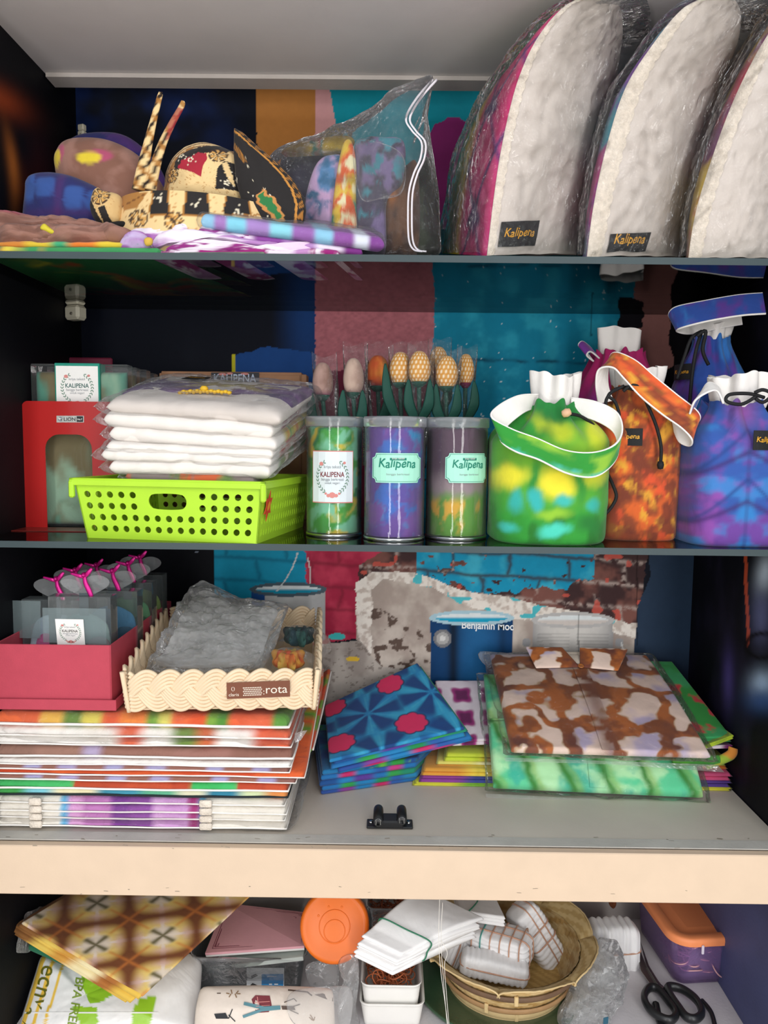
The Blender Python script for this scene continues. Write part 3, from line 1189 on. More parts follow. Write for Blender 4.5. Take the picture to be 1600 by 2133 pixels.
def woven_tag(s, u0, v0, u1, v1, asp, parent, off=0.0006, label='black woven tag with gold lettering', frac=(0.0, 1.0)):
    """black cloth tag; asp = surface metres per u over metres per v"""
    lab = decal('tag', s, *rect2(u0, v0, u1, v1, 6, 2), off, TAG_BLACK, parent, thick=0.0006, label=label)
    W, H = u1-u0, v1-v0
    V, F = put2(text2('Kalipena', 0.012, 0.15, 0.015), u0+0.10*W, v0+0.32*H, 0.8*W, asp)
    decal('lettering', s, V, F, off+0.0005, GOLD_INK, lab)
    return lab


# ------------------------------------------------------------------ lime basket with the stack of folded packs
LIME = mat('lime_plastic', '#b4e236', 0.38, spec=0.45, var=0.03, bump=0.03)


def perf(nx, ny, pitch, hole, skip, slot=None, margin=(0.006, 0.006, 0.006, 0.012), th=0.0018, k=12):
    """panel in x (width) and z (height) with real holes; hole (rx, rz); slot (i0,i1,j0,j1,rx,rz)"""
    mlf, mrt, mb, mt = margin
    W = nx*pitch[0]
    H = ny*pitch[1]
    parts = []

    def cell(x0, x1, z0, z1, rx, rz, stad=False):
        cx, cz = (x0+x1)/2, (z0+z1)/2
        n = k if not stad else 28
        t = (np.arange(n)+0.5)/n*2*PI
        hx, hz = (x1-x0)/2, (z1-z0)/2
        ox, oz = np.cos(t), np.sin(t)
        sc = 1/np.maximum(np.abs(ox), np.abs(oz))
        out = np.stack([cx+ox*sc*hx, cz+oz*sc*hz], 1)
        # snap the outer ring's corners
        for sx in (-1, 1):
            for sz in (-1, 1):
                j = np.argmin((out[:, 0]-cx-sx*hx)**2+(out[:, 1]-cz-sz*hz)**2)
                out[j] = (cx+sx*hx, cz+sz*hz)
        if stad:
            ix = np.sign(np.cos(t))*(rx-rz)*(np.abs(np.cos(t)) > 0.25)+rz*np.cos(t)
            ix = np.clip(np.cos(t)*rx*1.35, -rx+rz, rx-rz)+rz*np.cos(t)
            inn = np.stack([cx+ix, cz+rz*np.sin(t)], 1)
        else:
            inn = np.stack([cx+rx*np.cos(t), cz+rz*np.sin(t)], 1)
        V = [(p[0], 0, p[1]) for p in out]+[(p[0], 0, p[1]) for p in inn]+[(p[0], th, p[1]) for p in inn]+[(p[0], th, p[1]) for p in out]
        F = []
        for i in range(n):
            j = (i+1) % n
            F += [(i, j, n+j, n+i), (n+i, n+j, 2*n+j, 2*n+i), (2*n+i, 2*n+j, 3*n+j, 3*n+i)]
        parts.append((np.array(V), F))

    def solid(x0, x1, z0, z1):
        V, F = boxm(((x0+x1)/2, th/2, (z0+z1)/2), (x1-x0, th, z1-z0), 0)
        parts.append((V, F))
    for i in range(nx):
        for j in range(ny):
            x0, z0 = i*pitch[0], j*pitch[1]
            if slot and slot[0] <= i < slot[1] and slot[2] <= j < slot[3]:
                continue
            if (i, j) in skip:
                solid(x0, x0+pitch[0], z0, z0+pitch[1])
            else:
                cell(x0, x0+pitch[0], z0, z0+pitch[1], *hole)
    if slot:
        cell(slot[0]*pitch[0], slot[1]*pitch[0], slot[2]*pitch[1], slot[3]*pitch[1], slot[4], slot[5], True)
    solid(-mlf, 0, -mb, H+mt)
    solid(W, W+mrt, -mb, H+mt)
    solid(0, W, -mb, 0)
    solid(0, W, H, H+mt)
    V, F = joinm(parts)
    V[:, 0] += mlf
    V[:, 2] += mb
    return V, F, W+mlf+mrt, H+mb+mt


bA = P(154, 996, 0.945)
bB = P(549, 1013, 0.903)
ang = math.atan2(bB[1]-bA[1], bB[0]-bA[0])
BW, BD, BH = 0.243, 0.215, 0.074
dx = np.array([math.cos(ang), math.sin(ang), 0])
dy = np.array([-math.sin(ang), math.cos(ang), 0])
c = bA*A3(1, 1, 0)+dx*BW/2+dy*BD/2
bask = thing('plastic_basket', 'lime green plastic basket with rows of round holes and a handle slot', 'basket', (c[0], c[1], T2), rz=ang)
TAP = 0.010


def bwall(nm, V, w, side):
    """stand the panel on one side, leaning outward to the rim; V local x,z"""
    h = V[:, 2].max()
    V = V.copy()
    V[:, 2] = V[:, 2]/h*BH
    fr = V[:, 2]/BH
    L = (BW if side in 'fb' else BD)
    x = (V[:, 0]/w-0.5)*(L-2*TAP*(1-fr))
    d = (BD if side in 'fb' else BW)/2-TAP*(1-fr)-V[:, 1]
    if side == 'f':
        X = np.stack([x, -d, V[:, 2]], 1)
    elif side == 'b':
        X = np.stack([-x, d, V[:, 2]], 1)
    elif side == 'r':
        X = np.stack([d, x, V[:, 2]], 1)
    else:
        X = np.stack([-d, -x, V[:, 2]], 1)
    return X


for sd in 'fb':
    V, F, w, h = perf(15, 4, (0.0149, 0.0150), (0.0042, 0.0043), set((i, j) for i in (5, 9) for j in (2, 3)), (5, 10, 2, 4, 0.0245, 0.0105))
    mk('front_wall' if sd == 'f' else 'back_wall', bwall('', V, w, sd), F, LIME, bask, smooth=False, local=True)
for sd in 'rl':
    V, F, w, h = perf(20, 4, (0.0099, 0.0150), (0.0022, 0.0052), set())
    mk('side_wall', bwall('', V, w, sd), F, LIME, bask, smooth=False, local=True)
V, F = boxm((0, 0, 0.0012), (BW-2*TAP, BD-2*TAP, 0.0024), 0.001)
mk('bottom', V, F, LIME, bask, smooth=False, local=True)
pr = []
for s_, L, ax in ((1, BW, 0), (-1, BW, 0), (1, BD, 1), (-1, BD, 1)):
    o = (BD if ax == 0 else BW)/2
    cc = A3(0, s_*(o+0.0015), BH) if ax == 0 else A3(s_*(o+0.0015), 0, BH)
    sz = (L+0.009, 0.006, 0.003) if ax == 0 else (0.006, L+0.009, 0.003)
    pr.append(boxm(cc, sz, 0.001))
    cc2 = cc+A3(0, 0, -0.004)+(A3(0, s_*0.002, 0) if ax == 0 else A3(s_*0.002, 0, 0))
    pr.append(boxm(cc2, (sz[0]-0.001, 0.0016, 0.007) if ax == 0 else (0.0016, sz[1]-0.001, 0.007), 0.0005))
for sx in (-1, 1):
    for sy in (-1, 1):
        pr.append(boxm((sx*(BW/2+0.002), sy*(BD/2+0.002), BH-0.012), (0.007, 0.007, 0.022), 0.002))
V, F = joinm(pr)
mk('rim', V, F, LIME, bask, smooth=False, local=True)
# red star sticker on the front right corner
ss = quadsurf(*[np.array(WM[bask] @ Vector(q)) for q in ((BW/2-0.0005-TAP*.4, -BD/2+0.010, 0.026), (BW/2-TAP*.4, -BD/2+0.036, 0.026), (BW/2+0.002, -BD/2+0.036, 0.064), (BW/2+0.002, -BD/2+0.010, 0.064))])
st = [(0.5+(0.5 if k % 2 == 0 else 0.27)*math.sin(k*PI/6), 0.5+(0.5 if k % 2 == 0 else 0.27)*math.cos(k*PI/6)) for k in range(12)]
sk = decal('star_sticker', ss, *poly2(st), 0.0010, mat('red_sticker', '#d3402a', 0.4), bask, thick=0.0006, label='red star sticker on the corner')
decal('star_print', ss, *ell2(0.5, 0.5, 0.2, 0.14, 0.5, 12), 0.0014, mat('orange_ink', '#e8902f', 0.5), sk)

# the packs lie tilted in the basket, back edge raised
topdye = tiedye(['#4f2c66', '#3f2258', '#6a3a7d', '#4a2560'], 2.6, 1, soft=.12)


def purplestar(u, v):
    c = topdye(u, v)
    d = np.sqrt(((u-0.55)/0.35)**2+((v-0.55)/0.5)**2)
    th = np.arctan2(v-0.55, u-0.55)
    k = sst(1.0, 0.3, d+0.25*np.sin(th*9))
    c = mx(c, lin('#b3a03a'), k*0.85)
    c = mx(c, lin('#4b5a34'), sst(0.35, 0.05, d)*0.7)
    return c


def packcol(side, k):
    cl = [lin(q) for q in side]

    def f(u, v):
        w = lin('#f2ebe4')*np.ones((len(u), 1))
        n = fbm(u*3+k, v*9, k)
        c = mx(cl[0]*np.ones((len(u), 1)), cl[1], sst(.4, .6, n))
        c = mx(c, cl[2], sst(.5, .7, fbm(u*4, v*12+k*3, k+1)))
        m = sst(0.955, 0.985, u)*sst(0.18, 0.3, v)
        return mx(w, c, m)
    return f


SIDES = [('#c4483a', '#7a8a3a', '#d7c9c0'), ('#b8382e', '#e3d8d2', '#8a3a52'), ('#3f8a4a', '#c8b23c', '#c0492f'), ('#d04530', '#d04530', '#e6ddd8'), ('#c9402f', '#b5382a', '#d8d0c8'), ('#9c4a3a', '#5f8a4a', '#cfc4ba')]
packs = [  # front-left px, front-right px, thickness px
    ((262, 1006), (528, 1020), 22, 'r'),
    ((228, 992), (562, 1003), 30, 5), ((212, 962), (565, 978), 24, 4), ((222, 944), (568, 962), 22, 3),
    ((228, 922), (575, 948), 30, 2), ((216, 893), (568, 921), 32, 1), ((222, 870), (584, 899), 38, 0)]
rain = tiedye(['#c9a83a', '#e5c63c', '#d9622f', '#6f8a4a', '#8d7f7a'], 5, 3, soft=.06)
lbls = ['topmost white pack with a purple tie-dyed flap and yellow flower trim', 'second white pack from the top of the stack in the lime basket',
        'third white pack from the top of the stack in the lime basket', 'fourth white pack from the top of the stack in the lime basket',
        'thin fifth white pack from the top of the stack in the lime basket', 'lowest white pack in the lime basket stack, above the rainbow one',
        'rainbow tie-dyed pack at the bottom of the lime basket stack']
for (a, b, thp, k), lb in zip(packs, lbls[::-1]):
    if k == 'r':
        zoff = 0
    Yf = 0.948
    A = P(a[0], a[1], Yf)
    B = P(b[0], b[1], Yf-0.030)
    sdir = (B-A)*A3(1, 1, 0)
    sdir /= np.linalg.norm(sdir)
    bd = np.array([-sdir[1], sdir[0], 0])*0.178+A3(0, 0, 0.043)
    C_, D_ = B+bd, A+bd
    h = thp/FPX*0.945*1.15
    t = thing('folded_pack', lb, 'folded cloth', (A+B+C_+D_)/4, 'folded packs stacked in the lime basket')
    A2, B2, C2, D2 = A, B, C_, D_
    if k == 0:
        slab('cloth', (A2, B2, C2, D2), h, WHITE_CLOTH, t, nu=70, nv=40, r=h*0.8, wr=0.003, wsc=7, seed=3, bulge=0.004)
        # dyed flap over the back two thirds
        e = 0.36
        nrm = np.cross(B-A, D_-A)
        nrm /= np.linalg.norm(nrm)
        FA, FB = A+bd*0.22, B+bd*0.30
        fl = slab('dyed_flap', (FA+nrm*h*0.42, FB+nrm*h*0.42, C_+nrm*h*0.2, D_+nrm*h*0.2), h*0.72, CLOTH, t, purplestar, nu=90, nv=70, r=h*0.5, wr=0.0015, bulge=0.0035, seed=5)
        ctr = (FA*0.5+FB*0.5)+nrm*(h*1.14+0.0030)-bd*0.02
        pt = []
        for i in range(15):
            w = (i-7)/7
            for q in (-1, 1):
                V, F = lathem([(0, -0.003), (0.0022, -0.002), (0.0032, 0), (0.0022, 0.0016), (0, 0.0022)], 8, ctr+sdir*w*0.032+bd*(0.012*abs(w)**1.5+0.012*q*(1-abs(w)*0.5))*0.6+nrm*(-0.0015*w*w+0.001*(i % 2)))
                pt.append((V, F))
        V, F = lathem([(0, 0.004), (0.003, 0.004), (0.0055, 0.001), (0.004, -0.002), (0, -0.002)], 12, ctr+nrm*0.003)
        pt.append((V, F))
        V, F = joinm(pt)
        mk('flower_trim', V, F, mat('yellow_braid', '#e3b62f', 0.6, bump=0.4), t, label='yellow braided flower trim')
        s2 = quadsurf(FA+nrm*(h*1.14+.0025)+(FB-FA)*0.22+bd*0.42, FA+nrm*(h*1.14+.0025)+(FB-FA)*0.36+bd*0.42, FA+nrm*(h*1.14+.0025)+(FB-FA)*0.37+bd*0.55, FA+nrm*(h*1.14+.0025)+(FB-FA)*0.24+bd*0.55)
        woven_tag(s2, 0, 0, 1, 1, 1.6, t)
    elif k == 'r':
        slab('cloth', (A2, B2, C2, D2), h, CLOTH, t, rain, nu=60, nv=30, r=h*0.5, wr=0.002, seed=8)
    else:
        slab('cloth', (A2, B2, C2, D2), h, CLOTH, t, packcol(SIDES[k], k), nu=70, nv=40, r=h*0.55, wr=0.0022, wsc=8, seed=k)
    e = 0.006
    wa = -sdir*0.009-bd*0.02
    wb = sdir*0.006-bd*0.02
    wc = sdir*0.014+bd*0.05
    wd = -sdir*0.008+bd*0.05
    up = A3(0, 0, 1)
    slab('wrap', (A+wa-up*0.0005, B+wb-up*0.0005, C_+wc-up*0.0005, D_+wd-up*0.0005), h*1.16, FILM_FINE, t, nu=50, nv=26, r=h*0.9, wr=0.004, wsc=16, seed=k if k != 'r' else 9, ragged=0.006, bulge=0.0045 if k == 0 else 0)

# ------------------------------------------------------------------ red bookend and the clear packs behind it
RED = mat('red_enamel', '#b3201f', 0.22, spec=0.5, var=0.03, bump=0.03, coat=0.3)
Yb = 1.052
x0 = P(47, 900, Yb)[0]
x1 = P(243, 900, Yb)[0]
zt = P(140, 836, Yb)[2]
pw = x1-x0


def arcpts(cx, cz, r, a0, a1, n=7):
    return [(cx+r*math.cos(a), cz+r*math.sin(a)) for a in np.linspace(a0, a1, n)]


ax0 = P(96, 1000, Yb)[0]
ax1 = P(193, 1000, Yb)[0]
azt = P(145, 905, Yb)[2]
ro, ri = 0.008, 0.020
ol = [(x0, T2)]+[(ax0, T2)]+arcpts(ax0+ri, azt-ri, ri, PI, PI/2)+arcpts(ax1-ri, azt-ri, ri, PI/2, 0)+[(ax1, T2), (x1, T2)]+arcpts(x1-ro, zt-ro, ro, 0, PI/2)+arcpts(x0+ro, zt-ro, ro, PI/2, PI)
t = thing('bookend', 'red metal bookend with an arched cut-out in the left corner', 'bookend', ((x0+x1)/2, Yb, T2))
V, F = prismm([(p[0], Yb, p[1]) for p in ol], (0, 0.0012, 0))
mk('plate', V, F, RED, t, smooth=False)
box('base', ((x0+x1)/2-.012, Yb-0.020, T2+0.0006), (pw-.024, 0.044, 0.0010), mat('brown_red_enamel', '#7b2a24', 0.3, coat=0.2), t, 0.0003)
pl = [P(118, 880, Yb), P(175, 880, Yb), P(175, 866, Yb), P(118, 866, Yb)]
s2 = quadsurf(*pl)
lab = decal('maker_plate', s2, *rect2(0, 0, 1, 1), 0.0004, mat('silver_foil', '#b9bbb6', 0.3, 0.3), t, thick=0.0004, label='silver and black maker plate')
decal('black_panel', s2, *rect2(0.74, 0.08, 0.97, 0.92), 0.0006, INK, lab)
asp = np.linalg.norm(pl[1]-pl[0])/np.linalg.norm(pl[3]-pl[0])
decal('lettering', s2, *put2(text2('LION', 0.01, 0, 0), 0.27, 0.22, 0.42, asp*0.95), 0.0007, INK, lab)
decal('lettering', s2, *put2(text2('No.7', 0.01, 0, 0), 0.77, 0.34, 0.17, asp), 0.0008, PAPER, lab)
decal('lion_emblem', s2, *joinm2([ell2(0.14, 0.5, 0.09, 0.36, 0, 14)]), 0.0006, GREYINK, lab)
decal('lion_emblem', s2, *joinm2([ell2(0.13, 0.52, 0.045, 0.22, 0.3, 10), ell2(0.18, 0.4, 0.04, 0.1, 0, 8)]), 0.0007, mat('pale_ink', '#d6d7d2', 0.5), lab)

gdye = tiedye(['#6f7a55', '#5f9f88', '#7d6a42', '#8fae95', '#6a5f3c', '#4f8f7a'], 2.6, 4, soft=.10)
CPK = mat('teal_card', '#178f7a', 0.5)
for i, (xa, xb, yt, Yp, lb) in enumerate([
        (50, 268, 758, 1.072, 'clear pack of pale green cloth with a wreath label, behind the red bookend'),
        (100, 286, 764, 1.100, 'clear pack with brown cloth edge, second behind the red bookend'),
        (118, 306, 768, 1.128, 'clear pack with brown cloth edge, third behind the red bookend'),
        (136, 322, 775, 1.156, 'clear pack with brown cloth edge, fourth behind the red bookend'),
        (150, 332, 782, 1.184, 'clear pack with brown cloth edge, last behind the red bookend')]):
    xa_, xb_ = P(xa, 900, Yp)[0], P(xb, 900, Yp)[0]
    xa_ = max(xa_, XL+0.003)
    zt = P(150, yt, Yp)[2]
    t = thing('cloth_pack', lb, 'packed cloth', ((xa_+xb_)/2, Yp+0.012, T2), 'clear cloth packs behind the red bookend')
    w = xb_-xa_
    dye = gdye if i == 0 else tiedye(['#6d5540', '#4e4237', '#7d7a55'], 3, i)
    h = zt-T2
    Q = [A3(xa_+0.004, Yp+0.020, T2+0.002), A3(xb_-0.004, Yp+0.020, T2+0.002), A3(xb_-0.004, Yp+0.020, zt-0.010), A3(xa_+0.004, Yp+0.020, zt-0.010)]
    slab('cloth', Q, 0.017, CLOTH, t, dye, nu=44, nv=44, r=0.008, wr=0.001, seed=i)
    V, F = boxm(((xa_+xb_)/2, Yp+0.0115, (zt+T2)/2), (w, 0.021, h), 0.0012)
    mk('clear_case', V, F, film('clear_case', 0.045, crinkle=0.06, cscale=12, rough=0.05), t, smooth=False)
    if i == 0:
        la, lb_ = P(112, 700, Yp-0.001), P(206, 700, Yp-0.001)
        bz = P(150, 850, Yp)[2]
        V, F = boxm(((la[0]+lb_[0])/2, Yp+0.0095, (zt+0.001+bz)/2), (lb_[0]-la[0], 0.0225, zt+0.001-bz), 0.0005)
        mk('card_band', V, F, CPK, t, smooth=False, label='teal card band')
        ln = A3(la[0]+0.002, Yp-0.0020, P(150, 853, Yp)[2])
        lw = lb_[0]-la[0]-0.004
        s2 = quadsurf(ln, ln+A3(lw, 0, 0), ln+A3(lw, 0, zt-0.003-ln[2]), ln+A3(0, 0, zt-0.003-ln[2]))
        wreath_label(s2, t, mat('slate_ink', '#3f6a63', 0.6, bump=0), asp=lw/(zt-0.003-ln[2]))
V, F = boxm((P(188, 752, 1.215)[0], 1.215, (P(188, 745, 1.215)[2]+T2)/2), (0.070, 0.006, P(188, 745, 1.215)[2]-T2), 0.002)
o = mk('card_folder', V, F, mat('wine_card', '#7d2540', 0.6), None, smooth=False)
tag(o, 'wine red card sticking up at the back behind the clear packs', 'card')

# ------------------------------------------------------------------ kraft mailer box
KRAFT = mat('kraft_board', '#b38463', 0.75, var=0.06, vscale=60, bump=0.1)
Yk = 1.195
xa_, xb_ = P(335, 800, Yk)[0], P(628, 800, Yk)[0]
zt = P(480, 774, Yk)[2]
t = thing('mailer_box', 'brown kraft mailer box standing upright behind the folded packs', 'box', ((xa_+xb_)/2, Yk+0.02, T2))
box('body', ((xa_+xb_)/2, Yk+0.021, (zt+T2)/2), (xb_-xa_, 0.036, zt-T2), KRAFT, t, 0.001)
box('flap', ((xa_+xb_)/2, Yk+0.0015, (zt+T2)/2-0.001), (xb_-xa_-0.004, 0.0022, zt-T2-0.006), KRAFT, t, 0.0008)
for sx, w in ((xa_-0.001, 0.004), (xb_+0.0035, 0.008)):
    box('side_flap', (sx, Yk+0.018, (zt+T2)/2-0.001), (w, 0.032, zt-T2-0.004), KRAFT, t, 0.001)
pl = [P(440, 800, Yk-0.001), P(540, 800, Yk-0.001), P(540, 776, Yk-0.001), P(440, 776, Yk-0.001)]
s2 = quadsurf(*pl)
lab = decal('label', s2, *rect2(0, 0, 1, 1), 0.0005, mat('dark_label', '#26242c', 0.5), t, label='dark label printed with the shop name')
asp = np.linalg.norm(pl[1]-pl[0])/np.linalg.norm(pl[3]-pl[0])
decal('lettering', s2, *put2(text2('KALIPENA', 0.014, 0, 0), 0.06, 0.12, 0.88, asp*1.25), 0.0008, mat('ice_ink', '#c7d3ea', 0.5), lab)
decal('flower_print', s2, *joinm2([ell2(0.25, 0.85, 0.10, 0.12, 0.4, 8), ell2(0.38, 0.9, 0.08, 0.09, -0.4, 8), ell2(0.7, 0.88, 0.09, 0.10, 0.2, 8)]), 0.0007, PINKISH, lab)

# ------------------------------------------------------------------ three clear canisters
CASE = film('clear_canister', 0.03, crinkle=0.05, cscale=14, rough=0.03, gain=1.5)
LIDM = film('frosted_lid', 0.28, tint='#e8eef2', crinkle=0.06, cscale=20, rough=0.15)
TIN = mat('tin_ring', '#c9cbcc', 0.25, 1.0, bump=0.02)
cans = [
    (697, 1.018, 0.0365, 868, tiedye(['#4f8f3a', '#2fa36a', '#3f9a2c', '#d0b63a', '#1f7f4c', '#3f9a3a', '#7cc2a0'], 4.0, 6, soft=.07, asp=1.4), 'wreath', 'clear canister of green and yellow cloth with a square wreath label'),
    (823, 0.985, 0.0385, 868, tiedye(['#3f5aa8', '#5f4fa3', '#2f8fc4', '#7a4fa0', '#3f6fc0', '#6a4a9a'], 4.2, 5, soft=.07, asp=1.4), 'badge', 'middle clear canister of blue and violet cloth with a mint badge label'),
    (953, 1.004, 0.0395, 870, None, 'badge2', 'right clear canister of plum to olive cloth with a mint badge label')]


def plum(u, v):
    n = fbm(u*9, v*6, 3)
    c = mx(lin('#5f9a35')*np.ones((len(u), 1)), lin('#d3a637'), sst(.5, .62, n)*sst(0.40, .3, v)*sst(.02, .12, v))
    c = mx(c, lin('#9b8a90'), sst(.33, .46, v+0.12*(n-.5)))
    c = mx(c, lin('#5b4356'), sst(.46, .66, v+0.1*(n-.5)))
    return mx(c, lin('#8d9f6b'), sst(.6, .75, fbm(u*14, v*4, 6))*0.5*sst(.5, .3, v))


MINT = mat('mint_label', '#a9e6d0', 0.5, var=0.02, bump=0)
for px, Yc, r, yt, dye, kind, lb in cans:
    cx = P(px, 900, Yc)[0]
    zt = P(px, yt, Yc-r)[2]
    h = zt-T2
    t = thing('canister', lb, 'canister', (cx, Yc, T2), 'clear cloth canisters')
    dye = dye or plum
    prof = [(0.001, 0.004)]+[(r*0.93, 0.005)]+[(r*0.95, z) for z in np.linspace(0.006, h*0.90, 46)]+[(r*0.86, h*0.915), (r*0.5, h*0.91), (0.001, h*0.905)]

    def md(TH, R, Z):
        k = 1+0.010*(fbm(TH*5, Z*60, 2)-.5)*2*(R > r*0.8)
        return R*k, Z+(Z > h*0.85)*0.004*(fbm(TH*9, Z*0, 4)-.5)*2
    lathe('cloth_roll', prof, CLOTH, t, n=96, c=(cx, Yc, T2), mod=md, patt=lambda u, v: dye(u*2.2, v))
    lathe('tube', [(r, 0.003), (r, h-0.006)], CASE, t, n=64, c=(cx, Yc, T2))
    lathe('tin_base', [(0, 0), (r*0.99, 0), (r+0.0008, 0.0008), (r+0.0010, 0.0035), (r-0.001, 0.0045), (r-0.002, 0.003), (0, 0.003)], TIN, t, n=64, c=(cx, Yc, T2))
    lathe('lid', [(0, h-0.003), (r-0.003, h-0.003), (r-0.003, h+0.0005), (r+0.0012, h+0.0008), (r+0.0018, h-0.001), (r+0.0016, h-0.011), (r+0.0004, h-0.012)], LIDM, t, n=64, c=(cx, Yc, T2))
    bowed = (lambda cx, Yc, r: (lambda u, v: np.stack([cx+r*np.sin(u), Yc-r*np.cos(u), T2+v+0*u], -1)))(cx, Yc, r)
    if kind == 'wreath':
        v0, v1 = P(px, 1046, Yc-r)[2]-T2, P(px, 941, Yc-r)[2]-T2
        hw = 0.75

        def s2(u, v, q=bowed, v0=v0, v1=v1, hw=hw):
            return q(-hw*1.0+np.asarray(u)*hw*2, v0+np.asarray(v)*(v1-v0))
        bl = decal('label_border', s2, *rect2(-0.02, -0.02, 1.02, 1.02, 10, 1), 0.0005, PINKISH, t)
        wreath_label(s2, t, REDINK, off=0.0008, asp=1.0, paper=mat('label_white', '#dfe8ec', 0.5, bump=0))
    else:
        px0 = 826 if kind == 'badge' else 978
        a0 = math.asin(np.clip((P(px0-50, 1000, Yc-r)[0]-cx)/r, -1, 1))
        a1 = math.asin(np.clip((P(px0+50, 1000, Yc-r)[0]-cx)/r, -.99, .985)) if kind == 'badge' else a0+1.55
        v0, v1 = P(px, 1006, Yc-r)[2]-T2, P(px, 944, Yc-r)[2]-T2

        def s2(u, v, q=bowed, v0=v0, v1=v1, a0=a0, a1=a1):
            return q(a0+np.asarray(u)*(a1-a0), v0+np.asarray(v)*(v1-v0))
        asp = (a1-a0)*r/(v1-v0)

        rr = 0.085

        def notch(u):
            d = np.minimum(u, 1-u)
            return np.where(d < rr, asp*np.sqrt(np.clip(rr*rr-d*d, 0, None)), 0.0)

        def badge(e, inner=None):
            U = np.concatenate([np.linspace(0, rr, 6), np.linspace(rr, 1-rr, 9)[1:-1], np.linspace(1-rr, 1, 6)])
            lo = notch(U)
            lo = np.minimum(lo, 0.49)
            pu = 0.5+(U-0.5)*(1-e)
            plo = 0.5+(lo-0.5)*(1-e*asp)
            V = np.stack([np.concatenate([pu, pu]), np.concatenate([plo, 1-plo])], 1)
            n_ = len(U)
            return V, [(i, i+1, n_+i+1, n_+i) for i in range(n_-1)], pu, plo
        V2, F2, _, _ = badge(0)
        lab = decal('label', s2, V2, F2, 0.0006, MINT, t, label='mint badge label with teal lettering')
        _, _, pu, plo = badge(0.05)
        ring = [(a_, b_) for a_, b_ in zip(pu, plo)]+[(a_, 1-b_) for a_, b_ in zip(pu[::-1], plo[::-1])]
        decal('label_border', s2, *line2(ring+[ring[0]], 0.012), 0.0008, TEALINK, lab)
        decal('lettering', s2, *put2(text2('Kalipena', 0.012, 0.15, 0.015), 0.15, 0.42, 0.70, asp*1.1), 0.0010, TEALINK, lab)
        bar = decal('name_bar', s2, *rect2(0.36, 0.76, 0.66, 0.84, 4, 1), 0.0009, TEALINK, lab)
        decal('lettering', s2, *put2(text2('kriya tekstil', 0, 0, 0), 0.40, 0.775, 0.22, asp), 0.0012, PAPER, lab)
        decal('lettering', s2, *put2(text2('bangga berkreasi', 0, 0, 0), 0.30, 0.24, 0.42, asp*0.8), 0.0010, GREYINK, lab)

# ------------------------------------------------------------------ cloth tulips in cellophane behind the canisters
STEM = mat('dark_green_cloth', '#174a3e', 0.7, bump=0.2)
CELLO = film('cellophane', 0.02, crinkle=0.7, cscale=34, rough=0.07, gain=1.5)


def dots(u, v):
    ku = 15
    rows = 11
    rr = v*rows
    i = np.floor(rr)
    uu = u*ku+0.5*(i % 2)
    d = np.sqrt((uu-np.round(uu-0.5)-0.5)**2+(rr-i-0.5)**2)
    return mx(lin('#d0913a')*np.ones((len(u), 1)), lin('#f3ead2'), sst(.33, .23, d))


def softbud(a, b, c_):
    return lambda u, v: mx(mx(lin(a)*np.ones((len(u), 1)), lin(b), sst(.35, .7, fbm(u*6, v*3, 2))), lin(c_), sst(.35, .1, v))


buds = [
    (672, 792, 1.085, 21, 36, softbud('#8a6a5f', '#b08f84', '#8f3f63'), 'pale tulip leaning left in cellophane behind the green canister', 0),
    (736, 785, 1.075, 21, 38, softbud('#a3877a', '#c2a898', '#8f6f6a'), 'dusky pale tulip in tall cellophane over the green canister', 0),
    (787, 775, 1.125, 24, 34, softbud('#d98a3a', '#c9582c', '#7d2440'), 'orange and crimson tie-dyed tulip at the back', 0),
    (834, 768, 1.09, 23, 34, dots, 'ochre polka dot tulip with a long green leaf, above the middle canister', 1),
    (873, 766, 1.075, 23, 34, dots, 'ochre polka dot tulip second from the left of the dotted ones', 1),
    (913, 755, 1.130, 20, 32, dots, 'ochre polka dot tulip half hidden behind the other dotted ones', 1),
    (930, 776, 1.085, 23, 34, dots, 'ochre polka dot tulip bent forward over the right canister', 1),
    (970, 770, 1.12, 17, 32, dots, 'rightmost ochre polka dot tulip above a plum calyx', 1)]
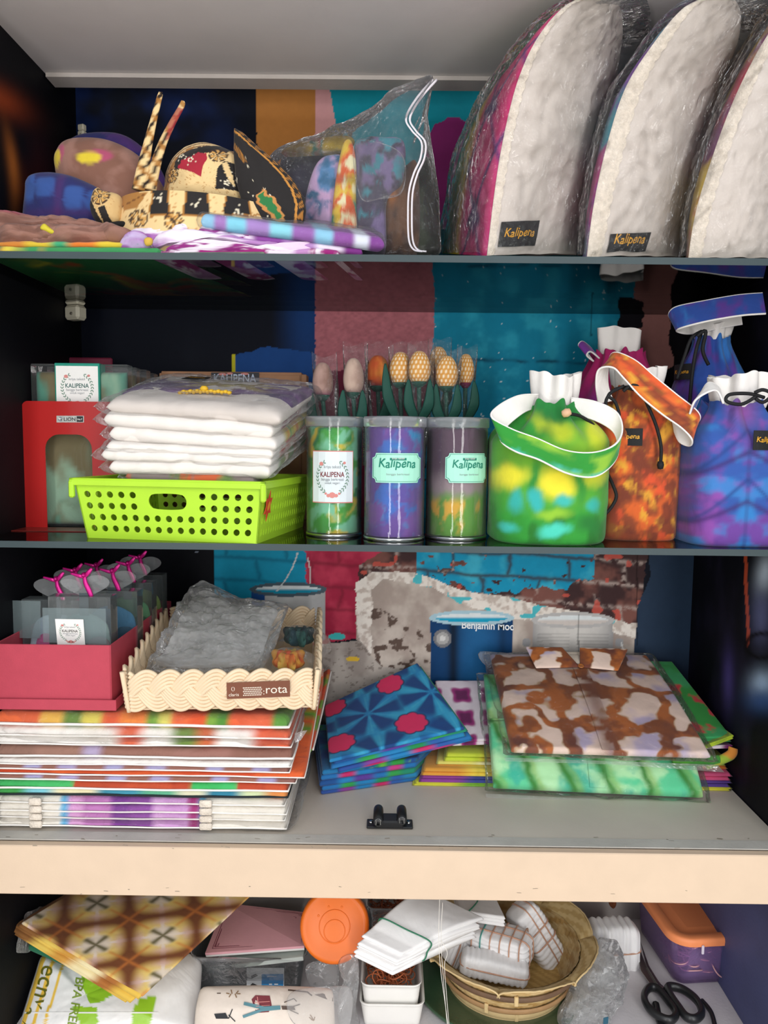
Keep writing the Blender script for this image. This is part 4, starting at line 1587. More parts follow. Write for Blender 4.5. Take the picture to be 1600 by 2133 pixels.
for i, (px, py, Y, rw, rh, pt, lb, dt) in enumerate(buds):
    c = P(px, py, Y)
    k = Y/FPX
    rx, rz = rw*k, rh*k
    base = A3(c[0]*0.93+0.004, Y+0.01, T2)
    t = thing('cloth_tulip', lb, 'cloth flower', base, 'cloth tulips behind the canisters')
    ph = np.linspace(0, PI, 34)
    prof = [(max(0.0003, rx*math.sin(a)**0.8*(1.0+0.12*math.cos(a))), -rz*math.cos(a)) for a in ph]
    lean = roty((c[0]-base[0])*0.9)
    lathe('bud', prof, CLOTH_FLAT, t, n=60, c=c, R=lean, patt=pt, mod=lambda TH, R, Z: (R*(1+0.035*np.cos(TH*3+0.5)), Z))
    cup = c+A3(0, 0, -rz*0.96)
    lathe('calyx', [(0.0005, -rz*0.25), (rx*0.35, -rz*0.2), (rx*0.7, 0.04*rz), (rx*0.72, rz*0.12), (rx*0.5, rz*0.02)], STEM if i != 7 else mat('plum_cloth', '#6d1f45', 0.8), t, n=20, c=cup)
    tube('stem', [cup, cup*0.6+base*0.4+A3(0.002, 0, 0), base+A3(0, 0, 0.003)], 0.0032, STEM, t, k=7)
    for sd in ((-1, 1) if i in (1, 4, 6) else ((-1,) if i in (3, 0) else (1,))):
        b0 = cup+A3(0, -0.004, -0.055)
        tip = c+A3(sd*rx*(1.35 if i == 3 else 0.95), -0.012, rz*(0.25 if i == 3 else -0.75))
        pts = [b0, b0*0.5+tip*0.5+A3(sd*0.006, -0.006, -0.004), tip]
        V, F = tubem(pts, [0.003, 0.0070, 0.0080, 0.0055, 0.0012], 18, 8, flat=0.16, upv=(1, 0.2, 0.2))
        mk('leaf', V, F, STEM, t)
    # cellophane sleeve, pinched flat at the top
    topc = c+A3(0.002, 0, rz*(1.75 if i in (1, 2) else 1.45))
    nn, mm = 28, 14
    th = np.arange(nn)/nn*2*PI
    VV = []
    for j in range(mm):
        f_ = j/(mm-1)
        zc = base*(1-f_)+topc*f_
        zc[2] = T2+0.09+(topc[2]-T2-0.09)*f_
        w_ = 0.010+(rx*1.22-0.010)*sst(0, .75, np.array(f_))
        dpt = (0.010+(rx*1.1-0.010)*sst(0, .7, np.array(f_)))*(1-sst(.72, 1.0, np.array(f_))*0.95)
        nz = 1+0.10*(fbm(th*3+i, th*0+f_*5, i)-0.5)*2
        VV.append(np.stack([zc[0]+w_*np.cos(th)*nz, zc[1]+dpt*np.sin(th)*nz-0.001, zc[2]+0.004*f_*np.cos(th*2+i)], 1))
    V = np.transpose(np.array(VV), (1, 0, 2)).reshape(-1, 3)
    mk('cellophane_sleeve', V, gridF(nn, mm, closeu=True), CELLO, t)
# ------------------------------------------------------------------ drawstring bags on the lower glass shelf
LINING = mat('white_lining', '#f3eee9', 0.85, bump=0.25, bscale=700, bdist=0.0005, wr=0.2, wrscale=25, var=0.03)
BEAD = mat('wooden_bead', '#d9b08c', 0.5, var=0.1)


def bagmesh(c, r, h, neck, patt, t, sq=0.0, k=9, ry=None, gat=0.10, seed=0):
    """soft bag body: rounded square foot, bulging side, gathered neck"""
    ry = ry or r
    zs = np.concatenate([np.linspace(0, 0.12, 10), np.linspace(0.14, 0.74, 40), np.linspace(0.76, 1.0, 22)])
    R = np.where(zs < 0.06, 0.93+0.07*np.sqrt(np.clip(1-(1-zs/0.06)**2, 0, 1)), 1.0)
    R = R*(1+0.015*np.sin(zs*PI))
    s = sst(0.70, 1.0, zs)
    R = R*(1-s)+neck/r*s
    R = R*np.where(zs > 0.97, 1.02, 1)
    prof = [(0.001, 0.0005), (0.5, 0.0005), (0.90, 0.0)]+list(zip(R, zs*h))
    n = 150

    def md(TH, Rr, Z):
        zz = Z/h
        f = (np.abs(np.cos(TH))**(2+sq)+np.abs(np.sin(TH))**(2+sq))**(-1/(2+sq))
        g = sst(0.62, 0.97, zz)
        w = np.sin(TH*k+seed)+0.6*np.sin(TH*(k*2-3)+seed*2.1)
        ww = (fbm(TH*2.2+seed, Z*25, seed % 6)-0.5)*2
        return Rr*f*(1+gat*g*w*0.6+0.035*ww*(zz > 0.02)), Z+0.003*g*w
    pr = [(a*r, z) for a, z in prof]
    V, F = lathem(pr, n, (0, 0, 0), None, md)
    X = V.copy()
    V[:, 1] *= ry/r
    V += c
    col = patt(X[:, 0]/r, X[:, 2]/h, X[:, 1]/r)
    return mk('body', V, F, CLOTH, t, col=col)


def ruffle(c, z, r0, r1, h, t, k=5, seed=0, yb=1.0):
    n = 96
    prof = [(r0*(1-q)+r1*0.92*q+r1*0.12*q*(1-q), z+h*q) for q in np.linspace(0, 1, 12)]

    def md(TH, R, Z):
        q = (Z-z)/h
        w = np.sin(TH*k+seed)+0.5*np.sin(TH*(k+4)+seed*1.7)
        return R*(1+0.17*(0.5+0.5*q)*w), Z+h*q*(0.10*np.sin(TH*2+seed)+0.03*np.sin(TH*k*2+seed))
    V, F = lathem(prof, n, c, None, md)
    V2, F2 = lathem([(a-0.0012, b) for a, b in prof], n, c, None, md)
    F2 = F2[:, ::-1]
    return mk('ruffle', np.concatenate([V, V2]), np.concatenate([F, F2+len(V)]), LINING, t, label='white cotton ruffle at the neck')


def ribbon(t, pts, ws, patt, th=0.0022, n=70, nm='strap'):
    """cloth strap: pts centre points, ws half-width vectors; dyed outer face, white lining and piped hem"""
    C = crom(pts, n)
    W = crom(ws, n)
    T = np.gradient(C, axis=0)
    N_ = np.cross(T, W)
    N_ /= np.linalg.norm(N_, axis=1)[:, None]+1e-12
    q = np.linspace(-1, 1, 7)
    ou = C[:, None]+W[:, None]*q[None, :, None]+N_[:, None]*th/2
    inn = C[:, None]+W[:, None]*q[None, :, None]*1.01-N_[:, None]*th/2
    U, Q = np.meshgrid(np.linspace(0, 1, n), np.linspace(0, 1, 7), indexing='ij')
    o = mk(nm, ou.reshape(-1, 3), gridF(n, 7), CLOTH, t, col=patt(U.ravel(), Q.ravel()))
    mk('strap_lining', inn.reshape(-1, 3), gridF(n, 7, flip=True), LINING, t, label='white lining of the strap')
    parts = [tubem(C+W*s_, th*0.62, n, 6, smooth=False) for s_ in (-1.0, 1.0)]
    V, F = joinm(parts)
    mk('strap_hem', V, F, LINING, t)
    return o


def blobs(base, lst, wob=0.12, seed=0, sc=0.8):
    """dyed patches (cx, cz, rx, rz, colour, softness) over a base cloth"""
    bc = lin(base)

    def f(x, z, y=None):
        w1 = (fbm(x*3+2, z*5, seed)-0.5)*2*wob
        w2 = (fbm(x*3+9, z*5+4, seed+1)-0.5)*2*wob
        n = fbm(x*5, z*7, seed+2)
        c = mx(bc*np.ones((len(x), 1)), bc*0.6, sst(.4, .75, n))
        for cx, cz, rx, rz, col, so in lst:
            d = np.sqrt(((x+w1-cx)/(rx*sc))**2+((z+w2*.6-cz)/(rz*sc))**2)
            m = sst(1+so, 1-so, d)
            if y is not None:
                m = m*np.where(y > 0.35, 0.4, 1)
            c = mx(c, lin(col), m)
        return c
    return f


def vdir(s):
    return A3(0, 0, s)


# green bag
gc = A3(P(1138, 1000, 1.000)[0], 1.000, T2)
t = thing('drawstring_bag', 'round green and yellow tie-dyed drawstring bag with a looped strap, nearest the canisters', 'bag', gc, 'tie-dyed drawstring bags')
gp = blobs('#2f9433', [(-0.45, 0.62, 0.5, 0.10, '#6fae2f', .8), (0.55, 0.70, 0.45, 0.14, '#7fb32d', .8), (0.0, 0.36, 0.9, 0.10, '#55a832', .8), (0.02, 0.80, 0.20, 0.07, '#b9c92a', .7), (0.70, 0.78, 0.18, 0.11, '#c6cf2e', .6),
                      (-0.30, 0.86, 0.12, 0.06, '#a9bf2c', .7), (-0.78, 0.47, 0.26, 0.085, '#e9df36', .6), (-0.06, 0.435, 0.30, 0.085, '#f3e33a', .6), (0.62, 0.50, 0.26, 0.06, '#cfd636', .7),
                      (-0.40, 0.42, 0.06, 0.16, '#2f8a35', .7), (0.34, 0.42, 0.07, 0.14, '#3a9436', .7),
                      (-0.66, 0.31, 0.11, 0.065, '#35b3a8', .6), (-0.36, 0.31, 0.10, 0.065, '#35b0ac', .6), (0.06, 0.325, 0.14, 0.05, '#3fb9ae', .6), (0.58, 0.30, 0.12, 0.055, '#35b0a0', .6),
                      (-0.10, 0.22, 0.26, 0.04, '#8fc235', .7), (-0.78, 0.13, 0.14, 0.04, '#3fbfae', .6), (-0.06, 0.105, 0.24, 0.045, '#4accb4', .5), (0.55, 0.14, 0.22, 0.06, '#237a30', .7), (0.0, 0.97, 0.9, 0.09, '#1f7a35', .5)], 0.10, 1, 1.0)
hb = P(1140, 838, 0.98)[2]-T2
bagmesh(gc, 0.0735, hb, 0.034, gp, t, sq=0.6, k=9, seed=1)
ruffle(gc+A3(0.008, 0, 0), hb-0.006, 0.025, 0.030, 0.042, t, 4, 1)
Yg = 0.922
sp = [P(1118, 836, 0.985), P(1085, 842, 0.955), P(1046, 868, 0.935), P(1034, 893, 0.922), P(1070, 917, 0.915), P(1120, 935, 0.910), P(1180, 962, 0.905), P(1235, 968, 0.905), P(1275, 950, 0.915), P(1292, 918, 0.935), P(1282, 880, 0.952), P(1240, 856, 0.962), P(1190, 846, 0.975)]
sw = [A3(0, -.008, .008), A3(-.003, 0, .010), A3(-.004, 0, .013), A3(-.006, 0, .014), A3(-.002, 0.004, .013), A3(.0, .005, .012), A3(0, .005, .013), A3(.001, .004, .014), A3(.003, .002, .013), A3(.002, 0, .013), A3(.001, 0, .012), A3(0, 0, .011), A3(0, 0, .010)]
sp = [q+A3(0, 0, 0.0) for q in sp]
ribbon(t, sp, sw, lambda u, v: mx(mx(lin('#2d9133')*np.ones((len(u), 1)), lin('#49b3a0'), sst(.52, .66, fbm(u*9, v*2, 1))), lin('#8fbf3a'), sst(.5, .7, fbm(u*8+4, v*2, 3))))
fr = (lambda cc, r: (lambda u, v: np.stack([cc[0]+r*np.sin(u), cc[1]-r*np.cos(u), T2+v+0*u], -1)))


def bagtag(t, cc, r, px0, px1, py0, py1, Y):
    a0 = math.asin(np.clip((P(px0, 900, Y)[0]-cc[0])/r, -.99, .99))
    a1 = math.asin(np.clip((P(px1, 900, Y)[0]-cc[0])/r, -.99, .99))
    v0, v1 = P(px0, py1, Y)[2]-T2, P(px0, py0, Y)[2]-T2
    woven_tag(fr(cc, r), a0, v0, a1, v1, r, t, off=0.0014)


bagtag(t, gc, 0.0765, 1045, 1100, 912, 952, 0.945)
V, F = lathem([(0, -.006), (.004, -.005), (.0055, 0), (.004, .005), (0, .006)], 14, P(1180, 860, 0.945), roty(1.2))
mk('bead', V, F, BEAD, t, label='pale wooden cord bead')
tube('drawstring', [P(1186, 862, .948), P(1212, 868, .955), P(1240, 890, .966), P(1256, 925, .985), P(1262, 975, .985), P(1276, 1008, .972), P(1284, 1034, .968), P(1274, 1056, .968), P(1260, 1072, .97)], 0.0021, BLACK_CORD, t)

# orange bag
oc = A3(P(1318, 1000, 1.035)[0], 1.035, T2)
t = thing('drawstring_bag', 'tall orange and brown flame-dyed drawstring bag with its strap thrown to the right', 'bag', oc, 'tie-dyed drawstring bags')


def flame(x, z, y=None):
    zz = z*5+0.25*np.sin(x*7)
    row = zz-np.floor(zz)
    n = fbm(x*2.6+np.floor(zz)*3.7, z*8, 3)
    n2 = fbm(x*5, z*9, 4)
    c = mx(lin('#8a4226')*np.ones((len(x), 1)), lin('#d9632a'), sst(.36, .56, n))
    c = mx(c, lin('#e0a035'), sst(.56, .70, n2+0.10*np.sin(row*PI))*sst(.15, .5, row))
    c = mx(c, lin('#e2532e'), sst(.55, .7, fbm(x*3+3, z*8, 6))*0.8)
    return mx(c, lin('#743524'), sst(.48, .64, fbm(x*3, z*9+5, 5))*0.85)


hb = P(1310, 808, 1.03)[2]-T2
bagmesh(oc, 0.0535, hb, 0.030, flame, t, sq=1.2, k=8, seed=2)
ruffle(oc+A3(0, 0, 0), hb-0.004, 0.028, 0.034, 0.030, t, 5, 2)
sp = [P(1262, 838, 1.000), P(1254, 800, 1.000), P(1258, 764, .995), P(1278, 750, .985), P(1310, 768, .975), P(1350, 806, .965), P(1394, 842, .955), P(1436, 874, .948), P(1448, 896, .952), P(1434, 908, .965), P(1412, 900, .975), P(1402, 880, .985)]
sw = [A3(.009, 0, .002), A3(.009, .006, .000), A3(.008, .008, .004), A3(.003, .008, .010), A3(.008, .004, .011), A3(.009, .002, .012), A3(.009, .002, .012), A3(.010, .002, .010), A3(.006, .006, .011), A3(0, .006, .012), A3(-.001, .005, .012), A3(-.001, .004, .011)]
ribbon(t, sp, sw, lambda u, v: flame(u*3, v*0.4+u))
bagtag(t, oc, 0.0560, 1284, 1336, 892, 928, 0.985)
for pts in ([P(1310, 806, .985), P(1280, 812, .972), P(1262, 838, .968), P(1275, 872, .966), P(1290, 868, .966), P(1282, 838, .968), P(1268, 822, .970), P(1300, 804, .975)],
            [P(1306, 808, .975), P(1335, 818, .970), P(1352, 850, .968), P(1368, 890, .968), P(1377, 930, .968), P(1376, 968, .970)],
            [P(1298, 815, .972), P(1318, 802, .968), P(1345, 812, .968), P(1358, 826, .972), P(1330, 822, .975)]):
    tube('drawstring', pts, 0.0021, BLACK_CORD, t)
V, F = lathem([(0, -.006), (.0035, -.005), (.0045, 0), (.0035, .004), (0, .005)], 10, P(1376, 968, .968))
mk('cord_knot', V, F, BLACK_CORD, t)

# purple bag at the right
pc = A3(P(1514, 1000, 0.992)[0], 0.992, T2)
t = thing('drawstring_bag', 'blue and violet tie-dyed drawstring bag at the right end of the shelf front', 'bag', pc, 'tie-dyed drawstring bags')


def violet(x, z, y=None):
    xs = np.abs(x-0.0)
    n = fbm(xs*1.8+1, z*5.4, 2)
    n2 = fbm(xs*2+6, z*6, 5)
    c = mx(lin('#2f55a3')*np.ones((len(x), 1)), lin('#6a3f96'), sst(.40, .60, n))
    c = mx(c, lin('#8a4aa3'), sst(.52, .7, n2)*0.9)
    c = mx(c, lin('#2f7fc4'), sst(.5, .68, fbm(xs*1.6+3, z*5.5+7, 6))*0.9)
    for zc in (0.22, 0.56):
        d = np.abs(z-zc-0.16*(0.6-xs))
        c = mx(c, lin('#3a2468'), np.exp(-(d/0.022)**2)*0.75)
        d = np.abs(z-zc-0.25+0.30*xs)
        c = mx(c, lin('#243a80'), np.exp(-(d/0.02)**2)*0.7)
    c = mx(c, lin('#2b2a66'), np.exp(-(xs/0.03)**2)*0.5)
    return mx(c, lin('#a44f9c'), sst(.75, .95, z)*sst(.5, .0, xs)*0.7)


hb = P(1514, 838, 0.97)[2]-T2
bagmesh(pc, 0.0585, hb, 0.032, violet, t, sq=1.6, k=8, seed=3)
ruffle(pc+A3(0.008, 0, 0), hb-0.006, 0.030, 0.038, 0.040, t, 5, 4)
sp = [P(1505, 838, .955), P(1496, 812, .950), P(1478, 806, .945), P(1456, 824, .945), P(1442, 856, .955)]
sw = [A3(.004, .012, .002), A3(.005, .011, .003), A3(.004, .011, .006), A3(.007, .008, .006), A3(.006, .008, .004)]
ribbon(t, sp, sw, lambda u, v: violet(u*2-1, v*0.3+0.3), n=40)
bagtag(t, pc, 0.0625, 1553, 1612, 897, 937, 0.95)
for pts in ([P(1592, 828, .948), P(1560, 820, .945), P(1520, 822, .945), P(1514, 836, .945), P(1545, 842, .945), P(1575, 826, .945)],
            [P(1572, 818, .944), P(1590, 812, .942), P(1608, 822, .942), P(1590, 838, .944), P(1574, 830, .944)]):
    tube('drawstring', pts, 0.0022, BLACK_CORD, t)

# magenta bag behind
mc = A3(P(1278, 1000, 1.170)[0], 1.168, T2)
t = thing('drawstring_bag', 'magenta fading to purple drawstring bag standing behind the orange one', 'bag', mc, 'tie-dyed drawstring bags')


def magenta(x, z, y=None):
    n = fbm(x*3, z*4, 3)
    c = mx(lin('#7d3aa0')*np.ones((len(x), 1)), lin('#b01f66'), sst(.55, .85, z+0.25*(n-.5)))
    return mx(c, lin('#8e1550'), sst(.45, .7, fbm(x*6, z*7, 1))*0.6)


hb = P(1278, 732, 1.15)[2]-T2
bagmesh(mc, 0.068, hb, 0.036, magenta, t, sq=0.3, k=10, seed=5)
ruffle(mc+A3(0.000, 0, 0), hb-0.004, 0.030, 0.036, 0.036, t, 4, 6)
sp = [P(1240, 736, 1.13), P(1222, 722, 1.12), P(1214, 730, 1.115), P(1228, 742, 1.12)]
ribbon(t, sp, [A3(.004, -.008, -.008)]*4, lambda u, v: magenta(u*0, u*0.3), n=24)

# blue bag behind, by the right wall
qc = A3(0.4535, 1.105, T2)
t = thing('drawstring_bag', 'tall blue and purple drawstring bag by the right wall, strap folded on top', 'bag', qc, 'tie-dyed drawstring bags')


def bluep(x, z, y=None):
    c = mx(lin('#274a9c')*np.ones((len(x), 1)), lin('#5a3590'), sst(.42, .62, fbm(x*3, z*6, 4)))
    return mx(c, lin('#2f72bd'), sst(.52, .7, fbm(x*4+3, z*6, 2)))


hb = P(1500, 700, 1.08)[2]-T2
bagmesh(qc, 0.0495, hb, 0.022, bluep, t, sq=0.5, k=8, seed=7)
ruffle(qc, hb-0.004, 0.020, 0.026, 0.022, t, 5, 3)
sp = [P(1592, 632, 1.020), P(1540, 636, 1.026), P(1470, 648, 1.032), P(1412, 662, 1.045), P(1404, 676, 1.06), P(1440, 680, 1.075), P(1500, 668, 1.085), P(1545, 660, 1.075)]
sw = [A3(0, .006, .014), A3(0, .006, .014), A3(0, .006, .014), A3(-.003, .005, .014), A3(-.004, .004, .010), A3(0, .004, .010), A3(0, .004, .010), A3(0, .004, .010)]
ribbon(t, sp[::-1], sw[::-1], lambda u, v: bluep(u*5, v*0.2))
bagtag(t, qc, 0.0520, 1396, 1432, 757, 790, 1.075)
for pts in ([P(1462, 690, 1.05), P(1440, 705, 1.048), P(1425, 745, 1.052), P(1410, 790, 1.054)], [P(1462, 690, 1.05), P(1450, 730, 1.045), P(1442, 780, 1.048), P(1436, 850, 1.05)],
            [P(1452, 700, 1.045), P(1470, 690, 1.04), P(1464, 730, 1.042), P(1476, 760, 1.045)]):
    tube('drawstring', pts, 0.0024, BLACK_CORD, t)

# small packet between the bags
t = thing('cloth_packet', 'small clear packet of printed cloth on the glass between the orange and violet bags', 'packed cloth', P(1400, 1090, 1.10)*A3(1, 1, 0)+A3(0, 0, T2))
o3 = [P(px, py, 1.09) for px, py in ((1380, 1092), (1386, 1045), (1402, 1038), (1422, 1050), (1424, 1098), (1402, 1102))]
blob('cloth', [o*A3(1, 1, 1) for o in o3], sum(o3)/6, (0, -.008, 0), (0, .008, 0), CLOTH, t, patt=lambda px, py: mx(lin('#c9b8b0')*np.ones((len(px), 1)), lin('#b3542f'), sst(.5, .6, fbm(px/16, py/10, 2))), noise=.2, n=40, nr=8)
blob('wrap', [(o-sum(o3)/6)*1.12+sum(o3)/6+A3(0, 0, .003) for o in o3], sum(o3)/6, (0, -.012, 0), (0, .012, 0), FILM_FINE, t, noise=.3, n=40, nr=8)
# ------------------------------------------------------------------ upper glass shelf: cloth and headwear at the left
def pslab(name, pix, h, m, t, **k):
    """slab whose four base corners are given as (px, py, depth)"""
    return slab(name, [P(*q) for q in pix], h, m, t, **k)


def col_px(fn):
    return fn


BROWN = mat('brown_cotton', '#a3786a', 0.85, sheen=0.1, bump=0.25, bscale=800, bdist=.0006, wr=0.35, wrscale=26)
Zt = T1
t = thing('folded_cloth', 'orange and green rainbow-dyed cloth spread flat on the glass at the far left', 'cloth', (-0.36, 1.02, Zt), 'folded cloths on the upper shelf')
rb = tiedye(['#f0a04a', '#4fae6a', '#ea6a3a', '#efdc4f', '#a86a48', '#3f9a5a'], 3.2, 2, soft=.08)
slab('fold', [A3(-0.492, 0.932, Zt), A3(-0.275, 0.930, Zt), A3(-0.20, 1.19, Zt), A3(-0.492, 1.19, Zt)], 0.010, CLOTH, t, rb, nu=70, nv=60, r=0.005, wr=0.001)
slab('fold', [A3(-0.47, 0.938, Zt+.0105), A3(-0.300, 0.934, Zt+.0105), A3(-0.25, 1.18, Zt+.0105), A3(-0.47, 1.18, Zt+.0105)], 0.007, CLOTH, t, stripes(['#d98a3a', '#e3c23a', '#3fae7a', '#e8802f', '#e3c63a', '#2fa888'], [.2, .38, .5, .7, .9], .05), nu=70, nv=30, r=0.0035, wr=0.002)

t = thing('folded_cloth', 'brown cotton cloth with a yellow corner, crumpled on the upper shelf by the left wall', 'cloth', (-0.40, 0.97, Zt+.018), 'folded cloths on the upper shelf')


def brownp(px, py):
    c = mx(lin('#9a7062')*np.ones((len(px), 1)), lin('#7d574b'), sst(.4, .7, fbm(px/40, py/9, 5)))
    c = mx(c, lin('#8f5a5a'), sst(472, 460, py+6*fbm(px/30, py*0, 1)))
    c = mx(c, lin('#b04f63'), 0.7*np.exp(-((px-50)/40)**2-((py-461)/6)**2))
    return c


for k, (ol, Y, bul) in enumerate([
        ([(-20, 462), (40, 455), (120, 458), (200, 468), (262, 478), (258, 500), (180, 500), (60, 505), (-20, 505)], 0.985, .030),
        ([(-20, 482), (30, 476), (90, 474), (150, 480), (140, 510), (60, 520), (-20, 514)], 0.958, .018),
        ([(60, 492), (110, 478), (170, 474), (230, 476), (262, 488), (250, 508), (150, 516), (80, 520)], 0.952, .016),
        ([(205, 478), (226, 468), (262, 484), (286, 492), (262, 506), (226, 504)], 0.948, .012)]):
    o3 = [P(a, b, Y) for a, b in ol]
    o3 = [A3(max(q[0], XL+.004), q[1], q[2]) for q in o3]
    blob('fold', o3, sum(o3)/len(o3), (0, -bul, .004), (0, bul*1.5, 0), CLOTH, t, patt=brownp, noise=.75, nsc=38, seed=k, n=90, nr=16, p=.45)
o3 = [P(a, b, 0.940) for a, b in ((84, 476), (92, 466), (104, 474), (117, 484), (110, 488), (96, 483))]
blob('dyed_corner', o3, sum(o3)/6, (0, -.005, 0), (0, .004, 0), mat('yellow_dyed_cloth', '#d9c93a', 0.8), t, n=30, nr=6, label='yellow dyed corner of the brown cloth')

# caps at the back left
t = thing('bucket_cap', 'brown cap with yellow tie-dyed spots at the back of the upper shelf', 'hat', A3(-0.41, 1.14, Zt+.018), 'caps at the back of the upper shelf')


def capp(px, py):
    c = mx(lin('#8a6050')*np.ones((len(px), 1)), lin('#a3786a'), sst(.4, .7, fbm(px/30, py/40, 2)))
    for cx, cy, rx, ry in ((133, 342, 12, 20), (208, 350, 26, 14)):
        d = np.sqrt(((px-cx)/rx)**2+((py-cy)/ry)**2)
        c = mx(c, lin('#c04f7a'), sst(1.25, .8, np.sqrt(((px-cx-rx*.7)/rx)**2+((py-cy+ry*.4)/ry)**2))*0.8)
        c = mx(c, lin('#ecd23a'), sst(1.15, .75, d))
    return c


def pix3(lst, Y):
    return [P(a, b, Y) for a, b in lst]


o3 = pix3([(118, 352), (124, 312), (150, 293), (200, 290), (250, 302), (300, 335), (345, 400), (352, 470), (240, 500), (150, 470)], 1.10)
blob('crown', o3, P(230, 400, 1.10), (0, -.045, 0), (0, .04, 0), CLOTH, t, patt=capp, noise=.08, nsc=25, n=90, nr=24)
o3 = pix3([(100, 372), (130, 362), (180, 372), (240, 392), (250, 412), (180, 402), (120, 392)], 1.085)
t = thing('bucket_cap', 'purple brimmed cap showing behind the brown spotted one', 'hat', A3(-0.38, 1.20, Zt+.002), 'caps at the back of the upper shelf')
prp = lambda px, py: mx(lin('#2b2f72')*np.ones((len(px), 1)), lin('#57357f'), sst(.4, .65, fbm(px/30, py/25, 3)))
o3 = pix3([(128, 330), (150, 290), (200, 277), (260, 283), (310, 320), (345, 375), (360, 470), (240, 520), (140, 480)], 1.195)
blob('crown', o3, P(240, 400, 1.195), (0, -.035, 0), (0, .035, 0), CLOTH, t, patt=prp, noise=.06, n=80, nr=18)
t = thing('cloth_pouch', 'dark blue plaid-dyed pouch at the left end of the upper shelf', 'pouch', A3(-0.42, 1.04, Zt+.018))


def plaid(px, py):
    c = lin('#262b66')*np.ones((len(px), 1))
    for cx, cy, rx, ry in ((112, 402, 22, 22), (172, 425, 20, 26), (75, 400, 14, 30), (215, 430, 18, 24)):
        c = mx(c, lin('#35569a'), sst(1.3, .6, np.sqrt(((px-cx)/rx)**4+((py-cy)/ry)**4)))
    c = mx(c, lin('#4a2a66'), np.exp(-((px-142-(py-400)*-.05)/9)**2)*.7+np.exp(-((py-455)/8)**2)*.5)
    return c


o3 = pix3([(56, 400), (66, 370), (110, 362), (160, 372), (215, 398), (245, 425), (240, 475), (150, 500), (60, 490)], 1.045)
blob('body', o3, P(145, 430, 1.045), (0, -.03, 0), (0, .03, 0), CLOTH, t, patt=plaid, noise=.08, n=80, nr=18, p=.4)

# batik headpiece
CREAM, BLK, GOLD, REDB, GRN = '#efce94', '#211d1c', '#ad7430', '#ab1f35', '#2f7a42'
t = thing('batik_headpiece', 'cream, black and gold batik headpiece with two upright ties and a pointed wing', 'hat', P(425, 470, 1.02)*A3(1, 1, 0)+A3(0, 0, Zt))


def dotsp(c, px, py, cen, r=1.6):
    for a, b in cen:
        for q in range(5):
            e = (px-a-4.2*math.cos(q*1.257))**2+(py-b-4.2*math.sin(q*1.257))**2
            c = mx(c, lin('#f3e6c9'), (e < r*r*1.7)*1.0)
        for dx_, dy_ in ((-12, -3), (11, 5), (-4, 12), (5, -12)):
            e = (px-a-dx_)**2+(py-b-dy_)**2
            c = mx(c, lin('#f3e6c9'), (e < r*r)*0.9)
    return c


def flower(c, px, py, a, b, r, up=True):
    th = np.arctan2(py-b, px-a)
    d = np.sqrt((px-a)**2+(py-b)**2)/r
    pet = np.abs(np.cos(th*3.5))
    c = mx(c, lin('#3a2114'), ((d < 1) & (pet > 0.35))*0.95)
    c = mx(c, lin('#d9a55a'), ((d < 0.80) & (d > 0.25) & (pet > 0.72))*1.0)
    return c


def crackle(c, px, py):
    v = np.abs(fbm(px/11, py/14, 6)-0.5)
    return mx(c, lin('#b97f3c'), sst(.012, .003, v)*0.8)


def bandp(px, py):
    c = crackle(lin(CREAM)*np.ones((len(px), 1)), px, py)
    wv = 3*np.sin(py/9)
    for a, b in ((316, 350), (386, 434), (470, 519)):
        inside = (px > a+wv) & (px < b-wv*.4) & (py < 446)
        ed = (px > a-3+wv) & (px < b+3-wv*.4) & (py < 449)
        c = mx(c, lin(GOLD), ed*1.0)
        c = mx(c, lin(BLK), inside*1.0)
    c = mx(c, lin(GOLD), ((np.abs(py-449-2*np.sin(px/8)) < 1.6) & (px > 310))*1.0)
    c = mx(c, lin(GOLD), inpoly(px+3*np.sin(py/5), py, [(252, 398), (300, 400), (303, 415), (282, 432), (258, 440), (250, 430)])*0.95)
    c = mx(c, lin('#7a4a1e'), ((np.abs(py-430+0.55*(px-255)) < 1.2) & (px < 300) & (py > 402))*1.0)
    for a, b, r in ((288, 455, 20), (362, 460, 20), (455, 465, 18)):
        c = flower(c, px, py, a, b, r)
    c = dotsp(c, px, py, ((332, 416), (410, 428), (494, 440)))
    c = mx(c, lin(REDB), inpoly(px, py, [(551, 440), (566, 445), (592, 470), (549, 470)])*1.0)
    return c


bc = P(425, 460, 1.035)
RX, RYb = 0.112, 0.085
thv = np.linspace(PI*0.98, PI*2.02, 150)
zb0, zb1 = Zt+0.002, P(300, 392, 0.96)[2]
VV = []
for q in np.linspace(0, 1, 36):
    rr = 1+0.05*math.sin(q*PI)
    top = zb1-0.012*(np.cos(thv)*0.5+0.5)
    VV.append(np.stack([bc[0]+RX*rr*np.cos(thv)*(1-.04*q), bc[1]+RYb*rr*np.sin(thv), zb0+(top-zb0)*q], 1))
V = np.transpose(np.array(VV), (1, 0, 2)).reshape(-1, 3)
V2 = (V-bc*A3(1, 1, 0))*A3(.96, .95, 1)+bc*A3(1, 1, 0)
px, py = topix(V)
col = bandp(px, py)
mk('band', np.concatenate([V, V2]), np.concatenate([gridF(150, 36), gridF(150, 36, flip=True, off=len(V))]), CLOTH_FLAT, t, col=np.concatenate([col, col]))


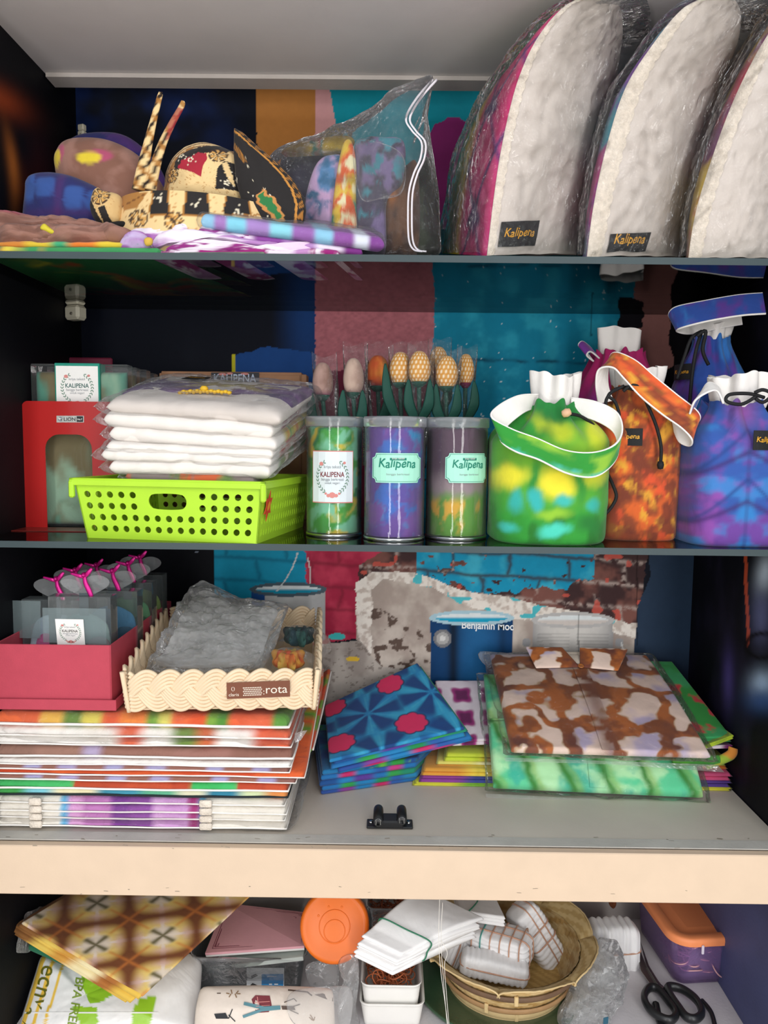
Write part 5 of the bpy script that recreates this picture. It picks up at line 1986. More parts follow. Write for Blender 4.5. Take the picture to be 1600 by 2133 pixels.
def domep(px, py):
    c = crackle(lin(CREAM)*np.ones((len(px), 1)), px, py)
    d = np.sqrt(((px-455)/112)**2+((py-420)/117)**2)
    c = mx(c, lin('#6b3d1c'), ((np.abs(d-0.90) < .018) | (np.abs(d-0.80+0.02*np.sin(py/3)) < .025))*0.9)
    c = mx(c, lin(GOLD), ((d < .86) & (d > .74) & (px < 420))*0.85)
    c = mx(c, lin(BLK), inpoly(px, py, [(382, 375), (392, 348), (420, 335), (450, 328), (470, 318), (492, 322), (486, 345), (440, 350), (410, 372), (395, 385)])*1.0)
    c = mx(c, lin(BLK), inpoly(px, py, [(474, 385), (486, 365), (520, 372), (530, 378), (528, 425), (470, 425)])*1.0)
    c = mx(c, lin('#16120f'), inpoly(px, py, [(424, 352), (430, 335), (452, 326), (468, 328), (474, 340), (450, 345)])*1.0)
    c = mx(c, lin(REDB), inpoly(px, py, [(393, 380), (402, 364), (420, 358), (432, 348), (450, 350), (453, 364), (446, 380), (444, 404), (430, 396), (412, 388)])*1.0)
    for a, b, r in ((472, 352, 18), (380, 392, 15), (534, 362, 8)):
        c = flower(c, px, py, a, b, r)
    c = mx(c, lin(CREAM), inpoly(px, py, [(482, 372), (490, 366), (502, 395), (507, 418), (498, 410), (488, 392)])*1.0)
    return dotsp(c, px, py, ((420, 365), (398, 352), (512, 392), (492, 412)))


o3 = pix3([(346, 440), (347, 390), (354, 360), (370, 330), (395, 311), (425, 303), (455, 308), (490, 322), (525, 338), (545, 365), (547, 410), (535, 450), (440, 470)], 1.05)
blob('crown', o3, P(450, 415, 1.05), (0, -.066, 0), (0, .04, 0), CLOTH_FLAT, t, patt=domep, noise=.05, nsc=40, n=200, nr=60, p=.5)


def wingp(px, py):
    c = lin(BLK)*np.ones((len(px), 1))
    # distance to the outer right edge
    ex = np.interp(py, [262, 280, 310, 340, 370, 400, 430, 470], [489, 512, 545, 580, 608, 628, 637, 634])
    d = ex-px
    c = mx(c, lin(GOLD), ((d < 17) & (d > 3) & (tri((py+px*.4)/22) > d/17*0.9) & (np.sin((px-py)*1.3) > -.3))*1.0)
    c = mx(c, lin('#c98a3c'), ((d > 15) & (d < 20))*1.0)
    c = mx(c, lin('#efe2c4'), (vn(px/5, py/6, 3) > 0.93)*(d > 25)*1.0)
    c = mx(c, lin(GOLD), ((np.abs(px-(490+(py-306)*0.62)) < 5) & (py > 300) & (py < 345) & (np.sin(py*1.2) > -.2))*0.9)
    g = inpoly(px+2*np.sin(py/2.5), py, [(541, 415), (552, 405), (556, 416), (568, 418), (580, 440), (590, 458), (582, 462), (560, 440), (545, 428)])
    gb = inpoly(px+2*np.sin(py/2.5), py, [(536, 416), (552, 399), (562, 412), (574, 416), (590, 444), (597, 464), (580, 466), (556, 446), (540, 432)])
    c = mx(c, lin('#c98a4a'), gb*1.0)
    c = mx(c, lin(GRN), g*1.0)
    return c


o3 = [P(a, b, y) for a, b, y in ((488, 267, 1.00), (505, 276, 1.0), (545, 312, 1.0), (582, 343, 0.995), (612, 375, .99), (634, 412, .985), (638, 440, .98), (632, 468, .98), (560, 476, .985), (510, 440, .985), (492, 380, .99), (487, 320, .995))]
blob('wing', o3, P(555, 405, .985), (0, -.012, 0), (0, .010, 0), CLOTH_FLAT, t, patt=wingp, n=150, nr=46, p=.35, smooth=False, noise=.1)


def cordp(V):
    px, py = topix(V)
    c = mx(lin(CREAM)*np.ones((len(V), 1)), lin('#2a1a12'), (np.sin((py+px*1.5)/5.5) > .45)*1.0)
    c = mx(c, lin('#ad7430'), (np.sin((py-px)/7.0) > .6)*0.9)
    return mx(c, lin('#a82a35'), ((px > 348) & (py < 290) & (py > 225))*0.75)


for pts, rad in (([(288, 396, .985), (297, 355, .988), (308, 300, .992), (320, 250, .996), (333, 200, 1.0), (336, 194, 1.0)], [.0085, .0085, .006, .0045, .0035, .002]),
                 ([(312, 396, .985), (322, 350, .99), (338, 300, 1.0), (358, 258, 1.01), (378, 222, 1.02), (381, 210, 1.02)], [.0085, .0075, .006, .005, .0042, .002])):
    V, F = tubem([P(*q) for q in pts], rad, 46, 10, flat=0.45, upv=(1, 0, 0.2))
    mk('tie', V, F, CLOTH_FLAT, t, col=cordp(V))


def knotp(px, py):
    c = crackle(lin('#d9b67c')*np.ones((len(px), 1)), px, py)
    c = mx(c, lin(BLK), inpoly(px, py, [(186, 430), (196, 420), (220, 470), (190, 460)])*1.0)
    c = mx(c, lin(BLK), inpoly(px, py, [(214, 440), (228, 436), (238, 466), (222, 470)])*1.0)
    return flower(c, px, py, 217, 415, 20)


o3 = pix3([(190, 432), (196, 402), (206, 392), (214, 398), (250, 408), (255, 440), (246, 468), (212, 468), (196, 455)], .985)
blob('knot', o3, P(222, 434, .985), (0, -.016, 0), (0, .014, 0), CLOTH_FLAT, t, patt=knotp, n=110, nr=26, p=.4, noise=.15, nsc=80)
o3 = pix3([(205, 470), (250, 462), (320, 466), (330, 478), (250, 480)], .985)
blob('under_band', o3, P(265, 471, .985), (0, -.012, 0), (0, .02, 0), mat('black_cotton', '#1b1a1b', 0.9), t, n=40, nr=8)

# purple and white folded cloths
PW = ['#efe3f2', '#a45fae', '#d8a8d8', '#8f2f86', '#a9cfe2']
t = thing('folded_cloth', 'crumpled purple and white tie-dyed cloth at the shelf front under the wrapped one', 'cloth', (-0.19, 0.97, Zt), 'folded cloths on the upper shelf')
pwp = tiedye(['#efe3f2', '#b06fb8', '#f3e9f5', '#93358a', '#e9d8ee'], 6, 3, soft=.06, asp=.5)
mgt = lambda u, v: mx(mx(lin('#f3e6f3')*np.ones((len(u), 1)), lin('#a01f78'), sst(.5, .58, fbm(u*16, v*5, 2))), lin('#c98fc8'), sst(.52, .7, fbm(u*9, v*4, 5)))
x0 = P(242, 540, .935)[0]
slab('fold', [A3(x0, .936, Zt), A3(P(705, 540, .925)[0], .926, Zt), A3(-.035, 1.06, Zt), A3(x0+.03, 1.06, Zt)], .009, CLOTH, t, mgt, nu=110, nv=24, r=.0045, wr=.001, zf=lambda U, V: 0.0015*np.sin(U*23))
layers = [
    ([(244, 520), (262, 492), (300, 476), (380, 470), (470, 482), (600, 500), (690, 520), (705, 534), (560, 536), (300, 536)], .972, .028, pwp),
    ([(252, 512), (264, 494), (285, 486), (305, 490), (312, 510), (300, 528), (262, 528)], .945, .014, lambda u, v: tiedye(['#9fb6d6', '#a45fae', '#c9b8dc'], 3, 1)(u, v)),
    ([(318, 506), (340, 486), (400, 480), (470, 492), (560, 506), (640, 520), (600, 526), (470, 510), (400, 498), (345, 512), (325, 520)], .950, .014, lambda u, v: tiedye(['#f3e3f3', '#f6eef7', '#b884c0'], 4, 5)(u, v)),
    ([(345, 522), (400, 500), (470, 512), (560, 520), (640, 522), (655, 506), (662, 524), (690, 536), (560, 534), (400, 530)], .940, .010, lambda u, v: tiedye(['#f3e8f3', '#93287e', '#efdfef', '#e9cfe6'], 7, 6, soft=.04)(u, v))]
for k, (ol, Y, bul, pt) in enumerate(layers):
    o3 = pix3(ol, Y)
    blob('fold', o3, sum(o3)/len(o3), (0, -bul, .003), (0, bul*1.6, 0), CLOTH, t, patt=lambda px, py, pt=pt: pt((px-240)/460, (py-460)/90), noise=.35, nsc=55, seed=k, n=150, nr=20, p=.45)
o3 = pix3([(300, 500), (308, 494), (318, 498), (316, 510), (304, 512)], .928)
blob('dyed_spot', o3, sum(o3)/5, (0, -.004, 0), (0, .004, 0), mat('ochre_dyed_cloth', '#d6b04a', 0.8), t, n=24, nr=5)
pslab('fold', [(372, 541, .918), (552, 539, .918), (560, 530, .99), (372, 531, .99)], .007, CLOTH, t, patt=tiedye(['#5d6a58', '#7f8f76', '#4f574d'], 3, 1), nu=40, nv=10, r=.003)

t = thing('folded_cloth', 'cyan and purple striped tie-dyed cloth in clear wrap, lying on the crumpled one', 'cloth', P(610, 480, .95), 'folded cloths on the upper shelf')
st = stripes(['#8fc3e0', '#a678bd', '#83cfe4', '#a885c6', '#8fd6e6', '#9a64b0', '#8fc9e4', '#8f4f9f', '#dfe3f0', '#7f3a90'], [.07, .14, .25, .38, .5, .62, .72, .84, .92], .018)
Q = [P(418, 477, .942), P(800, 528, .925), P(770, 505, 1.06), P(430, 462, 1.06)]
slab('cloth', Q, .017, CLOTH, t, st, nu=120, nv=30, r=.008, wr=.001, seed=2)
slab('fold', [P(430, 492, .948), P(755, 536, .93), P(740, 516, 1.06), P(440, 474, 1.06)], .009, CLOTH, t, stripes(['#a064b0', '#f0e2f2', '#8f4a9f', '#b98cc6', '#e9dcee', '#7f2f86'], [.15, .3, .5, .7, .88], .03), nu=80, nv=20, r=.0045, wr=.001, seed=4)
e = A3(.006, 0, 0)
slab('wrap', [Q[0]-e*1.2-A3(0, .003, .001), Q[1]+e*.6-A3(0, .003, .001), Q[2]+e, Q[3]-e], .020, FILM, t, nu=60, nv=20, r=.010, wr=.002, ragged=.004, seed=3)

# ------------------------------------------------------------------ clear zip bag with dyed pouches
t = thing('zip_bag', 'clear zip-lock bag of tie-dyed pouches with its corner pulled up, mid upper shelf', 'bag', P(770, 540, 1.05)*A3(1, 1, 0)+A3(0, 0, Zt))
rbw = lambda px, py: mx(mx(mx(lin('#3f9a7a')*np.ones((len(px), 1)), lin('#e6c23a'), sst(.35, .5, fbm(px/26, py/34, 2))), lin('#e0622e'), sst(.52, .64, fbm(px/30+4, py/40, 3))), lin('#efe6b8'), sst(.58, .7, fbm(px/22, py/30+7, 5)))
pst = lambda px, py: mx(mx(lin('#4f86b8')*np.ones((len(px), 1)), lin('#c9a6cf'), sst(.42, .6, fbm(px/34, py/50, 3))), lin('#2f6a94'), sst(.5, .7, fbm(px/30, py/26, 1)))
gry = lambda px, py: mx(mx(lin('#4a4558')*np.ones((len(px), 1)), lin('#7a6a94'), sst(.42, .6, fbm(px/26, py/30, 2))), lin('#3f8a9a'), sst(.6, .72, fbm(px/22+5, py/22, 4)))
brn = lambda px, py: mx(mx(lin('#4a3428')*np.ones((len(px), 1)), lin('#6a4a33'), sst(.4, .6, fbm(px/20, py/40, 2))), lin('#b06a2a'), np.exp(-((px-815)/10)**2-((py-415)/18)**2))
drk = lambda px, py: mx(lin('#1a2018')*np.ones((len(px), 1)), lin('#2f3a26'), sst(.4, .7, fbm(px/26, py/40, 5)))
for lb, ol, Y, bul, pt in [
        ('dark pouch', [(590, 322), (712, 318), (722, 360), (705, 520), (600, 520)], 1.115, .02, lambda px, py: lin('#262338')*np.ones((len(px), 1))),
        ('rainbow flap', [(580, 322), (620, 300), (680, 288), (728, 286), (738, 300), (712, 318), (640, 322)], 1.085, .014, rbw),
        ('pastel blue pouch', [(640, 400), (662, 340), (690, 325), (715, 335), (712, 420), (700, 530), (640, 530), (636, 460)], 1.06, .018, pst),
        ('rainbow-dyed edge', [(716, 300), (732, 295), (742, 340), (742, 420), (742, 530), (706, 530), (692, 480), (694, 420), (704, 350)], 1.035, .014, rbw),
        ('grey and violet pouch', [(738, 320), (760, 290), (800, 288), (842, 300), (838, 380), (806, 420), (800, 530), (742, 530)], 1.05, .022, gry),
        ('brown pouch', [(802, 370), (840, 350), (870, 350), (868, 530), (800, 530)], 1.07, .022, brn),
        ('blackish green pouch', [(862, 400), (880, 332), (898, 345), (912, 430), (914, 530), (858, 530)], 1.085, .022, drk)]:
    o3 = pix3(ol, Y)
    blob('pouch', o3, sum(o3)/len(o3), (0, -bul, 0), (0, bul, 0), CLOTH, t, patt=pt, noise=.15, nsc=60, n=90, nr=22, p=.35, label=lb)
o3 = [P(a, b, y) for a, b, y in ((560, 330, 1.07), (600, 302, 1.07), (660, 283, 1.07), (720, 262, 1.06), (780, 222, 1.05), (840, 182, 1.03), (906, 158, 1.02), (898, 200, 1.03), (890, 245, 1.04), (900, 310, 1.05), (914, 400, 1.06), (920, 530, 1.06), (800, 548, 1.06), (640, 548, 1.06), (570, 500, 1.07))]
blob('clear_film', o3, P(760, 400, 1.06), (0, -.058, 0), (0, .05, 0), film('zip_bag_film', .05, crinkle=1.0, cscale=34, rough=.1, gain=1.5), t, noise=.22, nsc=40, n=110, nr=26, p=.42, smooth=False)
for k, dx_ in enumerate((0, 8)):
    z3 = [P(a+dx_, b, y) for a, b, y in ((902, 166, 1.01), (868, 205, 1.0), (846, 246, .995), (858, 272, .99), (878, 296, .988), (876, 330, .988), (862, 362, .988), (852, 400, .988), (850, 450, .988), (852, 500, .99), (862, 520, .99), (880, 524, .985))]
    V, F = tubem(z3, .0016, 60, 6, flat=.6)
    mk('zip_strip', V, F, mat('milky_zip', '#e9e4ea', 0.35, var=.05), t)
o3 = [P(a, b, .975) for a, b in ((738, 300), (800, 300), (842, 330), (838, 400), (790, 415), (750, 410))]
blob('inner_wrap', o3, sum(o3)/6, (0, -.006, 0), (0, .006, 0), FILM_FINE, t, noise=.6, nsc=90, n=50, nr=12)

# ------------------------------------------------------------------ three bagged cushions
LACE = mat('cream_lace', '#e6dacb', 0.85, bump=0.8, bscale=500, bdist=.002, var=.15, vscale=200)


def cushion(lb, S, B, K, seed, facefn, xm=None):
    def cur(L, n=46):
        p = crom([P(*q) for q in L], n)
        p[:, 2] = np.clip(p[:, 2], Zt+0.0005, ZC-0.004)
        if xm:
            p[:, 0] = np.minimum(p[:, 0], xm)
        return p
    n = 46
    s_, b_, k_ = cur(S), cur(B), cur(K)
    T = np.linspace(0, 1, n)
    env = np.sqrt(np.clip(np.sin(PI*np.clip(T*0.93+0.05, 0, 1)), 0, 1))
    t = thing('bagged_cushion', lb, 'cushion', s_[0]*.34+b_[0]*.33+k_[0]*.33, 'bagged cushions on the upper shelf')

    def side(a, b, bul, grow=0.0):
        d = (b-a)*A3(1, 1, 0)
        nrm = np.stack([d[:, 1], -d[:, 0], 0*d[:, 0]], 1)
        nrm /= np.linalg.norm(nrm, axis=1)[:, None]+1e-9

        def f(u, v):
            u = np.asarray(u, float)
            v = np.asarray(v, float)
            i = np.clip(v, 0, 1)*(n-1)

            def it(A):
                i0 = np.clip(np.floor(i).astype(int), 0, n-2)
                w = (i-i0)[..., None]
                return A[i0]*(1-w)+A[i0+1]*w
            p = it(a)*(1-u[..., None])+it(b)*u[..., None]
            e = np.interp(v, T, env)
            bu = bul*e*np.clip(4*u*(1-u), 0, 1)**0.6
            w = 0.0035*(fbm(u*5+seed, v*7, seed)-.5)*2*np.clip(4*u*(1-u), 0, 1)+0.003*np.exp(-((v-0.0)/.02)**2)*np.sin(u*22+seed)*u*(1-u)*4
            return p+it(nrm)*(bu+w+grow)[..., None]
        return f
    w1 = side(s_, b_, .024)
    w2 = side(b_, k_, .016)
    w3 = side(k_, s_, .014)
    U, Vv = np.meshgrid(np.linspace(0, 1, 40), np.linspace(0, 1, 60), indexing='ij')
    X1, X2 = w1(U, Vv).reshape(-1, 3), w2(U, Vv).reshape(-1, 3)
    F = gridF(40, 60)
    mk('back_cover', np.concatenate([X1, X2]), np.concatenate([F, F+len(X1)]), WHITE_CLOTH, t, label='white cotton back of the cushion')
    U3, V3 = np.meshgrid(np.linspace(0, 1, 60), np.linspace(0, 1, 120), indexing='ij')
    mk('dyed_face', w3(U3, V3).reshape(-1, 3), gridF(60, 120), CLOTH, t, col=facefn(U3.ravel(), V3.ravel()), label='tie-dyed front of the cushion')
    Ub, Vb = np.meshgrid(np.linspace(0, 1, 14), np.linspace(0, 1, 14), indexing='ij')
    e1 = w1(Ub[:, 0], Ub[:, 0]*0)
    e2 = w3(1-Ub[:, 0], Ub[:, 0]*0)
    bx_ = e2[:, None]*(1-Vb[..., None])+e1[:, None]*Vb[..., None]
    bx_[..., 2] = Zt+.0004
    mk('base', bx_.reshape(-1, 3), gridF(14, 14, flip=True), WHITE_CLOTH, t)
    # lace along the seam
    lv = np.linspace(0.0, 0.985, 160)
    lw = 0.035+0.010*np.abs(np.sin(lv*90)) if seed == 1 else 0.09+0.016*np.abs(np.sin(lv*80))
    a = w1(np.full(160, 0.004), lv)
    parts = []
    cols_ = [w1(lw*q+0.002, lv)+snorm(w1, np.clip(lw*q+.002, .002, .99), np.clip(lv, .002, .98))*0.0016 for q in np.linspace(0, 1, 5)]
    Vl = np.transpose(np.array(cols_), (1, 0, 2)).reshape(-1, 3)
    mk('lace_trim', Vl, gridF(160, 5, flip=True), LACE, t, label='cream lace along the seam')
    # woven tag
    z_of = lambda v: w1(np.array([.3]), np.array([v]))[0]
    return t, w1, (s_, b_, k_)


def bagfilm(t, s_, b_, k_, seed, grow=.008, ear=.02):
    NQ, n = 150, 120
    rs = lambda A: np.stack([np.interp(np.linspace(0, len(A)-1, n), np.arange(len(A)), A[:, i]) for i in range(3)], 1)
    s_, b_, k_ = rs(s_), rs(b_), rs(k_)
    cen = (s_+b_+k_)/3
    rings = []
    for q in np.linspace(0, 1, NQ, endpoint=False):
        if q < 1/3:
            p = s_*(1-q*3)+b_*q*3
            a, b = s_, b_
            bu = .027
        elif q < 2/3:
            p = b_*(2-q*3)+k_*(q*3-1)
            a, b = b_, k_
            bu = .019
        else:
            p = k_*(3-q*3)+s_*(q*3-2)
            a, b = k_, s_
            bu = .017
        u = (q*3) % 1
        d = (b-a)*A3(1, 1, 0)
        nrm = np.stack([d[:, 1], -d[:, 0], 0*d[:, 0]], 1)
        nrm /= np.linalg.norm(nrm, axis=1)[:, None]+1e-9
        e = np.sqrt(np.clip(np.sin(PI*np.clip(np.linspace(0, 1, n)*.93+.05, 0, 1)), 0, 1))
        out = p+nrm*(bu*e*(4*u*(1-u))**.6+.002)[:, None]
        rad = out-cen
        rad[:, 2] = 0
        rl = np.linalg.norm(rad, axis=1)[:, None]+1e-6
        tt = np.linspace(0, 1, n)[:, None]
        out = out+rad/rl*(grow*.5+grow*1.1*(fbm(np.full(n, q*14)+seed, np.linspace(0, 9, n), seed)-.35)[:, None]+.0032*(1-2*np.abs(2*fbm(np.full(n, q*46)+np.linspace(0, 9, n), np.linspace(0, 26, n)-q*30, seed+1)-1))[:, None])
        if ear and 0.22 < q < 0.42:
            out = out+A3(1, -.3, 0)*ear*np.exp(-((q-.33)/.035)**2)*sst(.25, .6, tt)
        rings.append(out)
    V = np.array(rings)
    V[..., 0] = np.minimum(V[..., 0], XR-.003)
    V[..., 2] = np.clip(V[..., 2]+.002, Zt+.0003, ZC-.002)
    mk('plastic_bag', V.reshape(-1, 3), gridF(NQ, n, closeu=True), film('cushion_bag', .015, crinkle=1.0, cscale=24, rough=.10, gain=1.5), t)


def pinkface(u, v):
    n = fbm(u*3, v*6, 2)
    c = mx(lin('#d6246f')*np.ones((len(u), 1)), lin('#e23a8a'), sst(.4, .7, n))
    # green / yellow edge at the back
    e = sst(.62, .45, u+0.12*(n-.5))
    c = mx(c, lin('#e6cf3a'), e)
    c = mx(c, lin('#3f9a4a'), sst(.45, .28, u+0.15*(fbm(u*2, v*9, 4)-.5)))
    # violet shibori stars and lines
    for zc in (.12, .45, .75):
        d = np.abs(v-zc-0.9*(u-.75))
        c = mx(c, lin('#4a2470'), np.exp(-(d/.018)**2)*(u > .5))
        d = np.abs(v-zc+0.7*(u-.75))
        c = mx(c, lin('#5a2a7a'), np.exp(-(d/.016)**2)*(u > .5)*.9)
        d = np.sqrt(((u-.75)/.10)**2+((v-zc)/.05)**2)
        c = mx(c, lin('#42206a'), sst(1.2, .6, d+.3*np.sin(np.arctan2(v-zc, u-.75)*7)))
    return c


wv = lambda a, b, c_: (lambda u, v: mx(mx(lin(a)*np.ones((len(u), 1)), lin(b), sst(.4, .6, fbm(u*4, v*7, 1))), lin(c_), sst(.5, .65, fbm(u*5+3, v*8, 4))))
c1 = cushion('leftmost bagged white cushion with pink, green and violet tie-dyed face', [(1014, 533, .950), (1030, 400, .945), (1048, 290, .94), (1078, 170, .93), (1120, 80, .915), (1178, 15, .90), (1236, -6, .888)],
             [(1214, 531, 1.05), (1240, 400, 1.05), (1262, 290, 1.045), (1284, 150, 1.02), (1294, 70, .985), (1284, 15, .94), (1240, -6, .889)],
             [(922, 528, 1.165), (938, 430, 1.165), (962, 320, 1.155), (1010, 230, 1.13), (1080, 160, 1.07), (1160, 60, .98), (1235, -6, .89)], 1, pinkface)
c2 = cushion('middle bagged white cushion with a wide lace seam', [(1222, 536, .950), (1236, 430, .945), (1262, 310, .94), (1300, 190, .93), (1356, 100, .915), (1424, 20, .90), (1492, -6, .888)],
             [(1418, 536, 1.03), (1440, 420, 1.03), (1462, 310, 1.025), (1500, 180, 1.0), (1534, 90, .97), (1536, 20, .93), (1496, -6, .889)],
             [(1232, 532, 1.16), (1252, 430, 1.16), (1278, 320, 1.15), (1316, 230, 1.12), (1370, 150, 1.06), (1440, 60, .98), (1490, -6, .89)], 2, wv('#b0307a', '#3f8fa0', '#7a3aa0'))
c3 = cushion('rightmost bagged white cushion, cut off by the picture edge', [(1434, 540, .950), (1448, 450, .945), (1480, 340, .94), (1524, 220, .93), (1572, 120, .915), (1622, 40, .90), (1650, -2, .888)],
             [(1620, 540, .975), (1630, 440, .975), (1640, 340, .975), (1655, 220, .965), (1670, 120, .945), (1680, 40, .92), (1655, -2, .889)],
             [(1446, 536, 1.16), (1462, 440, 1.16), (1488, 330, 1.15), (1520, 240, 1.12), (1560, 160, 1.06), (1610, 70, .98), (1648, -2, .89)], 3, wv('#c9a83a', '#7a3a6a', '#b0304a'), xm=.4985)
for (t, w1, (s_, b_, k_)), sd, tg in ((c1, 1, (.06, .030, .38, .092)), (c2, 2, (.14, .022, .50, .080)), (c3, 3, None)):
    if tg:
        u0, v0, u1, v1 = tg
        woven_tag(w1, u0, v0, u1, v1, np.linalg.norm(w1(np.array([u1]), np.array([v0]))-w1(np.array([u0]), np.array([v0])))/(u1-u0)/(np.linalg.norm(w1(np.array([u0]), np.array([v1]))-w1(np.array([u0]), np.array([v0])))/(v1-v0)), t, off=.003)
    bagfilm(t, s_, b_, k_, sd, ear=.022 if sd < 3 else 0)
# ------------------------------------------------------------------ wooden shelf, left: placemats
YM = 0.936


def zpx(py, px=300, Y=YM):
    return float(P(px, py, Y)[2])


HEM = mat('white_hem', '#f4f0ea', 0.8, bump=.3, bscale=500, bdist=.0006)
HEMB = mat('black_hem', '#20282c', 0.8, bump=.3, bscale=500, bdist=.0006)
QUILT = mat('quilted_dyed_cotton', None, 0.85, sheen=.1, bump=.25, bscale=700, bdist=.0006, var=.06, wr=.35, wrscale=30)


def placemat(t, x0, x1, y0, y1, zb, zt, patt, hem, seed, tw=None, depth=.27, m=None, nu=110):
    h = zt-zb
    Q = [A3(x0, y0, zb), A3(x1, y0-.002, zb), A3(x1+.002, y0+depth, zb), A3(x0, y0+depth, zb)]
    Q = [q*A3(1, 0, 1)+A3(0, min(q[1], YB-.004), 0) for q in Q]
    w = lambda U: .0008*np.sin(U*9+seed)+.0003*np.sin(U*31+seed*2)
    zf = (lambda U, V: w(U)*.6+(tw(U, V) if tw else 0))
    slab('mat', Q, h*.96, m or QUILT, t, patt, nu=nu, nv=20, r=h*.55, wr=.0008, wsc=20, seed=seed, zf=zf, bot=1, ragged=.0012)
    # piped hem round the lower front and right edges
    us = np.linspace(0, 1, 60)
    pf = np.stack([x0+(x1-x0)*us, np.full(60, y0-.0006), zb+h*.30+w(us)*.6+(tw(us, us*0) if tw else 0)], 1)
    vs = np.linspace(0, 1, 16)[1:]
    pr_ = np.stack([np.full(15, x1+.0006), np.minimum(y0+depth*vs, YB-.004), zb+h*.30+(tw(vs*0+1, vs) if tw else 0)+w(np.ones(15))*.6], 1)
    V, F = tubem(np.concatenate([pf, pr_]), max(.0011, h*.10), 75, 6, smooth=False)
    mk('hem', V, F, hem, t, label='white piped hem' if hem is HEM else 'black piped hem')


Lx = XL+.004
og = stripes(['#e0673a', '#e3b04a', '#6a8a3a', '#d9c85a', '#dd5f36', '#e8863f', '#6f9a3f', '#d9d06a', '#e0683c', '#d9572f', '#7aa23f', '#4f8a34', '#e0623a', '#e56a42', '#5f9a3a'],
             [.16, .24, .30, .37, .43, .52, .56, .60, .66, .72, .76, .80, .87, .95], .014)
wh = lambda u, v: lin('#efeae4')*np.ones((len(u), 1))
whd = stripes(['#efeae4', '#e9e2da', '#d9694a', '#efeae4', '#6f8a3f', '#c9683f', '#efeae4', '#d95f3a'], [.3, .42, .5, .6, .68, .75, .88], .03)
brn2 = stripes(['#8f6a5c', '#9a7263', '#b0a0bf', '#94695c', '#9c6f64', '#8a6053'], [.14, .30, .36, .6, .8], .02)
brnl = stripes(['#97675a', '#a9a3c9', '#97675a', '#ab9fc6', '#9a6a60', '#a8a2c9', '#97675a', '#a9a0c6', '#97675a', '#a8a2c9', '#97675a', '#a39ac2', '#8a5e55'], [.1, .16, .22, .28, .38, .44, .52, .58, .72, .78, .88, .94], .012)
orgc = lambda u, v: mx(lin('#c94a26')*np.ones((len(u), 1)), lin('#e0622f'), sst(.4, .7, fbm(u*7, v*3, 2)))
orgg = stripes(['#3fb05f', '#46b565', '#b8482a', '#c24f2e', '#b9462a', '#3db55f', '#43bb68', '#b9472b', '#c4502f'], [.15, .27, .45, .6, .665, .78, .83, .93], .006)
cyt = stripes(['#3f9a4a', '#7ac2cf', '#e3d9b0', '#3f8fa6', '#5fae8a', '#d9d6b8', '#2f7f9a', '#c9d6a8', '#d98a4a'], [.1, .2, .35, .5, .62, .72, .84, .93], .03)
crm = stripes(['#e6dfd3', '#e9e2d6', '#5fb0d9', '#d9a0cf', '#c07ab8', '#7f3a94', '#8f4a9f', '#d6a6d6', '#cf9ad0', '#a8307a', '#5fb4dc', '#e9e2d6', '#e9e2d6'], [.10, .225, .25, .30, .40, .46, .54, .58, .66, .70, .725, .85], .008)


def mx0(px, Y=YM):
    return float(P(px, 1600, Y)[0])


# bottom pack: four cream mats in one wrap
t = thing('placemat_pack', 'pack of four cream placemats with a violet dyed band, bottom of the placemat stack', 'placemats', (-.31, YM+.12, T3), 'placemats in the stack')
yb = [1727, 1711, 1696, 1680, 1663]
for k in range(4):
    placemat(t, Lx, mx0(596-4*(k % 2)), YM+.002*(k % 2), YM, max(zpx(yb[k]), T3+.0015), zpx(yb[k+1]), crm, HEM, k)
    # lace bands beside the dyed band
    for px in (72, 428):
        c = A3(mx0(px), YM-.0015, (zpx(yb[k])+zpx(yb[k+1]))/2)
        V, F = boxm(c, (.016, .004, zpx(yb[k+1])-zpx(yb[k])-.001), .0015)
        mk('lace_band', V, F, LACE, t)
Q = [A3(Lx-.002, YM-.004, T3+.0004), A3(mx0(622), YM-.006, T3+.0004), A3(mx0(626), YB-.004, T3+.0004), A3(Lx-.002, YB-.004, T3+.0004)]
slab('wrap', Q, zpx(1658)-T3, FILM, t, nu=70, nv=22, r=.016, wr=.003, wsc=12, ragged=.006, seed=3)
mats = [  # top px, bottom px, right px, pattern, hem, label
    (1640, 1664, 599, cyt, HEMB, 'black-hemmed cyan tie-dyed placemat just above the cream pack'),
    (1627, 1650, 600, orgg, HEM, 'rust orange placemat with two bright green patches'),
    (1617, 1628, 616, brnl, HEM, 'thin brown placemat with pale lavender dots under the long orange one'),
    (1606, 1618, 634, orgc, HEM, 'orange placemat sticking out furthest right, its end curling up'),
    (1594, 1607, 603, brnl, HEM, 'brown placemat with lavender dots above the long orange one'),
    (1584, 1595, 606, wh, HEM, 'white-edged placemat under the thick brown one'),
    (1559, 1584, 609, brn2, HEM, 'thick brown placemat below the clear wrapped top pack')]
for k, (ya, yb_, xr, pt, hm, lb) in enumerate(mats):
    t = thing('placemat', lb, 'placemat', (-.31, YM+.12, zpx(yb_)), 'placemats in the stack')
    tw = None
    if xr == 634:
        tw = lambda U, V: .058*sst(.86, .95, U)*V**1.3
        pt = lambda u, v: mx(orgc(u, v), lin('#5f9a2f'), sst(.52, .60, fbm(u*9, v*14, 4))*sst(.9, .95, u))
    placemat(t, Lx, mx0(xr), YM-.001*(k % 3), YM, zpx(yb_), zpx(ya), pt, hm, k+5, tw, nu=150 if tw else 110)
t = thing('placemat', 'green striped placemat end standing up behind the long orange one', 'placemat', (mx0(640), 1.2, zpx(1600)), 'placemats in the stack')
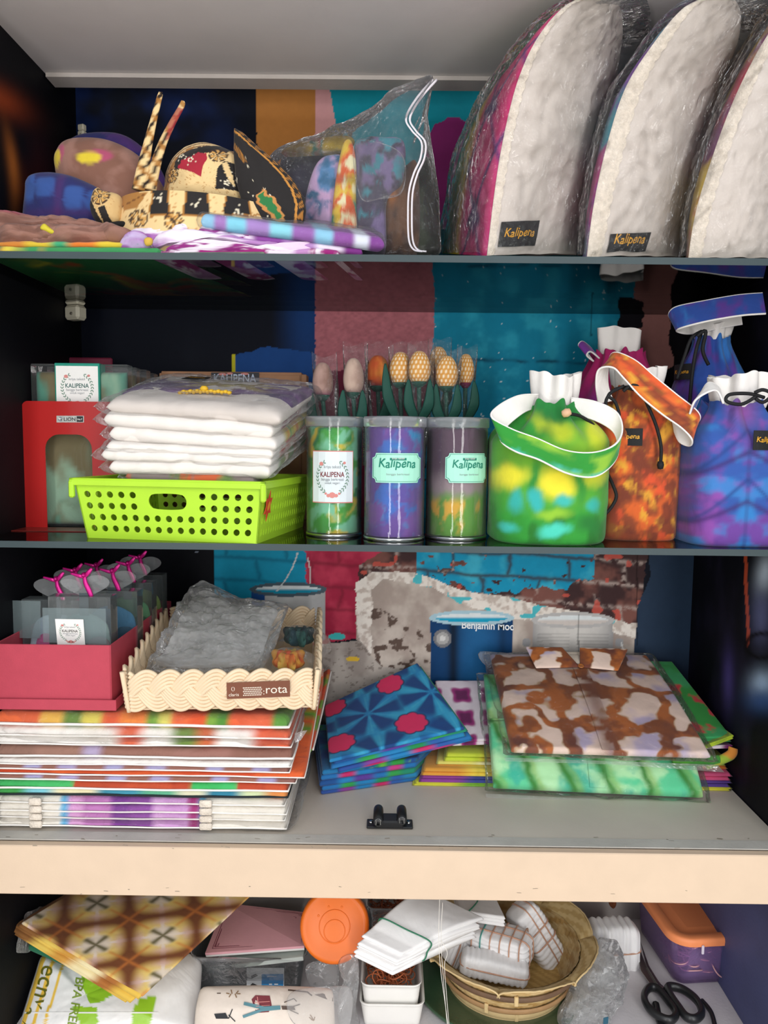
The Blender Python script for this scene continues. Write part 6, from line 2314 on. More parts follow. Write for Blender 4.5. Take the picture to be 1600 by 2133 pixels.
slab('mat', [P(630, 1600, 1.02), P(652, 1560, 1.03), P(690, 1395, 1.245), P(668, 1410, 1.245)], .005, QUILT, t, lambda u, v: mx(mx(lin('#c9502a')*np.ones((len(u), 1)), lin('#6f9a35'), sst(.45, .55, np.sin(v*22+fbm(u*3, v*5, 1)*5)*.5+.5)), lin('#e08a3a'), sst(.5, .7, fbm(u*2, v*6, 3))), nu=16, nv=60, r=.0025)
mk('hem', *tubem([P(652, 1562, 1.028), P(672, 1480, 1.13), P(690, 1397, 1.243)], .0014, 20, 6), HEM, t, label='white piped hem')
t = thing('placemat_pack', 'clear wrapped pack of orange and green tie-dyed placemats on top of the stack', 'placemats', (-.31, YM+.12, zpx(1557)), 'placemats in the stack')
for k, (ya, yb_, xr, pt) in enumerate(((1540, 1557, 606, whd), (1519, 1540, 604, whd), (1489, 1519, 601, og))):
    placemat(t, Lx, mx0(xr), YM, YM, zpx(yb_), zpx(ya), pt, HEM, k+20)
ZS = zpx(1489)+.002
Q = [A3(Lx-.002, YM-.004, zpx(1559)), A3(mx0(618), YM-.006, zpx(1559)), A3(mx0(622), YB-.004, zpx(1559)), A3(Lx-.002, YB-.004, zpx(1559))]
slab('wrap', Q, ZS-zpx(1559), FILM, t, nu=70, nv=22, r=.014, wr=.0025, wsc=12, ragged=.006, seed=6)
V, F = prismm([A3(mx0(612), YM+.01, zpx(1530)), A3(mx0(630), YM+.004, zpx(1521)), A3(mx0(640), YM, zpx(1517)), A3(mx0(626), YM+.004, zpx(1540)), A3(mx0(612), YM+.01, zpx(1550))], (0, .0008, 0))
mk('wrap_corner', V, F, FILM_HAZY, t, smooth=False)

# ------------------------------------------------------------------ maroon box with clear heart-topped gift boxes
MAROON = mat('maroon_card', '#ba4354', 0.75, var=.05, vscale=70, bump=.12, bscale=500)
INNER = mat('cream_card', '#cbb9a0', 0.8)
ZS0 = ZS+.0015
bx1 = float(P(229, 1345, .944)[0])
bx0 = XL+.007
by0, by1 = .944, 1.214
zr = float(P(228, 1344, .944)[2])
t = thing('gift_box_tray', 'open maroon card box on the placemats, filled with clear heart-topped boxes', 'box', ((bx0+bx1)/2, (by0+by1)/2, ZS0))
zl = float(P(228, 1458, .940)[2])
# lid the box stands in
parts = [boxm(((bx0+bx1)/2+.002, by0-.004, (ZS0+zl)/2), (bx1-bx0+.012, .002, zl-ZS0), .0005), boxm((bx1+.0065, (by0+by1)/2, (ZS0+zl)/2), (.002, by1-by0+.008, zl-ZS0), .0005),
         boxm(((bx0+bx1)/2+.002, by1+.004, (ZS0+zl)/2), (bx1-bx0+.012, .002, zl-ZS0), .0005), boxm((bx0-.003, (by0+by1)/2, (ZS0+zl)/2), (.002, by1-by0+.008, zl-ZS0), .0005), boxm(((bx0+bx1)/2, (by0+by1)/2, ZS0+.0008), (bx1-bx0+.01, by1-by0+.008, .0016), 0)]
V, F = joinm(parts)
mk('lid', V, F, MAROON, t, smooth=False, label='maroon lid under the box')
zb_ = ZS0+.002
parts = [boxm(((bx0+bx1)/2, by0, (zb_+zr)/2), (bx1-bx0, .002, zr-zb_), .0006), boxm((bx1, (by0+by1)/2, (zb_+zr)/2), (.002, by1-by0, zr-zb_), .0006),
         boxm(((bx0+bx1)/2, by1, (zb_+zr)/2), (bx1-bx0, .002, zr-zb_), .0006), boxm((bx0, (by0+by1)/2, (zb_+zr)/2), (.002, by1-by0, zr-zb_), .0006)]
V, F = joinm(parts)
mk('side_walls', V, F, MAROON, t, smooth=False)
parts = [boxm(((bx0+bx1)/2, by1-.0014, (zb_+zr)/2-.012), (bx1-bx0-.003, .0006, zr-zb_-.026), 0), boxm((bx1-.0014, (by0+by1)/2, (zb_+zr)/2-.012), (.0006, by1-by0-.004, zr-zb_-.026), 0), boxm(((bx0+bx1)/2, (by0+by1)/2, zb_+.001), (bx1-bx0-.002, by1-by0-.002, .0018), 0)]
V, F = joinm(parts)
mk('lining', V, F, INNER, t, smooth=False)

CCASE = film('gift_clear_case', .035, tint='#e3ecee', crinkle=.05, cscale=10, rough=.05, gain=1.2, edge=.12)
HEART = film('heart_plate', .15, tint='#f3f6f8', crinkle=.04, cscale=8, rough=.08, gain=1.4, edge=.15)
RIB = mat('pink_metallic_ribbon', '#d61f8c', 0.3, 0.35, bump=.2)
SMOKE = mat('grey_organza', '#8fa3a6', 0.8)
hb_ = [  # x centre, front depth, top px at that depth, colours of what is inside, label
    (-.396, .972, 1243, ('#7f9a98', '#9a8f93'), 'front clear gift box with a white wreath sticker and pink ribbon'),
    (-.448, 1.008, 1250, ('#b3c6d3', '#d05f9a'), 'clear gift box at the picture edge holding a pink ball and pale blue cloth'),
    (-.384, 1.040, 1230, ('#2f6f94', '#1f4f6a'), 'clear gift box with dark blue cloth, second behind the stickered one'),
    (-.447, 1.068, 1228, ('#8f8a84', '#6a6560'), 'clear gift box of grey cloth with a bright glossy heart'),
    (-.382, 1.098, 1212, ('#4f8a5a', '#3f6f4f'), 'clear gift box of green cloth, third along the right side of the maroon box'),
    (-.440, 1.128, 1215, ('#6a5f58', '#5a4f4a'), 'clear gift box near the back left of the maroon box, under a brown card'),
    (-.384, 1.158, 1196, ('#7f9a4a', '#d0693f'), 'clear gift box of lime and orange cloth at the back right of the maroon box')]
for i, (xc, yf, yt, cols_, lb) in enumerate(hb_):
    w, d = .080, .024
    xc = max(xc, bx0+.002+w/2)
    zt_ = float(P(150, yt, yf)[2])
    z0 = zb_+.0022
    t = thing('gift_box', lb, 'gift box', (xc, yf+d/2, z0), 'clear heart-topped gift boxes')
    h = zt_-z0
    parts = [boxm((xc, yf, z0+h/2), (w, .0005, h), 0), boxm((xc, yf+d, z0+h/2), (w, .0005, h), 0), boxm((xc-w/2, yf+d/2, z0+h/2), (.0005, d, h), 0), boxm((xc+w/2, yf+d/2, z0+h/2), (.0005, d, h), 0)]
    V, F = joinm(parts)
    mk('clear_case', V, F, CCASE, t, smooth=False)
    # folded-in roof panels
    V, F = boxm((xc, yf+d/2, zt_-.0006), (w, d, .0005), 0, rotx(0))
    mk('roof_panel', V, F, CCASE, t, smooth=False)
    # heart plate
    a = np.linspace(0, 2*PI, 44, endpoint=False)
    hx = 16*np.sin(a)**3/16
    hz = (13*np.cos(a)-5*np.cos(2*a)-2*np.cos(3*a)-np.cos(4*a))/17
    hs = .032
    zc = zt_+.013
    V, F = prismm([A3(xc+.004+hs*p, yf+d*.4, zc+hs*.62*q) for p, q in zip(hx, hz)], (0, .0007, 0))
    mk('heart_plate', V, F, HEART, t, smooth=False)
    V, F = boxm((xc+.002, yf+d*.4, zt_-.012), (.012, .001, .03), 0)
    mk('heart_tongue', V, F, mat('smoky_tongue', '#4a5458', 0.5), t, smooth=False)
    c = A3(xc+.004, yf+d*.4-.0015, zc+.012)
    pr = [tubem([c+A3(-.018, 0, .004), c+A3(-.006, -.001, .001), c, c+A3(.006, -.001, .006), c+A3(.010, 0, .011)], [.0012, .0026, .0022, .0030, .0016], 18, 6, flat=.3),
          tubem([c, c+A3(.002, -.002, -.008), c+A3(.006, -.002, -.017), c+A3(.009, -.001, -.026)], [.0024, .0030, .0034, .0028], 16, 6, flat=.3),
          tubem([c+A3(0, .004, .002), c+A3(-.001, 0, .003), c+A3(0, -.003, .001)], .0028, 8, 6)]
    V, F = joinm(pr)
    mk('ribbon', V, F, RIB, t, label='pink metallic ribbon tie')
    for q, cc in enumerate(cols_):
        m_ = mat('dyed_filling_%s' % cc[1:], cc, 0.8, wr=.3, wrscale=30)
        if q == 0:
            o3 = [A3(xc+w*.42*x_, yf+d*.55, z0+.002+h*z_*.80) for x_, z_ in ((-1, 0), (1, 0), (1, .75), (.6, .95), (-.2, 1), (-.95, .8))]
            blob('cloth_filling', o3, sum(o3)/6, (0, -.007, 0), (0, .007, 0), m_, t, noise=.3, nsc=60, seed=i, n=44, nr=10)
        else:
            V, F = lathem([(max(.0002, .017*math.sin(b)), -.017*math.cos(b)) for b in np.linspace(0, PI, 14)], 20, (0, 0, 0))
            V = V*A3(1, .45, 1)+A3(xc-w*.12 if i % 2 else xc+w*.24, yf+.0095, z0+h*.48)
            mk('cloth_ball', V, F, m_, t)
    if i == 0:
        pl = [P(120, 1343, yf-.001), P(178, 1345, yf-.001), P(174, 1290, yf-.001), P(115, 1289, yf-.001)]
        wreath_label(quadsurf(*pl), t, mat('taupe_ink', '#5a5550', .6, bump=0), off=.0006, asp=1.0, paper=mat('sticker_white', '#f6f3ee', .5, bump=0))
        o3 = [P(a_, b_, yf-.0004) for a_, b_ in ((88, 1266), (220, 1268), (222, 1342), (90, 1338))]
        V, F = prismm(o3, (0, .0004, 0))
        mk('front_panel', V, F, film('grey_front_panel', .35, tint='#b3c4c6', crinkle=.03, gain=.8, edge=.1), t, smooth=False)
    if i == 1:
        o3 = [P(a_, b_, yf-.0006) for a_, b_ in ((-10, 1250), (84, 1252), (84, 1330), (-10, 1328))]
        V, F = prismm(o3, (0, .0004, 0))
        mk('front_panel', V, F, film('grey_front_panel', .35), t, smooth=False)
V, F = boxm(P(80, 1165, 1.185), (.012, .002, .05), .0005)
o = mk('paper_strip', V, F, KRAFT, None, smooth=False)
tag(o, 'narrow brown card strip standing behind the heart boxes', 'card')
bpy.data.objects[o.name].location.z += 0

# ------------------------------------------------------------------ cream braided tray
TRAYM = mat('cream_plastic', '#ecd3b2', 0.5, spec=.35, var=.03, bump=.03)
fl = PZ(274, 1488, ZS0)
fr_ = PZ(650, 1482, ZS0)
ang = math.atan2(fr_[1]-fl[1], fr_[0]-fl[0])
TW, TD, TH_ = np.linalg.norm(fr_-fl), .245, .057
tilt = .085
ctr = (fl+fr_)/2
R = rotz(ang)@rotx(tilt)
lean = .10
ctr = ctr+A3(0, 0, .0035)
TRO = ctr
t = thing('woven_tray', 'cream plastic tray with braided sides and a brown label', 'tray', tuple(ctr+R@A3(0, TD/2, 0)))


def TP(x, y, z):
    """tray frame: x across, y into depth, z up"""
    return ctr+R@A3(x, y, z)


lam = .0615*1.0
V, F = boxm((0, TD/2, .002), (TW-.004, TD-.004, .003), .001)
mk('bottom', V@R.T+ctr, F, TRAYM, t, smooth=False)
walls = [(A3(-TW/2, 0, 0), A3(TW/2, 0, 0), A3(0, -1, 0)), (A3(TW/2, 0, 0), A3(TW/2, TD, 0), A3(1, 0, 0)), (A3(TW/2, TD, 0), A3(-TW/2, TD, 0), A3(0, 1, 0)), (A3(-TW/2, TD, 0), A3(-TW/2, 0, 0), A3(-1, 0, 0))]
for wi, (a, b, out) in enumerate(walls):
    L_ = np.linalg.norm(b-a)
    nw = max(3, round(L_/lam*1.0))
    lm = L_/(nw/1.0)*1.5
    ss = np.linspace(0, L_, int(L_/.0026))
    for k in range(3):
        th = 2*PI*ss/lm+2*PI*k/3
        pr = []
        for j in range(5):
            off = (j-2)*.0049
            zc = .0295+.0165*np.sin(th)+off
            zc = np.clip(zc, .0015, TH_+.002)
            dep = .0022*np.sin(2*th)+.0026
            p = a+(b-a)*(ss/L_)[:, None]
            p = p+out*(dep+lean*zc)[:, None]
            p[:, 2] += zc
            V, F = tubem(p@R.T+ctr, .0027, len(ss), 6, smooth=False)
            pr.append((V, F))
        V, F = joinm(pr)
        mk('strand', V, F, TRAYM, t)
for sx, sy in ((-1, 0), (1, 0), (-1, 1), (1, 1)):
    p0 = A3(sx*TW/2, sy*TD, .001)
    o_ = A3(sx*lean, (1 if sy else -1)*lean, 1)
    V, F = tubem([TP(*(p0+A3(sx*.002, (1 if sy else -1)*.002, 0))), TP(*(p0+o_*TH_*.5+A3(sx*.002, (1 if sy else -1)*.002, 0))), TP(*(p0+o_*TH_*.95+A3(sx*.002, (1 if sy else -1)*.002, 0)))], .0032, 8, 8)
    mk('corner_post', V, F, TRAYM, t)
yl = -.0075
pl = [P(474, 1454, 1)*0, 0, 0, 0]
xa = -TW/2+TW*(474-268)/(655-268)
xb = -TW/2+TW*(608-268)/(655-268)
pl = [TP(xa, yl-.0026, .0195), TP(xb, yl-.0026, .0215), TP(xb, yl-.0049, .0435), TP(xa, yl-.0049, .0415)]
s2 = quadsurf(*pl)
lab = decal('label', s2, *rect2(0, 0, 1, 1), .0006, mat('brown_label', '#7b4a36', .5), t, thick=.0006, label='brown label with pale lettering')
asp = np.linalg.norm(pl[1]-pl[0])/np.linalg.norm(pl[3]-pl[0])
LINK = mat('cream_ink', '#f0e2d2', .5, bump=0)
decal('lettering', s2, *put2(text2('rota', 0, 0, 0), .62, .26, .34, asp), .001, LINK, lab)
decal('lettering', s2, *put2(text2('claris', 0, 0, 0), .03, .17, .16, asp), .001, LINK, lab)
dots_ = [ell2(.265+.027*i+.0135*(j % 2), .20+.115*j, .0105, .042, 0, 6) for i in range(11) for j in range(5)]+[ell2(.585, .42, .009, .035, 0, 6), ell2(.585, .24, .009, .035, 0, 6)]
decal('pattern_print', s2, *joinm2(dots_), .001, LINK, lab, kind='stuff')
decal('emblem', s2, *line2([(.10+.022*math.cos(a), .62+.13*math.sin(a)) for a in np.linspace(0, 2*PI, 16)], .008), .001, LINK, lab)

# things in the tray
t = thing('plastic_bag', 'crumpled clear plastic bag of folded film lying in the cream tray', 'bag', tuple(TP(-.03, .12, .006)))
o3 = [P(a, b, y) for a, b, y in ((302, 1398, .985), (318, 1370, .99), (345, 1318, 1.03), (372, 1262, 1.09), (400, 1222, 1.14), (425, 1212, 1.15), (452, 1222, 1.14), (500, 1246, 1.12), (560, 1252, 1.11), (603, 1262, 1.10), (588, 1300, 1.07), (574, 1345, 1.03), (548, 1392, .99), (430, 1404, .98))]
bagm = film('thick_clear_bag', .14, tint='#ffffff', crinkle=1.0, cscale=30, rough=.12, gain=1.6, edge=.2)
blob('film', o3, P(450, 1325, 1.05), (0, -.028, .016), (0, .02, -.012), bagm, t, noise=.55, nsc=60, n=220, nr=60, p=.45, smooth=False)
o3b = [P(450, 1325, 1.06)+(q-P(450, 1325, 1.05))*.84 for q in o3]
blob('inner_film', o3b, P(450, 1335, 1.055), (0, -.018, .010), (0, .012, -.008), film('inner_film', .6, tint='#ffffff', crinkle=1.0, cscale=36, rough=.15, gain=1.5), t, noise=.9, nsc=80, seed=4, n=160, nr=44)
PET = mat('orange_petal_cloth', None, .7, bump=.2, wr=.2)


def flowerpuff(c, r, cols_, t, n=11, seed=0):
    rr = random.Random(seed)
    for k in range(n):
        a = k*2.4
        q = .25+.75*k/n
        tip = c+A3(math.cos(a)*r*q, math.sin(a)*r*q*.8, r*.75*(1-q*.6))
        base = c+A3(0, 0, -.004)
        mid = (tip+base)/2+A3(math.cos(a)*r*.25*q, math.sin(a)*r*.2*q, r*.25)
        V, F = tubem([base, mid, tip], [.002, r*.42, r*.30, .001], 14, 8, flat=.35)
        col = mx(lin(cols_[k % len(cols_)])*np.ones((len(V), 1)), lin(cols_[(k+1) % len(cols_)]), sst(.4, .7, fbm(V[:, 0]*90, V[:, 2]*90, seed)))
        mk('petal', V, F, PET, t, col=col)


for lb, px, py, Y, r, cols_, sd in (('orange and yellow cloth flower in a clear wrap in the cream tray', 600, 1388, 1.0, .030, ['#d9562a', '#e3a13a', '#e0702f', '#d9b04a'], 1),
                                    ('dark teal cloth flower in a clear wrap, behind the orange one', 622, 1338, 1.085, .030, ['#1f4a4a', '#16343a', '#2a5a54', '#1a3f4a'], 2)):
    c = P(px, py, Y)
    t = thing('wrapped_flower', lb, 'cloth flower', c-A3(0, 0, .012), 'wrapped cloth flowers in the cream tray')
    flowerpuff(c, r, cols_, t, 12, sd)
    V, F = lathem([(r*1.5*math.cos(a), r*1.05*math.sin(a)-.008) for a in np.linspace(-.2, PI/2, 14)], 36, c, None, lambda TH, R_, Z: (R_*(1+.06*np.sin(TH*7)), Z))
    mk('wrap', V, F, FILM_FINE, t)

# ------------------------------------------------------------------ folded fabrics at the right


def kawung(u, v):
    """indigo shibori leaves with scalloped pink patches"""
    x, y = u*1.75+.35, v*1.55+.15
    a, b = x-np.round(x), y-np.round(y)
    r = np.sqrt(a*a+b*b)
    th = np.arctan2(b, a)
    n = fbm(u*7, v*7, 2)
    c = mx(lin('#1f7fb8')*np.ones((len(u), 1)), lin('#2f9ac4'), sst(.35, .7, n))
    pet = sst(.35, .80, np.abs(np.cos(th*3+.2)))*sst(.62, .42, r)*sst(.02, .10, r)
    c = mx(c, lin('#123a78'), pet*.95)
    line = np.exp(-(np.abs(np.cos(th*3+.2))/.14)**2)*sst(.6, .3, r)
    c = mx(c, lin('#4fb3d0'), line*.4)
    a2, b2 = (x+.5)-np.round(x+.5), (y+.5)-np.round(y+.5)
    r2 = np.sqrt((a2)**2+(b2)**2)
    t2 = np.arctan2(b2, a2)
    sc_ = .19+.03*np.abs(np.sin(t2*4))
    c = mx(c, lin('#16335f'), sst(sc_+.035, sc_+.015, r2))
    return mx(c, lin('#d62a5e'), sst(sc_+.012, sc_-.012, r2))


def bluegreen(u, v):
    c = mx(lin('#1f77ad')*np.ones((len(u), 1)), lin('#1b4f94'), sst(.4, .6, fbm(u*5, v*6, 1)))
    c = mx(c, lin('#2f9a3f'), sst(.52, .62, fbm(u*4+3, v*5, 4)))
    return mx(c, lin('#7fc23a'), sst(.60, .68, fbm(u*5+3, v*6, 4)))


edgeb = lambda k: stripes([['#1f6fae', '#c92a66', '#1f7fb8', '#2a5aa3', '#c43a80', '#1f6fae'], ['#2a4f9a', '#8a3a94', '#1f7fb8', '#c92a66', '#2a5aa3', '#1d6aa8'], ['#1f6fae', '#2f9a4a', '#1f7fb8', '#1f8a4a', '#2a5aa3', '#1f7fae'], ['#1a4f8f', '#1f7fb8', '#5a3a94', '#1f6fae', '#2f9a4a', '#1f8a6a']][k % 4], [.2, .35, .55, .7, .85], .05)
Lq = [PZ(668, 1660, T3), PZ(866, 1630, T3), PZ(955, 1540, T3), PZ(655, 1555, T3)]
for q in Lq:
    q[1] = min(q[1], YB-.006)
t = thing('folded_cloth', 'blue and green folded cloth at the bottom, under the pink-spotted blue one', 'cloth', sum(Lq)/4, 'folded cloths on the wooden shelf')
for k in range(5):
    d = A3(.002*math.sin(k*2.1), .003*math.cos(k*1.7), .0072*k+.0003)
    slab('fold', [q+d for q in Lq], .0075, CLOTH, t, bluegreen if k == 4 else edgeb(k+1), nu=60, nv=50, r=.0036, wr=.0008, seed=k)
Uq = [P(705, 1618, 1.045), P(985, 1548, 1.10), P(885, 1410, 1.240), P(692, 1500, 1.205)]
t = thing('folded_cloth', 'folded blue leaf-patterned cloth with scalloped pink spots', 'cloth', sum(Uq)/4, 'folded cloths on the wooden shelf')
nn = np.cross(Uq[1]-Uq[0], Uq[3]-Uq[0])
nn /= np.linalg.norm(nn)
for k in range(5):
    d = nn*(.0052*k)+A3(.004*math.sin(k*2.3), .004*math.cos(k*1.9), 0)*(k < 4)-A3(.010, 0, 0)*(k/4)
    slab('fold', [q+d for q in Uq], .0056, CLOTH_FLAT, t, kawung if k == 4 else edgeb(k), nu=150 if k == 4 else 50, nv=130 if k == 4 else 20, r=.0028, wr=.0006, seed=k)


def dotty(u, v):
    x, y = u*2.2+.2, v*2.6+.1
    a, b = x-np.round(x), y-np.round(y)
    th = np.arctan2(b, a)
    r = np.sqrt(a*a+b*b)*(1+.18*np.cos(th*4))
    c = mx(lin('#efdfe8')*np.ones((len(u), 1)), lin('#a8327f'), sst(.42, .30, r))
    return mx(c, lin('#6d1f58'), sst(.30, .18, r))


rain_l = [  # y bottom, y top, left px, right px, colours, Y, label
    (1645, 1634, 858, 1588, ['#d9d63f', '#7fb53a', '#e3df4f', '#6aa83a', '#dcd84a', '#8fbf3a', '#e0d83f'], 1.078, 'yellow-green cloth lowest in the wide stack under the bagged shirts'),
    (1634, 1620, 872, 1582, ['#8f3f94', '#3f4a94', '#b0509a', '#4a4f9a', '#a34a94', '#c94f86', '#5a3f8f'], 1.080, 'violet and blue cloth second from the bottom under the bagged shirts'),
    (1620, 1606, 876, 1584, ['#dc9a3a', '#e3c84a', '#9a4a8f', '#d98a3f', '#c95a7f', '#c94a74', '#d0507c'], 1.080, 'pink-folded cloth third from the bottom under the bagged shirts'),
    (1606, 1590, 905, 1536, ['#d9cf6a', '#e6e0b8', '#b3c94a', '#e0b03a', '#c9d04a', '#e09a35', '#df7a2f'], 1.082, 'cream and yellow cloth fourth from the bottom under the bagged shirts'),
    (1590, 1574, 925, 1560, ['#c2cf3a', '#b3703a', '#a35a2f', '#b8642f', '#9ac23a', '#7fb03a', '#b8c24a'], 1.084, 'brown and lime cloth fifth from the bottom under the bagged shirts')]
for k, (yb_, ya, xl, xr, cols_, Y, lb) in enumerate(rain_l):
    x0, x1 = P(xl, yb_, Y)[0], min(P(xr, yb_, Y)[0], XR-.005)
    zb2, zt2 = max(P(1000, yb_, Y)[2], T3+.0004) if k else T3+.0004, P(1000, ya, Y)[2]
    Yb_ = Y if k < 3 else Y+.014
    if k >= 3:
        zb2, zt2 = P(1000, yb_, Yb_)[2], P(1000, ya, Yb_)[2]
    t = thing('folded_cloth', lb, 'cloth', ((x0+x1)/2, Y+.08, zb2), 'folded cloths on the wooden shelf')
    Q = [A3(x0, Yb_, zb2), A3(x1, Yb_-.004, zb2), A3(x1, YB-.006, zb2), A3(x0+.02, YB-.006, zb2)]
    st_ = stripes(cols_, [i/7+.02*math.sin(i*3) for i in range(1, 7)], .04)
    h = zt2-zb2
    for j in range(2):
        slab('fold', [q+A3(.003*j, .002*j, h*.5*j) for q in Q], h*.52, CLOTH, t, st_, nu=100, nv=12, r=h*.25, wr=.0006, seed=k*2+j)
ztop = P(1000, 1574, 1.098)[2]
for lb, Q, pt, h in (
        ('white cloth with magenta shibori rings left of the bagged shirts', [P(938, 1556, 1.115), P(1045, 1552, 1.115), P(1042, 1428, 1.250), P(905, 1428, 1.250)], dotty, .010),
        ('green and red tie-dyed cloth sloping out behind the bagged shirts at the right', [P(1230, 1556, 1.085), P(1534, 1548, 1.085), P(1398, 1388, 1.250), P(1190, 1384, 1.250)],
         lambda u, v: mx(mx(lin('#2f8f3a')*np.ones((len(u), 1)), lin('#3aa060'), sst(.4, .7, fbm(u*5, v*4, 1))), lin('#c8363f'), sst(.49, .57, fbm(u*6+1, v*6, 3))), .010),
        ('magenta and white edged cloth just under the green and red one', [P(1260, 1564, 1.082), P(1546, 1560, 1.080), P(1480, 1520, 1.20), P(1230, 1520, 1.20)], stripes(['#e9d9e6', '#b0508f', '#f0e6ee', '#a33a86', '#efe2ec', '#8f2f7a'], [.3, .5, .65, .8, .93], .03), .005),
        ('lime cloth corner pointing right beside the green and red cloth', [P(1440, 1572, 1.070), P(1566, 1540, 1.078), P(1560, 1505, 1.16), P(1430, 1520, 1.17)], lambda u, v: mx(lin('#b8cf2f')*np.ones((len(u), 1)), lin('#7f9a2f'), sst(.4, .7, fbm(u*5, v*5, 2))), .006)):
    Q = [A3(min(q[0], XR-.004), min(q[1], YB-.005), q[2]) for q in Q]
    t = thing('folded_cloth', lb, 'cloth', sum(Q)/4, 'folded cloths on the wooden shelf')
    slab('fold', Q, h*.5, CLOTH, t, pt, nu=50, nv=40, r=h*.25, seed=1)
    slab('fold', [q+A3(.001, .001, h*.5) for q in Q], h*.5, CLOTH, t, pt, nu=80, nv=70, r=h*.25, seed=2)
for k, (lb, pts, cols_) in enumerate((
        ('rolled orange and green cloth end at the right of the shirt stack', [(1470, 1596, 1.070), (1520, 1574, 1.068), (1572, 1558, 1.070)], ('#d98a35', '#9ab53a')),
        ('green rolled cloth end between the shirts and the right wall', [(1400, 1588, 1.066), (1450, 1586, 1.066), (1498, 1582, 1.068)], ('#4f9a2f', '#3f8a35')))):
    t = thing('rolled_cloth', lb, 'cloth', P(*pts[1]), 'folded cloths on the wooden shelf')
    p3 = [A3(min(P(*q)[0], XR-.008), P(*q)[1], P(*q)[2]) for q in pts]
    V, F = tubem(p3, [.006, .0075, .0065], 30, 12, flat=.7)
    mk('roll', V, F, CLOTH, t, col=mx(lin(cols_[0])*np.ones((len(V), 1)), lin(cols_[1]), sst(.4, .6, fbm(V[:, 0]*30, V[:, 2]*60, k))))


# bagged shirts
def brownshirt(u, v):
    x = u*3.6+1.5*(fbm(u*4, v*4, 1)-.5)
    y = v*3.2+1.5*(fbm(u*4+5, v*4, 2)-.5)+.35*np.abs(u-.5)
    n = fbm(u*9, v*8, 3)
    gx = np.exp(-((x-np.round(x))/.17)**2)
    gy = np.exp(-((y-np.round(y))/.17)**2)
    g = np.clip(np.maximum(gx, gy)+.5*gx*gy+.9*(n-.5), 0, 1)
    cl = mx(lin('#e9cfc0')*np.ones((len(u), 1)), lin('#b9aac4'), sst(.45, .65, fbm(u*5+2, v*5, 4)))
    br = mx(lin('#8a4a22')*np.ones((len(u), 1)), lin('#b5652a'), sst(.4, .6, fbm(u*8, v*7, 5)))
    br = mx(br, lin('#6d3a2c'), sst(.5, .7, fbm(u*6+4, v*5, 6)))
    c = mx(cl, br, sst(.38, .62, g))
    c = mx(c, lin('#b08a3a'), np.exp(-((g-.45)/.08)**2)*.5)
    pk = np.exp(-((u-.50-.03*v)/.05)**2)*sst(.95, .6, v)
    return mx(c, lin('#7a4433'), pk*.65)


def greenshirt(u, v):
    n = fbm(u*6, v*6, 2)
    c = mx(lin('#5fcf9a')*np.ones((len(u), 1)), lin('#b9eab4'), sst(.42, .62, n))
    c = mx(c, lin('#35b39a'), sst(.5, .68, fbm(u*7+3, v*6, 4))*.9)
    d = (u*5.2+v*2.0)+.25*(fbm(u*4, v*5, 1)-.5)*2
    g = np.exp(-((d-np.round(d))/.13)**2)
    c = mx(c, lin('#2f7f22'), g*.95)
    return mx(c, lin('#8fb52f'), np.exp(-((d-np.round(d)-.17)/.10)**2)*.45)


